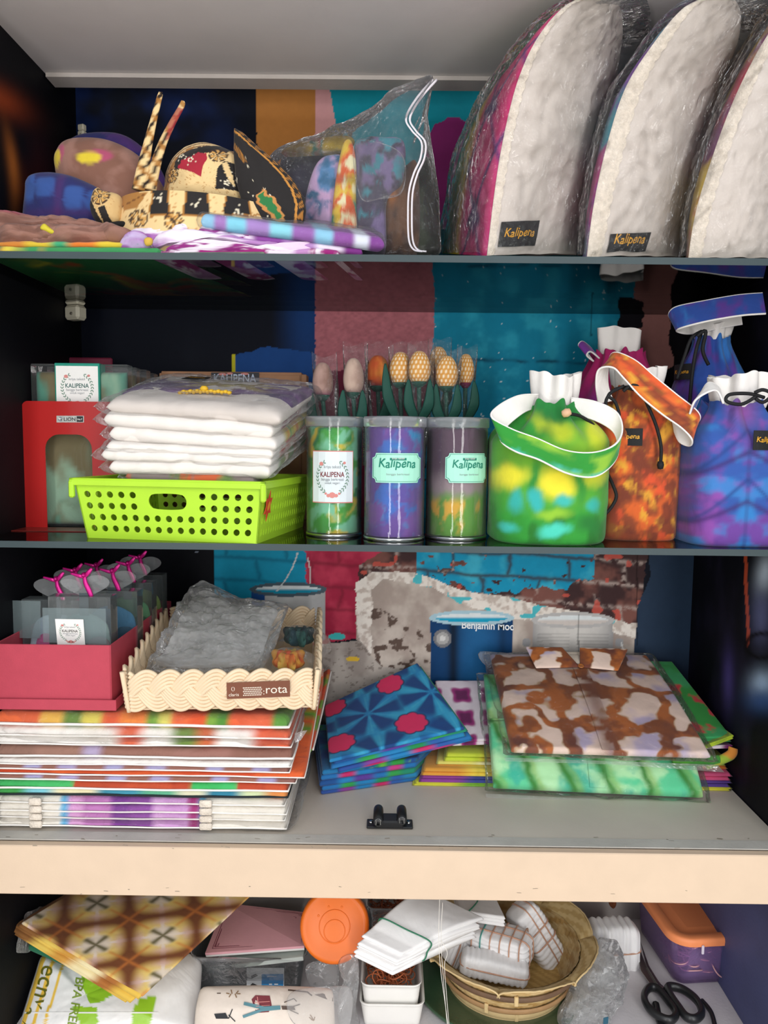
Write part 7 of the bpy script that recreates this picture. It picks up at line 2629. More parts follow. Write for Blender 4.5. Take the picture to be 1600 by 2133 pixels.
gQ = [P(1026, 1646, 1.052), P(1462, 1666, 1.046), P(1372, 1425, 1.215), P(1006, 1412, 1.215)]
bQ = [P(1064, 1572, 1.060), P(1478, 1584, 1.050), P(1345, 1374, 1.238), P(1020, 1372, 1.238)]
for lb, Q, pt, nm, zfx in (('green and mint tie-dyed shirt folded in a clear bag, under the brown one', gQ, greenshirt, 'g', lambda U, V: .020*np.sin(PI*V)**.7*np.where(V < .5, 1, .55)),
                           ('brown and cream tie-dyed shirt folded in a clear bag on top of the green one', bQ, brownshirt, 'b', lambda U, V: .006*np.sin(PI*V))):
    t = thing('bagged_shirt', lb, 'shirt', sum(Q)/4, 'bagged shirts on the folded cloths')
    nn = np.cross(Q[1]-Q[0], Q[3]-Q[0])
    nn /= np.linalg.norm(nn)
    h = .013
    s0 = quadsurf(*Q)

    def sup(u, v, e=0, s0=s0, nn=nn, zfx=zfx, h=h):
        u = np.asarray(u, float)
        v = np.asarray(v, float)
        return s0(u, v)+nn*(h+e+zfx(u, v))[..., None]
    slab('body', Q, h, CLOTH, t, pt, nu=200, nv=170, r=.006, wr=.0012, wsc=9, zf=zfx, bot=1, seed=3)
    for u0, w in ((.50, .085),):
        V2, F2 = rect2(u0-w/2, .01, u0+w/2, .84, 6, 40)
        V3 = sup(V2[:, 0]+.03*V2[:, 1], V2[:, 1], .0016)
        mk('placket', np.concatenate([V3, V3-nn*.0016]), [f for f in F2]+[tuple(i+len(V3) for i in f[::-1]) for f in F2], CLOTH, t, smooth=False, col=np.concatenate([pt(V2[:, 0], V2[:, 1])*.92]*2))
    if nm == 'b':
        for sgn in (-1, 1):
            pts = [(.52, .80), (.52+sgn*.07, .985), (.52+sgn*.30, .99), (.52+sgn*.27, .78)] if sgn < 0 else [(.52, .80), (.56, .985), (.86, .97), (.74, .76)]
            o3 = sup(np.array([p[0] for p in pts]), np.array([p[1] for p in pts]), .004)
            o3[1:3] += nn*.010
            blob('collar', list(o3), o3.mean(0), nn*.004, -nn*.002, CLOTH, t, patt=lambda px, py: brownshirt((px-1030)/420*1.4, (1580-py)/200*1.4), n=140, nr=36, smooth=False, p=.3)
        o3 = sup(np.array([.47, .56, .55, .49]), np.array([.96, .96, .84, .84]), .003)
        blob('collar_stand', list(o3), o3.mean(0), nn*.003, -nn*.002, mat('cream_facing', '#d9c9b8', .8), t, n=30, nr=5, smooth=False, p=.3, label='pale inside of the collar')
        o3 = sup(np.array([.33, .43, .52, .61, .70, .52]), np.array([.992, 1.005, 1.005, 1.005, .99, .86]), .001)
        blob('back_neck', list(o3), o3.mean(0), nn*.003, -nn*.002, mat('cream_facing', '#d9c9b8', .8), t, n=40, nr=6, smooth=False, p=.3, label='pale inside of the back neck')
        V, F = lathem([(0, 0), (.0045, 0), (.005, .0012), (.0035, .002), (.0028, .0014), (0, .0014)], 18, (0, 0, 0))
        zx = nn
        xx = (Q[1]-Q[0])/np.linalg.norm(Q[1]-Q[0])
        yy = np.cross(zx, xx)
        M_ = np.stack([xx, yy, zx], 1)
        mk('button', V@M_.T+sup(np.array([.525]), np.array([.80]), .006)[0], F, mat('amber_button', '#b06a35', .3, coat=.4), t)
    # bag film with a sealed flange
    d1 = (Q[1]-Q[0])/np.linalg.norm(Q[1]-Q[0])
    d2 = (Q[3]-Q[0])/np.linalg.norm(Q[3]-Q[0])
    bq = [Q[0]-d1*.010-d2*.006, Q[1]+d1*.008-d2*.008, Q[2]+d1*.012+d2*.004, Q[3]-d1*.012+d2*.004]
    slab('plastic_bag', [q-nn*.001 for q in bq], h+.004, film('shirt_bag', .015, crinkle=.7, cscale=18, rough=.06, gain=.7, edge=.08), t, nu=70, nv=60, r=.010, wr=.002, wsc=10, zf=zfx, bot=1, ragged=.004, seed=5)
    pts = [bq[0], bq[1], bq[1]+d1*.004-d2*.012, bq[0]*.5+bq[1]*.5-d2*.005, bq[0]-d2*.006]
    V, F = prismm(pts, nn*.0006)
    mk('bag_flange', V, F, film('bag_flange', .10, crinkle=.6, gain=.8, tint='#ffffff'), t, smooth=False)
    if nm == 'b':
        o3 = [P(a, b, y) for a, b, y in ((992, 1362, 1.235), (1005, 1352, 1.24), (1030, 1372, 1.24), (1085, 1356, 1.243), (1170, 1375, 1.243), (1240, 1372, 1.243), (1320, 1366, 1.24), (1345, 1380, 1.235), (1300, 1392, 1.225), (1100, 1392, 1.225), (1010, 1388, 1.23))]
        o3 = [A3(q[0], min(q[1], YB-.012), q[2]) for q in o3]
        blob('bag_mouth', o3, sum(o3)/len(o3), (0, -.008, .004), (0, .004, 0), FILM_HAZY, t, n=70, nr=10, smooth=False, noise=.7, nsc=70)

# ------------------------------------------------------------------ twin magnetic door latch
BLKP = mat('black_plastic', '#17181a', .35, spec=.5, bump=.05)
CHR = mat('chrome', '#d9d9d8', .15, 1.0, bump=0)
c = PZ(812, 1722, T3+.001)
zb2 = T3+.0011
t = thing('magnetic_latch', 'black twin magnetic door latch with chrome tips screwed to the shelf front', 'latch', (c[0], c[1], zb2))
V, F = joinm([boxm((c[0], c[1]+.004, zb2+.0015), (.060, .022, .003), .001), boxm((c[0], c[1]+.004, zb2+.006), (.036, .024, .010), .002)])
mk('base_plate', V, F, BLKP, t, smooth=False)
for k, (dx_, out) in enumerate(((-.0150, .004), (.0155, -.001))):
    x = c[0]+dx_
    R90 = rotx(PI/2)
    V, F = lathem([(0, -.026), (.0030, -.026), (.0062, -.022), (.0066, -.018), (.0066, .006), (.0058, .0065), (.0058, .010+out), (0, .010+out)], 24, (x, c[1]+.002, zb2+.0120), R90)
    bar = mk('plunger_housing', V, F, BLKP, t)
    V, F = lathem([(.0040, .0), (.0056, .0), (.0056, .0012), (.0040, .0012)], 24, (x, c[1]+.002-.010-out, zb2+.0120), R90)
    mk('chrome_ring', V, F, mat('black_ring', '#2a2b2d', .25, coat=.5), bar)
    for s_ in (-1, 1):
        V, F = boxm((x+s_*.0028, c[1]+.002-.0108-out, zb2+.0120), (.0013, .0012, .0068), .0004)
        mk('magnet_pole', V, F, CHR, bar, smooth=False)
for s_ in (-1, 1):
    V, F = lathem([(0, .001), (.0022, .001), (.0028, 0), (.0028, -.0005)], 14, (c[0]+s_*.0245, c[1]+.006, zb2+.0032))
    mk('screw', V, F, CHR, t)
# lettering on the printed paint can
pl = [P(962, 1316, YB-.001), P(1066, 1320, YB-.001), P(1066, 1302, YB-.001), P(962, 1298, YB-.001)]
s2 = quadsurf(*pl)
asp = np.linalg.norm(pl[1]-pl[0])/np.linalg.norm(pl[3]-pl[0])
V2, F2 = put2(text2('Benjamin Moore', .02, 0, 0), 0, .1, 1.22, asp*1.2)
pass
o = decal('trim_4', s2, np.clip(V2, -1, 1.035), F2, .0008, mat('white_ink', '#e9eef2', .5, bump=0), None, kind='structure')
# ------------------------------------------------------------------ lower compartment
Z4 = T4
# brown shibori cloth, folded, left
cq = [P(34, 1950, .985), P(286, 2104, .935), P(548, 1858, 1.075), P(205, 1845, 1.160)]
cpx = [(34, 1948), (286, 2100), (548, 1858), (205, 1845)]


def shibori(u, v):
    px = sum(w*q[0] for w, q in zip(((1-u)*(1-v), u*(1-v), u*v, (1-u)*v), cpx))
    py = sum(w*q[1] for w, q in zip(((1-u)*(1-v), u*(1-v), u*v, (1-u)*v), cpx))
    x = (px-187)/136
    y = (py-1914+.12*(px-187))/86
    a, b = x-np.round(x), y-np.round(y)
    r = np.sqrt(a*a+b*b)
    th = np.arctan2(b, a)
    n = fbm(px/14, py/12, 2)
    c = lin('#ead9c4')*np.ones((len(u), 1))
    c = mx(c, lin('#e3c24a'), sst(.16, .30, r+.1*(n-.5))*.85*(np.abs(np.cos(2*th)) < .98))
    c = mx(c, lin('#d9b8ae'), np.exp(-((np.abs(a)-.36)/.09)**2)*np.exp(-(b/.16)**2)*.9)
    c = mx(c, lin('#d9b8ae'), np.exp(-((np.abs(b)-.36)/.09)**2)*np.exp(-(a/.16)**2)*.9)
    ea, eb = .5-np.abs(a), .5-np.abs(b)
    ln = np.exp(-(ea/.075)**2)*sst(.5, .12, np.abs(np.abs(b)-.0)*0+eb*0+.12+.0*ea)+np.exp(-(eb/.085)**2)
    lnw = np.clip(np.exp(-(ea/(.085+.12*np.abs(b)*(1-np.abs(b))*2))**2)+np.exp(-(eb/(.085+.12*np.abs(a)*(1-np.abs(a))*2))**2), 0, 1)
    c = mx(c, lin('#b5702a'), np.clip(np.exp(-(ea/.15)**2)+np.exp(-(eb/.17)**2), 0, 1)*.55)
    c = mx(c, lin('#6a3418'), lnw*.95)
    dg = np.exp(-((np.abs(a)-np.abs(b))/.045)**2)*sst(.22, .34, r)
    c = mx(c, lin('#c9742f'), dg*.6)
    xs = np.exp(-(np.minimum(np.abs(a-b), np.abs(a+b))/(.05+.20*np.clip(r-.05, 0, 1)))**2)*sst(.27, .20, r)
    return mx(c, lin('#5f5630'), np.clip(xs, 0, 1)*.95)


nn = np.cross(cq[1]-cq[0], cq[3]-cq[0])
nn /= np.linalg.norm(nn)
t = thing('folded_cloth', 'brown and yellow shibori-dyed cloth folded over the yellow striped pack', 'cloth', sum(cq)/4)
edg = stripes(['#8a5a2a', '#e3c25a', '#c9923a', '#e9d9a8', '#a8662a', '#e0b84a'], [.2, .35, .5, .7, .85], .05)
for k in range(5):
    d = nn*(.0042*k)+A3(.002*math.sin(k*2.2), .002*math.cos(k*3.1), 0)*(k < 4)+(cq[0]-cq[3])/np.linalg.norm(cq[0]-cq[3])*.0012*(4-k)+(cq[0]-cq[1])/np.linalg.norm(cq[0]-cq[1])*.0042*(4-k)
    slab('fold', [q+d for q in cq], .0046, CLOTH_FLAT, t, shibori if k == 4 else edg, nu=170 if k == 4 else 50, nv=200 if k == 4 else 30, r=.0023, wr=.0008, seed=k)
g3 = [P(62, 1962, .995), P(215, 2030, .965), P(250, 1990, 1.05), P(70, 1935, 1.07)]
t = thing('folded_cloth', 'dark green cloth showing under the brown shibori cloth', 'cloth', sum(g3)/4)
slab('fold', [q-nn*.012 for q in g3], .010, CLOTH, t, lambda u, v: mx(lin('#1f6a4a')*np.ones((len(u), 1)), lin('#17503f'), sst(.4, .6, fbm(u*5, v*4, 1))), nu=40, nv=20, r=.005)
t = thing('plastic_bag', 'crumpled clear plastic sticking out at the far left of the brown shibori cloth', 'bag', P(50, 1940, .99))
o3 = [P(a, b, y) for a, b, y in ((2, 1915, 1.00), (40, 1895, 1.03), (90, 1880, 1.10), (130, 1862, 1.13), (150, 1905, 1.11), (90, 1945, 1.06), (60, 1985, 1.01), (20, 1985, .975), (2, 1950, .985))]
o3 = [A3(max(q[0], XL+.004), q[1], q[2]) for q in o3]
blob('film', o3, sum(o3)/9, (0, -.008, .012), (0, .006, -.006), FILM_HAZY, t, noise=.9, nsc=60, n=60, nr=14, smooth=False)

# white pack with yellow stripes
WP = mat('glossy_pack_film', None, .28, spec=.5, var=.02, bump=.05, wr=.25, wrscale=14)


def packp(px, py):
    c = lin('#f1efec')*np.ones((len(px), 1))
    # rays of yellow stripes fanning from the left
    s_ = (px+.30*(py-2020))
    w = np.clip(.95-(s_-10)/190, .12, .95)
    st_ = tri((s_-6)/25.0) < w
    c = mx(c, lin('#efb53a'), (st_ & (s_ < 165) & (py > 1990))*1.0)
    c = mx(c, lin('#f3d25a'), (st_ & (s_ < 165) & (py > 1990) & (s_ > 60))*.55)
    c = mx(c, lin('#e0a832'), inpoly(px, py, [(-60, 1990), (14, 1990), (26, 2010), (2, 2080), (-20, 2160), (-60, 2160)])*.9)
    g1 = inpoly(px, py, [(178, 2020), (182, 2000), (240, 2030), (262, 2075), (222, 2100), (200, 2102), (186, 2070)])
    g2 = inpoly(px, py, [(165, 2108), (215, 2110), (215, 2150), (180, 2150)])
    g3_ = inpoly(px, py, [(290, 2110), (300, 2092), (332, 2082), (332, 2110), (318, 2150), (280, 2150)])
    c = mx(c, lin('#9acb2f'), (g1 | g2 | g3_)*1.0)
    return c


t = thing('refill_pack', 'white glossy pack with yellow stripes and green lettering, bottom left', 'pack', P(200, 2100, 1.06)*A3(1, 1, 0)+A3(0, 0, Z4))
o3 = [P(a, b, y) for a, b, y in ((-60, 2010, 1.04), (20, 1990, 1.05), (120, 1992, 1.06), (250, 1985, 1.07), (330, 1975, 1.08), (410, 1990, 1.075), (421, 2010, 1.06), (418, 2060, 1.03), (402, 2150, .985), (200, 2175, .97), (-60, 2175, .965))]
o3 = [A3(max(q[0], XL+.004), q[1], max(q[2], Z4+.004)) for q in o3]
pk = blob('bag', o3, P(190, 2085, 1.02), (0, -.022, .026), (0, .02, -.016), WP, t, patt=packp, n=120, nr=60, p=.42, smooth=False, noise=.06, nsc=30)


def turned(VF, x, y, w, ang_, asp=1.0):
    V, F = VF
    c_, s_ = math.cos(ang_), math.sin(ang_)
    a, b = V[:, 0]*w, -V[:, 1]*w*asp
    return np.stack([x+a*c_-b*s_, y+a*s_+b*c_], 1), F


stick('lettering', pk, *turned(text2('BPA FREE', .01, 0, 0), 158, 2036, 105, 1.75), .0012, mat('olive_ink', '#7f9a2f', .5, bump=0), t)
stick('lettering', pk, *turned(text2('ecny', 0, 0, 0), 78, 2006, 92, 1.85), .0012, mat('dark_olive_ink', '#6b6a1c', .5, bump=0), t)
stick('lettering', pk, *turned(text2('ny', 0, 0, 0), 34, 2086, 46, 1.85), .0012, mat('dark_olive_ink', '#6b6a1c', .5, bump=0), t)
stick('seam', pk, *gridpoly(20, 2108, 330, 2111, 30, 1), .0010, PAPER, t)

# pink notebook on a pale board on a clear container
PINK = mat('pink_card', '#f4b4bc', .6, var=.03, bump=.08)
nq = [P(428, 1990, 1.075), P(634, 1975, 1.060), P(640, 1905, 1.165), P(470, 1885, 1.20)]
nn2 = np.cross(nq[1]-nq[0], nq[3]-nq[0])
nn2 /= np.linalg.norm(nn2)
t = thing('notebook', 'pink notebook with a printed form box, tucked under the brown shibori cloth', 'notebook', sum(nq)/4)
V, F = prismm([q for q in nq], nn2*.0035)
mk('cover', V, F, PINK, t, smooth=False)
V, F = prismm([q*.995+sum(nq)/4*.005-nn2*.003 for q in nq], nn2*.003)
mk('pages', V, F, PAPER, t, smooth=False)
s2 = quadsurf(*[q+nn2*.0036 for q in nq])
RI = mat('rose_ink', '#8f3a4c', .6, bump=0)
fr2 = [line2([(.08, .10), (.95, .10), (.95, .93), (.08, .93), (.08, .10)], .010), line2([(.06, .07), (.97, .07), (.97, .96), (.06, .96), (.06, .07)], .007)]
for k in range(5):
    fr2.append(line2([(.62, .30+.11*k), (.84, .30+.11*k)], .007))
fr2.append(line2([(.56, .20), (.88, .20), (.88, .82), (.56, .82), (.56, .20)], .007))
fr2 += [line2([(.24, .25), (.24, .8)], .007), line2([(.36, .30), (.36, .75)], .007)]
for a, b in ((.93, .12), (.93, .90), (.10, .12), (.10, .90)):
    fr2 += [line2([(a-.03, b), (a+.01, b), (a+.01, b-.05 if b > .5 else b+.05)], .008), line2([(a-.02, b-.03 if b > .5 else b+.03), (a-.005, b-.03 if b > .5 else b+.03)], .008)]
for k in range(3):
    fr2.append(line2([(.59, .24+.05*k), (.605, .30+.05*k)], .008))
decal('form_print', s2, *joinm2(fr2), .0004, RI, t)
bq2 = [P(422, 2012, 1.07), P(630, 1988, 1.055), P(640, 1912, 1.17), P(480, 1890, 1.21)]
bq2 = [q-nn2*.0035 for q in bq2]
t = thing('board', 'pale green white board lying under the pink notebook', 'board', sum(bq2)/4)
V, F = prismm(bq2, -nn2*.006)
mk('panel', V, F, mat('pale_board', '#d9e0d8', .6), t, smooth=False)

# clear container with black packets and a blue label
t = thing('storage_box', 'low clear plastic container holding black packets with a blue and white label', 'container', P(520, 2040, 1.10)*A3(1, 1, 0)+A3(0, 0, Z4))
x0, x1 = P(395, 2040, 1.06)[0], P(634, 2040, 1.06)[0]
y0, y1 = 1.06, 1.225
zt_ = P(560, 1996, 1.06)[2]


def rrect(x0, x1, y0, y1, r, n=6):
    pts = []
    for cx, cy, a0 in ((x1-r, y0+r, -PI/2), (x1-r, y1-r, 0), (x0+r, y1-r, PI/2), (x0+r, y0+r, PI)):
        for a in np.linspace(a0, a0+PI/2, n):
            pts.append((cx+r*math.cos(a), cy+r*math.sin(a)))
    return np.array(pts)


def tub(name, x0, x1, y0, y1, zb, zt_, taper, r, m, parent, wall=0.0015, rim=0.003, rimh=.004, R=None, c=None, floor=True):
    """rounded rectangular tub with a turned rim"""
    prof = [(0, zb, .0 if floor else 0)]
    rings = []
    H = zt_-zb
    for off, z in [(-taper-.004, zb), (-taper, zb+.003)]+[(-taper*(1-q), zb+.003+(H-.003)*q) for q in np.linspace(.15, 1, 6)]+[(rim, zt_), (rim, zt_-rimh)]+[(-wall, zt_-.0005)]+[(-taper*(1-q)-wall, zb+.003+(H-.003)*q) for q in np.linspace(.95, .05, 6)]:
        p = rrect(x0-off, x1+off, y0-off, y1+off, max(r+off, .002))
        rings.append(np.column_stack([p, np.full(len(p), z)]))
    # ring order: outer bottom->top, rim, then inner
    V = np.concatenate(rings)
    n = len(rings[0])
    F = []
    seq = list(range(8))+[8, 9]
    for a, b in zip(seq[:-1], seq[1:]):
        for i in range(n):
            j = (i+1) % n
            F.append((a*n+i, a*n+j, b*n+j, b*n+i))
    seq = [8]+list(range(10, len(rings)))
    for a, b in zip(seq[:-1], seq[1:]):
        for i in range(n):
            j = (i+1) % n
            F.append((a*n+i, a*n+j, b*n+j, b*n+i))
    F.append(tuple(range(n))[::-1])
    F.append(tuple((len(rings)-1)*n+i for i in range(n)))
    if R is not None:
        V = (V-np.array(c))@R.T+np.array(c)
    return mk(name, V, F, m, parent)


tub('tub', x0, x1, y0, y1, Z4+.001, zt_, .008, .016, film('storage_clear', .05, tint='#dfe6ea', crinkle=.05, rough=.08, gain=1.0), t, rim=.004)
for k, (xa, xb, h0, h1, c_) in enumerate(((x0+.012, x1-.040, .006, .024, '#2b2d30'), (x0+.016, x1-.030, .025, .042, '#3a3d40'))):
    slab('packet', [A3(xa, y0+.012, Z4+h0), A3(xb, y0+.012, Z4+h0), A3(xb, y1-.07, Z4+h0), A3(xa, y1-.07, Z4+h0)], h1-h0, mat('packet_black_%d' % k, c_, .3, wr=.3), t, nu=24, nv=16, r=.008, wr=.003)
pa = [P(514, 2060, 1.066), P(592, 2060, 1.066), P(592, 2016, 1.070), P(514, 2016, 1.070)]
s2 = quadsurf(*pa)
lab = decal('packet_label', s2, *rect2(0, 0, 1, 1), .0006, mat('label_paper', '#eef1f3', .5, bump=0), t, thick=.0005, label='white packet label with a blue panel')
decal('blue_panel', s2, *rect2(.40, .05, .98, .72), .0009, mat('label_blue', '#1f8fd0', .5, bump=0), lab)
decal('chip_print', s2, *joinm2([poly2([(.10, .62), (.24, .74), (.30, .64), (.16, .52)]), poly2([(.10, .20), (.24, .08), (.30, .18), (.16, .30)])]), .0009, INK, lab)
decal('text_print', s2, *joinm2([rect2(.55, .60, .80, .63), rect2(.60, .22, .68, .27), rect2(.74, .22, .84, .27), rect2(.48, .12, .92, .18)]), .0012, PAPER, lab)

# pouch with fashion print
t = thing('printed_pouch', 'beige pouch printed with a tower, a red bag and walking figures, bottom edge', 'pouch', P(550, 2120, 1.02)*A3(1, 1, 0)+A3(0, 0, Z4))
o3 = [P(a, b, y) for a, b, y in ((402, 2175, .945), (408, 2100, .965), (418, 2056, .985), (540, 2053, .987), (640, 2056, .987), (694, 2060, .985), (697, 2110, .965), (698, 2175, .945))]
o3 = [A3(q[0], q[1], max(q[2], Z4+.003)) for q in o3]
pc_ = blob('bag', o3, P(550, 2110, .966), (0, -.014, .016), (0, .012, -.012), mat('beige_pouch', '#e6d8ca', .45, wr=.25, wrscale=12), t, n=80, nr=24, p=.4, smooth=False)
SEP = mat('sepia_ink', '#5b4a40', .6, bump=0)
TLB = mat('slate_teal_ink', '#5a8a94', .6, bump=0)
WNE = mat('wine_ink', '#7a3038', .6, bump=0)
stick('tower_print', pc_, *joinm2([poly2([(412, 2069), (440, 2066), (452, 2069), (440, 2073), (412, 2078)]), rect2(452, 2068, 460, 2070)]), .001, SEP, t)
stick('tower_print', pc_, *joinm2([poly2([(655, 2072), (672, 2069), (694, 2078), (694, 2086), (676, 2080)]), line2([(650, 2074), (640, 2066), (600, 2062)], 3)]), .001, SEP, t)
stick('bag_print', pc_, *joinm2([poly2([(524, 2082), (532, 2073), (562, 2074), (566, 2094), (560, 2108), (534, 2110)])]), .001, WNE, t)
stick('bag_print', pc_, *joinm2([line2([(530, 2088), (562, 2086)], 1.5), line2([(536, 2076), (540, 2108)], 1.5), line2([(533, 2096), (562, 2094)], 1)]), .0014, PINKISH, t)
stick('figure_print', pc_, *joinm2([line2([(508, 2090), (550, 2100), (584, 2098)], 7), line2([(506, 2118), (545, 2104), (584, 2100)], 6)]), .0015, TLB, t)
stick('figure_print', pc_, *joinm2([poly2([(586, 2095), (612, 2096), (616, 2104), (588, 2103)]), line2([(600, 2100), (625, 2092)], 2), line2([(600, 2102), (622, 2112)], 2), line2([(592, 2088), (612, 2080), (618, 2086)], 2)]), .0016, SEP, t)
stick('figure_print', pc_, *joinm2([poly2([(446, 2112), (470, 2110), (476, 2122), (450, 2122)]), line2([(476, 2114), (490, 2128)], 2), line2([(476, 2122), (484, 2102)], 2)]), .0012, INK, t)
stick('plant_print', pc_, *joinm2([line2([(486+8*math.cos(a*1.1), 2070), (486+15*math.cos(a*1.1), 2070+9*math.sin(a*1.1))], 2) for a in range(6)]+[line2([(654, 2126), (650+6*math.cos(a), 2118+6*math.sin(a))], 2) for a in range(5)]), .0012, mat('olive_brown_ink', '#8a6a48', .6, bump=0), t)
o3 = [P(a, b, y) for a, b, y in ((612, 2062, .977), (700, 2050, .98), (735, 2062, .975), (720, 2150, .955), (640, 2140, .95), (606, 2110, .955))]
t = thing('plastic_bag', 'hazy clear plastic draped over the right half of the printed pouch', 'bag', sum(o3)/6)
blob('film', [q+A3(0, -.02, .012) for q in o3], sum(o3)/6+A3(0, -.02, .012), (0, -.004, .005), (0, .002, -.002), FILM_HAZY, t, noise=.8, nsc=50, n=60, nr=14)

# jar lying down with an orange lid
ORL = mat('orange_plastic', '#f0741c', .38, spec=.45, var=.03, bump=.03)
jc = P(697, 1930, 1.03)
ax = A3(.03, -.93, .36)
ax /= np.linalg.norm(ax)
jx = np.cross(A3(0, 0, 1), ax)
jx /= np.linalg.norm(jx)
jy = np.cross(ax, jx)
JR = np.stack([jx, jy, ax], 1)
jr = .049
t = thing('lidded_jar', 'clear jar lying down with its round orange lid facing out', 'jar', jc)
lid = lathe('lid', [(0, 0), (jr*.80, 0), (jr*.84, .0012), (jr*.92, .0012), (jr*.97, -.0005), (jr, -.004), (jr, -.018), (jr*.97, -.018), (jr*.96, -.002), (0, -.002)], ORL, t, n=90, c=jc, R=JR, mod=lambda TH, R_, Z: (R_*(1+.006*(np.sin(TH*60))*(Z < -.004)), Z))
for r0 in (.44, .30):
    a = np.linspace(0, 2*PI, 40, endpoint=False)
    V, F = tubem(np.stack([jr*r0*np.cos(a)+.000, jr*r0*np.sin(a)-.006*(r0 < .4), np.full(40, .0002)], 1)@JR.T+jc, .0007, 40, 5, closed=True, smooth=False)
    mk('raised_ring', V, F, ORL, lid)
V2, F2 = text2('SOS', .01, 0, 0) if False else text2('kriya', 0, 0, 0)
for k, a in enumerate((1.9, 2.6, 1.2)):
    V, F = lathem([(.0004, 0), (.0016, 0), (.0018, -.0004)], 10, (jr*.55*math.cos(a), jr*.55*math.sin(a), .0003))
    mk('raised_dot', V@JR.T+jc, F, ORL, lid)
lathe('body', [(jr*.90, -.016), (jr*.94, -.026), (jr*.94, -.115), (jr*.88, -.124), (0, -.125)], film('jar_clear', .06, crinkle=.03, rough=.05, gain=1.5), t, n=48, c=jc, R=JR)

# thin plastic bags hanging by the white tubs
t = thing('plastic_bag', 'limp clear plastic bag hanging between the orange lidded jar and white tubs', 'bag', P(725, 2080, 1.02))
for k, ol in enumerate(([(706, 2000), (742, 1990), (748, 2040), (742, 2100), (752, 2150), (712, 2150), (704, 2080), (716, 2040)], [(640, 2010), (700, 2000), (706, 2050), (700, 2090), (660, 2080), (644, 2050)])):
    o3 = pix3(ol, 1.015+.02*k)
    blob('film', o3, sum(o3)/len(o3), (0, -.010, 0), (0, .008, 0), FILM_HAZY, t, noise=.9, nsc=50, n=70, nr=16, seed=k)

# white tubs with rubber bands
WPL = mat('white_plastic', '#efece6', .4, spec=.45, var=.015, bump=.03)
RBR = mat('brown_rubber', '#b5633c', .55, var=.15, bump=.1)


def bandheap(name, c, sx, sy, sz, n, m, parent, seed, r=.011, th=.0009):
    rr = random.Random(seed)
    pr = []
    for k in range(n):
        p = c+A3(rr.uniform(-sx, sx), rr.uniform(-sy, sy), rr.uniform(0, sz))
        a1, a2 = rr.uniform(0, PI), rr.uniform(-1.1, 1.1)
        R_ = rotz(a1)@rotx(a2)
        e = rr.uniform(.55, 1)
        a = np.linspace(0, 2*PI, 22, endpoint=False)
        q = np.stack([r*np.cos(a)*rr.uniform(.8, 1.2), r*e*np.sin(a), .0018*np.sin(2*a+k)], 1)@R_.T+p
        pr.append(tubem(q, th, 22, 5, closed=True, smooth=False))
    V, F = joinm(pr)
    o = mk(name, V, F, m, parent, kind='stuff')
    return o


tx0, tx1 = P(752, 2060, 1.005)[0], P(878, 2060, 1.005)[0]
ztop = P(810, 2052, 1.005)[2]
h1 = ztop-P(810, 2098, 1.005)[2]
zb1 = ztop-.052
for k, (lb, zb, zt_, dx_, nm) in enumerate((('lower of two stacked white plastic tubs beside the bamboo basket', Z4, zb1+.026, .0045, 0), ('upper white plastic tub full of brown rubber bands', zb1, ztop, 0, 1))):
    t = thing('plastic_tub', lb, 'tub', ((tx0+tx1)/2, 1.045, zb), 'stacked white tubs')
    tub('body', tx0-dx_*.3, tx1+dx_, 1.005+(.0 if nm else -.003), 1.095+(0 if nm else .004), zb+.0005, zt_, .006, .012, WPL, t, rim=.0008, rimh=.002, wall=.0018)
    if nm:
        o = bandheap('rubber_bands', A3((tx0+tx1)/2, 1.050, zt_-.022), .026, .030, .022, 75, RBR, None, 3)
        tag(o, 'heap of brown rubber bands in the upper white tub', 'rubber bands')
        o['kind'] = 'stuff'
t = thing('storage_box', 'clear box of brown rubber bands at the back behind the white cloth strips', 'container', P(805, 1910, 1.19)*A3(1, 1, 0)+A3(0, 0, Z4))
xa, xb = P(765, 1900, 1.15)[0], P(905, 1900, 1.15)[0]
tub('tub', xa, xb, 1.150, 1.245, Z4+.001, P(820, 1893, 1.15)[2], .006, .012, film('storage_clear', .10), t)
o = bandheap('rubber_bands', A3((xa+xb)/2-.01, 1.195, P(820, 1918, 1.19)[2]), .034, .030, .022, 60, mat('dark_rubber', '#8f4a2c', .6, var=.2), None, 8)
tag(o, 'darker rubber bands heaped in the clear box at the back', 'rubber bands')
o['kind'] = 'stuff'

# white cloth strips held by a green rubber band
WC = mat('white_strip_cloth', '#f4f2f1', .85, bump=.2, bscale=800, bdist=.0005, wr=.18, wrscale=14, var=.02)
sq = [P(745, 1962, .985), P(828, 2002, .975), P(1003, 1925, 1.055), P(872, 1862, 1.085)]
sn = np.cross(sq[1]-sq[0], sq[3]-sq[0])
sn /= np.linalg.norm(sn)
t = thing('cloth_bundle', 'bundle of folded white cloth strips with a green rubber band on the white tubs', 'cloth', sum(sq)/4)
lay = 6
bend = lambda U, V: .010*np.sin(PI*np.clip((V-.15)/.85, 0, 1))
for k in range(lay):
    d = sn*(-.0062*(lay-1-k))+(sq[0]-sq[3])/np.linalg.norm(sq[0]-sq[3])*(.005*math.sin(k*2.3)-.004*(k % 2))+(sq[1]-sq[0])/np.linalg.norm(sq[1]-sq[0])*.002*math.cos(k*1.9)
    slab('strip', [q+d for q in sq], .0062, WC, t, nu=30, nv=50, r=.003, wr=.0006, zf=bend, bot=1, seed=k)
e0, e1 = sq[0]*.66+sq[3]*.34, sq[1]*.66+sq[2]*.34
bz = .010*math.sin(PI*(.34-.15)/.85)
up_, dn_ = sn*(.0066+bz), -sn*(.0062*lay-.004-bz)
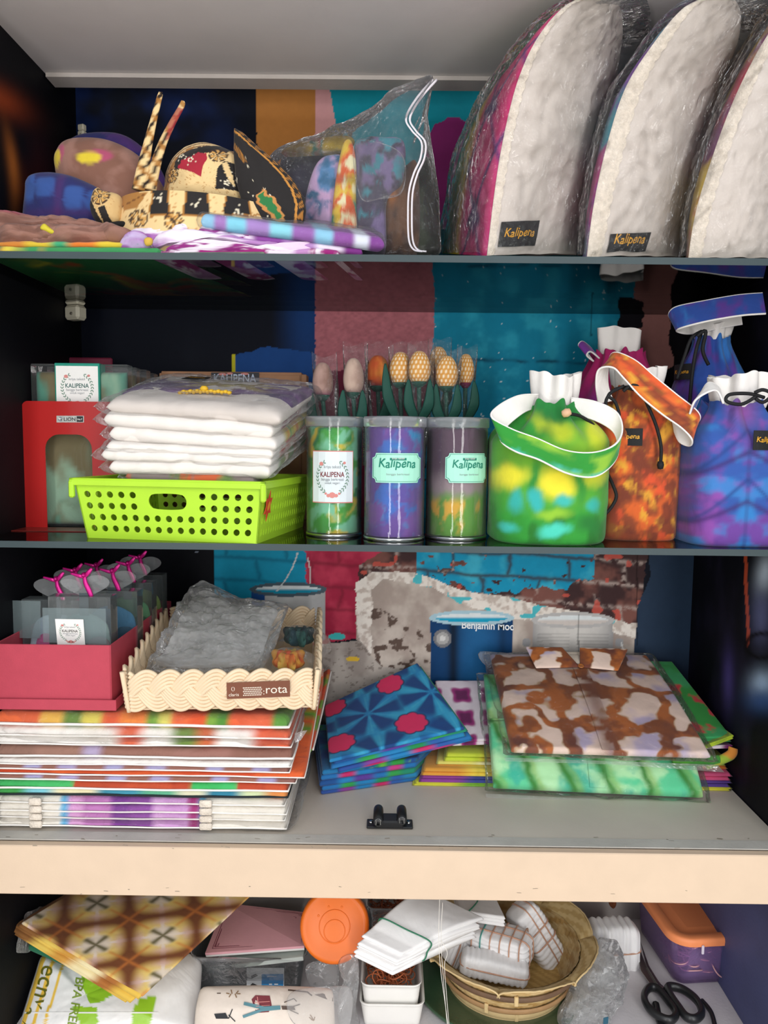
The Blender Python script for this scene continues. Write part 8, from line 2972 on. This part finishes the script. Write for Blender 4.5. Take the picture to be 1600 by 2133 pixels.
V, F = tubem([e0+up_, (e0+e1)/2+up_*1.08, e1+up_, e1*1.0+(e1-e0)*.03+(up_+dn_)/2, e1+dn_, (e0+e1)/2+dn_, e0+dn_, e0-(e1-e0)*.03+(up_+dn_)/2], .0011, 60, 6, closed=True)
mk('rubber_band', V, F, mat('green_rubber', '#2f7a5a', .5), t, label='green rubber band')
sq2 = [P(958, 1906, 1.09), P(1052, 1926, 1.08), P(1050, 1872, 1.17), P(950, 1862, 1.18)]
sq2 = [P(958, 1900, 1.10), P(1053, 1915, 1.09), P(1030, 1866, 1.16), P(945, 1860, 1.17)]
t = thing('cloth_bundle', 'second white folded cloth bundle behind, crossed by a green band', 'cloth', sum(sq2)/4)
sn2 = np.cross(sq2[1]-sq2[0], sq2[3]-sq2[0])
sn2 /= np.linalg.norm(sn2)
for k in range(3):
    slab('strip', [q+sn2*(.005*k-.012) for q in sq2], .0052, WC, t, nu=30, nv=30, r=.0025, wr=.0008, seed=k+3)
V, F = tubem([sq2[0]*.8+sq2[1]*.2+sn2*.004, sq2[0]*.5+sq2[2]*.5+sn2*.0052, sq2[2]*.5+sq2[3]*.5+sn2*.004], .001, 12, 6)
mk('rubber_band', V, F, mat('green_rubber', '#2f7a5a', .5), t)

# bamboo basket
bcx = P(1056, 2000, 1.10)
br = .113
bh = P(1056, 2060, .99)[2]-Z4
bcn = A3(P(1056, 2040, 1.09)[0], 1.108, Z4+.010)
BAM = mat('woven_bamboo', None, .6, spec=.3, bump=.25, bscale=350, bdist=.001, var=.08, vscale=60)
BAM2 = mat('bamboo_strip', '#d9bd8a', .5, bump=.2, var=.10, vscale=40)
DKB = mat('dark_bamboo_hoop', '#6f5540', .55, var=.15, vscale=50, bump=.2)
bh = .058
t = thing('bamboo_basket', 'round woven bamboo basket with turned-out petal rim, holding white bundles', 'basket', bcn)
n, m_ = 240, 44
TH = (np.arange(n)/n*2*PI)[:, None]*np.ones((1, m_))
Q_ = np.linspace(0, 1, m_)[None, :]*np.ones((n, 1))
rad = br*(.74+.26*Q_**.8)
# twill relief: 40 stakes x 14 rows
a_ = TH/(2*PI)*72
b_ = Q_*15
ph = ((np.floor(a_)+np.floor(b_)*1) % 4)
over = (ph < 2)*1.0
fa, fb = a_-np.floor(a_), b_-np.floor(b_)
rel = .0013*np.where(over > 0, np.sin(PI*fb), np.sin(PI*fa))
ro = rad+rel
X = np.stack([ro*np.cos(TH), ro*np.sin(TH), bh*Q_], -1).reshape(-1, 3)+bcn
cB = mx(lin('#d6b67e')*np.ones((n*m_, 1)), lin('#b58f55'), sst(.3, .75, fbm((a_*.5).ravel(), (b_*.5).ravel(), 2)))
cB = mx(cB, lin('#e6cf9f'), (over.ravel() > 0)*.5*vn(np.floor(a_).ravel()*.77, np.floor(b_).ravel()*1.3, 4))
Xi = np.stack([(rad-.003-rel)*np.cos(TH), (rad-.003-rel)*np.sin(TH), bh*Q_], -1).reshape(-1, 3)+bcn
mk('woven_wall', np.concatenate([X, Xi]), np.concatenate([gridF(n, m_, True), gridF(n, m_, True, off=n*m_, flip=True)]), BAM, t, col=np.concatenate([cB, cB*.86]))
a2 = np.linspace(0, 1, 20)[None, :]*np.ones((n, 1))
rb_ = br*.745*a2
gx, gy = rb_*np.cos(TH[:, :20]), rb_*np.sin(TH[:, :20])
k1, k2 = gx*260, gy*260
ov = ((np.floor(k1)+np.floor(k2)) % 4 < 2)
X = np.stack([gx, gy, .002+.0008*np.where(ov, np.sin(PI*(k1 % 1)), np.sin(PI*(k2 % 1)))], -1).reshape(-1, 3)+bcn
mk('woven_bottom', X, gridF(n, 20, True), BAM, t, col=mx(lin('#c9a566')*np.ones((n*20, 1)), lin('#a88448'), ov.ravel()*.6))
for z, r_, m__, w in ((.72, br*.952, DKB, .0042), (.26, br*.848, mat('mid_bamboo_hoop', '#a8835a', .55, var=.15, bump=.2), .0040), (.03, br*.762, BAM2, .006), (-.10, br*.75, BAM2, .006)):
    aa = np.linspace(0, 2*PI, 90, endpoint=False)
    V, F = tubem(np.stack([(r_+.0035)*np.cos(aa), (r_+.0035)*np.sin(aa), np.full(90, bh*z)], 1)+bcn, w, 90, 8, closed=True, flat=.32, upv=(0, 0, 1), smooth=False)
    mk('hoop', V, F, m__, t, label='dark brown bamboo hoop' if m__ is DKB else None)
# petal flaps of the rim
npet = 7
for k in range(npet):
    a0 = -PI/2+.22+k*2*PI/npet
    nu_, nv_ = 36, 12
    U, V_ = np.meshgrid(np.linspace(-1, 1, nu_), np.linspace(0, 1, nv_), indexing='ij')
    an = a0+U*PI/npet*1.03
    L_ = .034*np.sqrt(np.clip(1-np.abs(U)**3.0, 0, 1))+.004
    zz = bh*.97+L_*V_*.42
    k1 = an/(2*PI)*72
    k2 = V_*7
    ov = ((np.floor(k1)+np.floor(k2)) % 4 < 2)
    rr_ = br*.995+.010*V_+.012*V_**2+.0009*np.where(ov, np.sin(PI*(k2 % 1)), np.sin(PI*(k1 % 1)))-.004*np.abs(U)**2*V_
    X = np.stack([rr_*np.cos(an), rr_*np.sin(an), zz], -1).reshape(-1, 3)+bcn
    cc = mx(lin('#dcc089')*np.ones((nu_*nv_, 1)), lin('#bd9a5e'), ov.ravel()*.7)
    X2 = X-np.stack([np.cos(an), np.sin(an), 0*an], -1).reshape(-1, 3)*.0022
    mk('petal_flap', np.concatenate([X, X2]), np.concatenate([gridF(nu_, nv_), gridF(nu_, nv_, flip=True, off=len(X))]), BAM, t, col=np.concatenate([cc, cc*.9]))
    V, F = tubem(X.reshape(nu_, nv_, 3)[:, -1], .0013, 40, 6)
    mk('rim_binding', V, F, BAM2, t)
for a, z in ((-PI/2-.02, .70), (-PI/2-.42, .24), (-PI/2+.03, -.02)):
    c = bcn+A3((br*(.74+.26*max(z, 0)**.8)+.006)*math.cos(a), (br*(.74+.26*max(z, 0)**.8)+.006)*math.sin(a), bh*z)
    V, F = boxm(c, (.006, .004, .014), .001, rotz(a+PI/2))
    mk('lashing', V, F, BAM2, t, smooth=False)
# green tray under it
t = thing('tray', 'dark green glossy tray under the bamboo basket', 'tray', A3(bcn[0]-.01, 1.10, Z4))
V, F = lathem([(0, 0), (.118, 0), (.128, .006), (.130, .012), (.127, .012), (.118, .005), (0, .004)], 60, A3(bcn[0]-.012, 1.105, Z4))
mk('body', V, F, mat('green_glazed', '#3d5a42', .25, coat=.3), t)
TN = mat('tan_rubber', '#c99a80', .5)


def ribbed(lb, c, size, R, ribs, axis, t0, bands, seed=0, group='white ribbed cloth bundles'):
    """bundle of concertina-folded white cloth: ribs across, held by rubber bands"""
    t = thing('cloth_bundle', lb, 'cloth', c-A3(0, 0, size[2]/2), group)
    sx, sy, sz = size
    n, m_ = 120, 60
    TH = (np.arange(n)/n*2*PI)[:, None]*np.ones((1, m_))
    S = np.linspace(-1, 1, m_)[None, :]*np.ones((n, 1))
    p = 5
    if axis == 'z':      # pleats stacked upward: horizontal ribs
        f = (np.abs(np.cos(TH))**p+np.abs(np.sin(TH))**p)**(-1/p)
        end = np.clip((1-np.abs(S)**10), 0, 1)**.35
        rib = 1-.075*(1-np.abs(np.sin(S*ribs*PI/2)))
        X = np.stack([sx/2*f*np.cos(TH)*end*rib, sy/2*f*np.sin(TH)*end*rib, sz/2*S+0*TH], -1)
    else:                # pleats side by side along x: vertical ribs
        f = (np.abs(np.cos(TH))**p+np.abs(np.sin(TH))**p)**(-1/p)
        end = np.clip((1-np.abs(S)**12), 0, 1)**.35
        rib = 1-.09*(1-np.abs(np.sin(S*ribs*PI/2)))*(1+.3*np.sin(S*31+seed))
        X = np.stack([sx/2*S+0*TH, sy/2*f*np.cos(TH)*end*rib, sz/2*f*np.sin(TH)*end*rib], -1)
    X = X.reshape(-1, 3)
    X += (fbm(X[:, 0]*40+seed, X[:, 2]*40, seed)[:, None]-.5)*.004
    mk('folded_cloth', X@R.T+c, gridF(n, m_, True), WC, t)
    for q, (pos, ax_, mcol) in enumerate(bands):
        a = np.linspace(0, 2*PI, 40, endpoint=False)
        f1 = (np.abs(np.cos(a))**p+np.abs(np.sin(a))**p)**(-1/p)
        if ax_ == 'x':
            pt = np.stack([np.full(40, pos*sx/2), (sy/2+.0005)*f1*np.cos(a), (sz/2+.0005)*f1*np.sin(a)], 1)
        elif ax_ == 'y':
            pt = np.stack([(sx/2+.0005)*f1*np.cos(a), np.full(40, pos*sy/2), (sz/2+.0005)*f1*np.sin(a)], 1)
        else:
            pt = np.stack([(sx/2+.0005)*f1*np.cos(a), (sy/2+.0005)*f1*np.sin(a), np.full(40, pos*sz/2)], 1)
        V, F = tubem(pt@R.T+c, .0011, 40, 6, closed=True, smooth=False)
        mk('rubber_band', V, F, mcol, t, label='tan rubber band' if mcol is TN else None)
    return t


GB = mat('teal_rubber', '#4f9a90', .5)
ribbed('white ribbed bundle wrapped in many tan bands, centre of the bamboo basket', P(1040, 1966, 1.095), (.098, .055, .046), rotz(-.42), 5, 'z', 0,
       [(-.72, 'x', TN), (-.45, 'x', GB), (-.15, 'x', TN), (.15, 'x', TN), (.45, 'x', TN), (.75, 'x', TN), (-.4, 'y', TN), (.35, 'y', TN)], 1)
ribbed('long white pleated bundle lying at the front of the bamboo basket', P(1030, 2014, 1.058), (.100, .036, .032), rotz(-.14)@roty(.12), 13, 'x', 0, [(.1, 'z', TN)], 2)
ribbed('white pleated bundle standing at the back right of the bamboo basket', P(1115, 1945, 1.140), (.048, .050, .105), roty(-.55)@rotz(.5), 12, 'z', 0, [(-.15, 'z', TN), (.3, 'z', TN), (0, 'x', TN), (.5, 'x', TN)], 3)
ribbed('white pleated bundle half hidden under the long cloth strips in the basket', P(940, 1975, 1.10), (.046, .04, .045), rotz(.3)@roty(.4), 7, 'x', 0, [(0, 'x', TN)], 4)
ribbed('white pleated bundle standing upright beside the purple container', P(1275, 1972, 1.15), (.082, .045, .085), rotz(.1), 7, 'x', 0, [(0.05, 'z', TN)], 5)
# loose threads
t = thing('thread', 'loose white threads hanging down in front of the bamboo basket', 'thread', P(925, 2000, .965))
for k, ol in enumerate(([(916, 1870), (914, 1950), (918, 2020), (926, 2080), (934, 2140)], [(920, 1960), (932, 1985), (926, 2010), (930, 2070), (936, 2140)], [(922, 1880), (919, 1960), (923, 2030), (932, 2140)])):
    V, F = tubem([P(a, b, .962+.002*k) for a, b in ol], .0004, 40, 5)
    mk('strand', V, F, mat('white_thread', '#f2ede4', .8), t)

# crumpled clear bag at the right of the basket
t = thing('plastic_bag', 'crumpled milky clear plastic bag between the bamboo basket and scissors', 'bag', P(1230, 2080, 1.04)*A3(1, 1, 0)+A3(0, 0, Z4))
o3 = [P(a, b, y) for a, b, y in ((1222, 1975, 1.085), (1250, 1952, 1.09), (1285, 1958, 1.09), (1300, 1990, 1.08), (1308, 2050, 1.05), (1296, 2080, 1.04), (1268, 2115, 1.03), (1270, 2160, 1.01), (1170, 2160, 1.01), (1160, 2122, 1.02), (1186, 2060, 1.05))]
blob('film', o3, P(1238, 2065, 1.05), (0, -.030, .016), (0, .02, -.008), film('milky_crumpled', .20, tint='#ffffff', crinkle=1.0, cscale=44, rough=.12, gain=2.4, edge=.2), t, noise=.75, nsc=80, n=180, nr=50, p=.45, smooth=False)
o3b = [P(1238, 2065, 1.05)+(q-P(1238, 2065, 1.05))*.75 for q in o3]
blob('inner_film', o3b, P(1238, 2070, 1.05), (0, -.016, .010), (0, .012, -.006), film('milky_inner', .65, tint='#ffffff', crinkle=1.0, cscale=60, rough=.15, gain=2.0), t, noise=1.0, nsc=90, n=80, nr=20, seed=3)
V, F = boxm(P(1262, 2126, 1.0), (.008, .001, .010), .0003, rotz(.3))
mk('price_tag', V, F, mat('teal_label', '#2f5f74', .5), t, smooth=False)

# purple container of rubber bands with an orange lid
kx0, kx1 = P(1400, 2055, 1.03)[0], P(1548, 2050, 1.03)[0]
t = thing('storage_box', 'purple tinted container of rubber bands with an orange lid', 'container', A3(.41, 1.12, Z4))
fr1 = PZ(1392, 2056, Z4)
fr2_ = PZ(1548, 2050, Z4)
ka = math.atan2(fr2_[1]-fr1[1], fr2_[0]-fr1[0])
kc = (fr1+fr2_)/2
KW, KD = .134, .175
zt_ = P(1450, 1962, kc[1]-.008)[2]
RK = rotz(.10)
kk = (kc[0]+.006, kc[1]+KD/2, 0)
PUR = film('purple_clear', .24, tint='#c3a6dc', crinkle=.05, rough=.1, gain=.8, transp='#efe4f8', edge=.1)
tub('tub', kk[0]-KW/2, kk[0]+KW/2, kc[1]-.004, min(kc[1]+KD, YB-.010), Z4+.0008, zt_, .007, .024, PUR, t, rim=.004, R=RK, c=kk)
OL = mat('orange_lid', '#ff9a62', .45, spec=.4, var=.02, bump=.02)


def lidm(x0, x1, y0, y1, z, r):
    rings = []
    for off, zz in ((.006, z-.006), (.007, z+.001), (.006, z+.005), (.0035, z+.0065), (-.008, z+.0065), (-.011, z+.004), (-.0125, z-.001), (-.016, z-.0015), (-.030, z-.0015), (-.032, z-.0005), (-.034, z-.0005)):
        p = rrect(x0-off, x1+off, y0-off, y1+off, max(r+off, .003), 8)
        rings.append(np.column_stack([p, np.full(len(p), zz)]))
    V = np.concatenate(rings)
    n = len(rings[0])
    F = []
    for a in range(len(rings)-1):
        for i in range(n):
            j = (i+1) % n
            F.append((a*n+i, a*n+j, (a+1)*n+j, (a+1)*n+i))
    F.append(tuple((len(rings)-1)*n+i for i in range(n)))
    return V, F


V, F = lidm(kk[0]-KW/2, kk[0]+KW/2, kc[1]-.004, min(kc[1]+KD, YB-.012), zt_+.001, .026)
V = (V-np.array(kk))@RK.T+np.array(kk)
V[:, 1] = np.minimum(V[:, 1], YB-.003)
mk('lid', V, F, OL, t)
for q in (-.22, .28):
    c = RK@A3(q*KW, -KD/2-.012, 0)+A3(kk[0], kk[1], zt_-.008)
    V, F = boxm(c, (.004, .003, .014), .001, RK)
    mk('clip', V, F, mat('clear_clip', '#e6dcea', .4), t, smooth=False)
o = bandheap('rubber_bands', A3(kk[0]+.004, kk[1]-.050, Z4+.010), KW*.36, .028, (zt_-Z4)*.7, 70, mat('pink_rubber', '#d9a5a8', .5, var=.12), None, 5, r=.017, th=.0011)
tag(o, 'pinkish rubber bands filling the purple container', 'rubber bands')
o['kind'] = 'stuff'

# scissors
SCB = mat('black_handle', '#1d1e20', .35, spec=.5, bump=.04)
STE = mat('blade_steel', '#9a9894', .3, 1.0, var=.1, bump=.05)
sc0 = PZ(1405, 2085, Z4+.012)
t = thing('scissors', 'black handled scissors, blades pointing back along the purple container', 'scissors', A3(sc0[0], sc0[1], Z4))


def zpt(px, py, h):
    return PZ(px, py, Z4+h)


for k, (ol, h, rad) in enumerate((([(1352, 2058), (1370, 2060), (1390, 2082), (1408, 2108), (1400, 2124), (1378, 2120), (1352, 2100), (1342, 2076)], .014, .0066),
                                  ([(1392, 2056), (1420, 2060), (1450, 2082), (1462, 2108), (1450, 2122), (1430, 2118), (1414, 2098), (1398, 2074)], .016, .0068))):
    V, F = tubem([zpt(a, b, h) for a, b in ol], rad, 60, 10, closed=True, flat=.75, upv=(0, 0, 1))
    mk('handle', V, F, SCB, t)
V, F = tubem([zpt(a, b, .006) for a, b in ((1366, 2092), (1372, 2120), (1384, 2150))], .0055, 16, 8)
mk('handle_grip', V, F, SCB, t)
V, F = tubem([zpt(a, b, .008) for a, b in ((1462, 2084), (1482, 2110), (1492, 2150))], .0035, 16, 8)
mk('handle_grip', V, F, SCB, t)
for pts, h in (([(1392, 2086), (1382, 2064), (1368, 2044), (1345, 2010), (1331, 1975), (1327, 1955), (1326, 1975), (1334, 2022), (1352, 2048), (1374, 2074)], .010),
               ([(1402, 2092), (1390, 2068), (1372, 2046), (1352, 2014), (1334, 1962), (1346, 2012), (1366, 2046), (1384, 2070)], .0125)):
    p3 = [zpt(a, b, h) for a, b in pts]
    V, F = prismm(p3, (0, 0, .0018))
    mk('blade', V, F, STE, t, smooth=False)
V, F = lathem([(0, .003), (.003, .0028), (.004, .001), (.004, -.002)], 16, zpt(1378, 2058, .015))
mk('pivot_screw', V, F, STE, t)
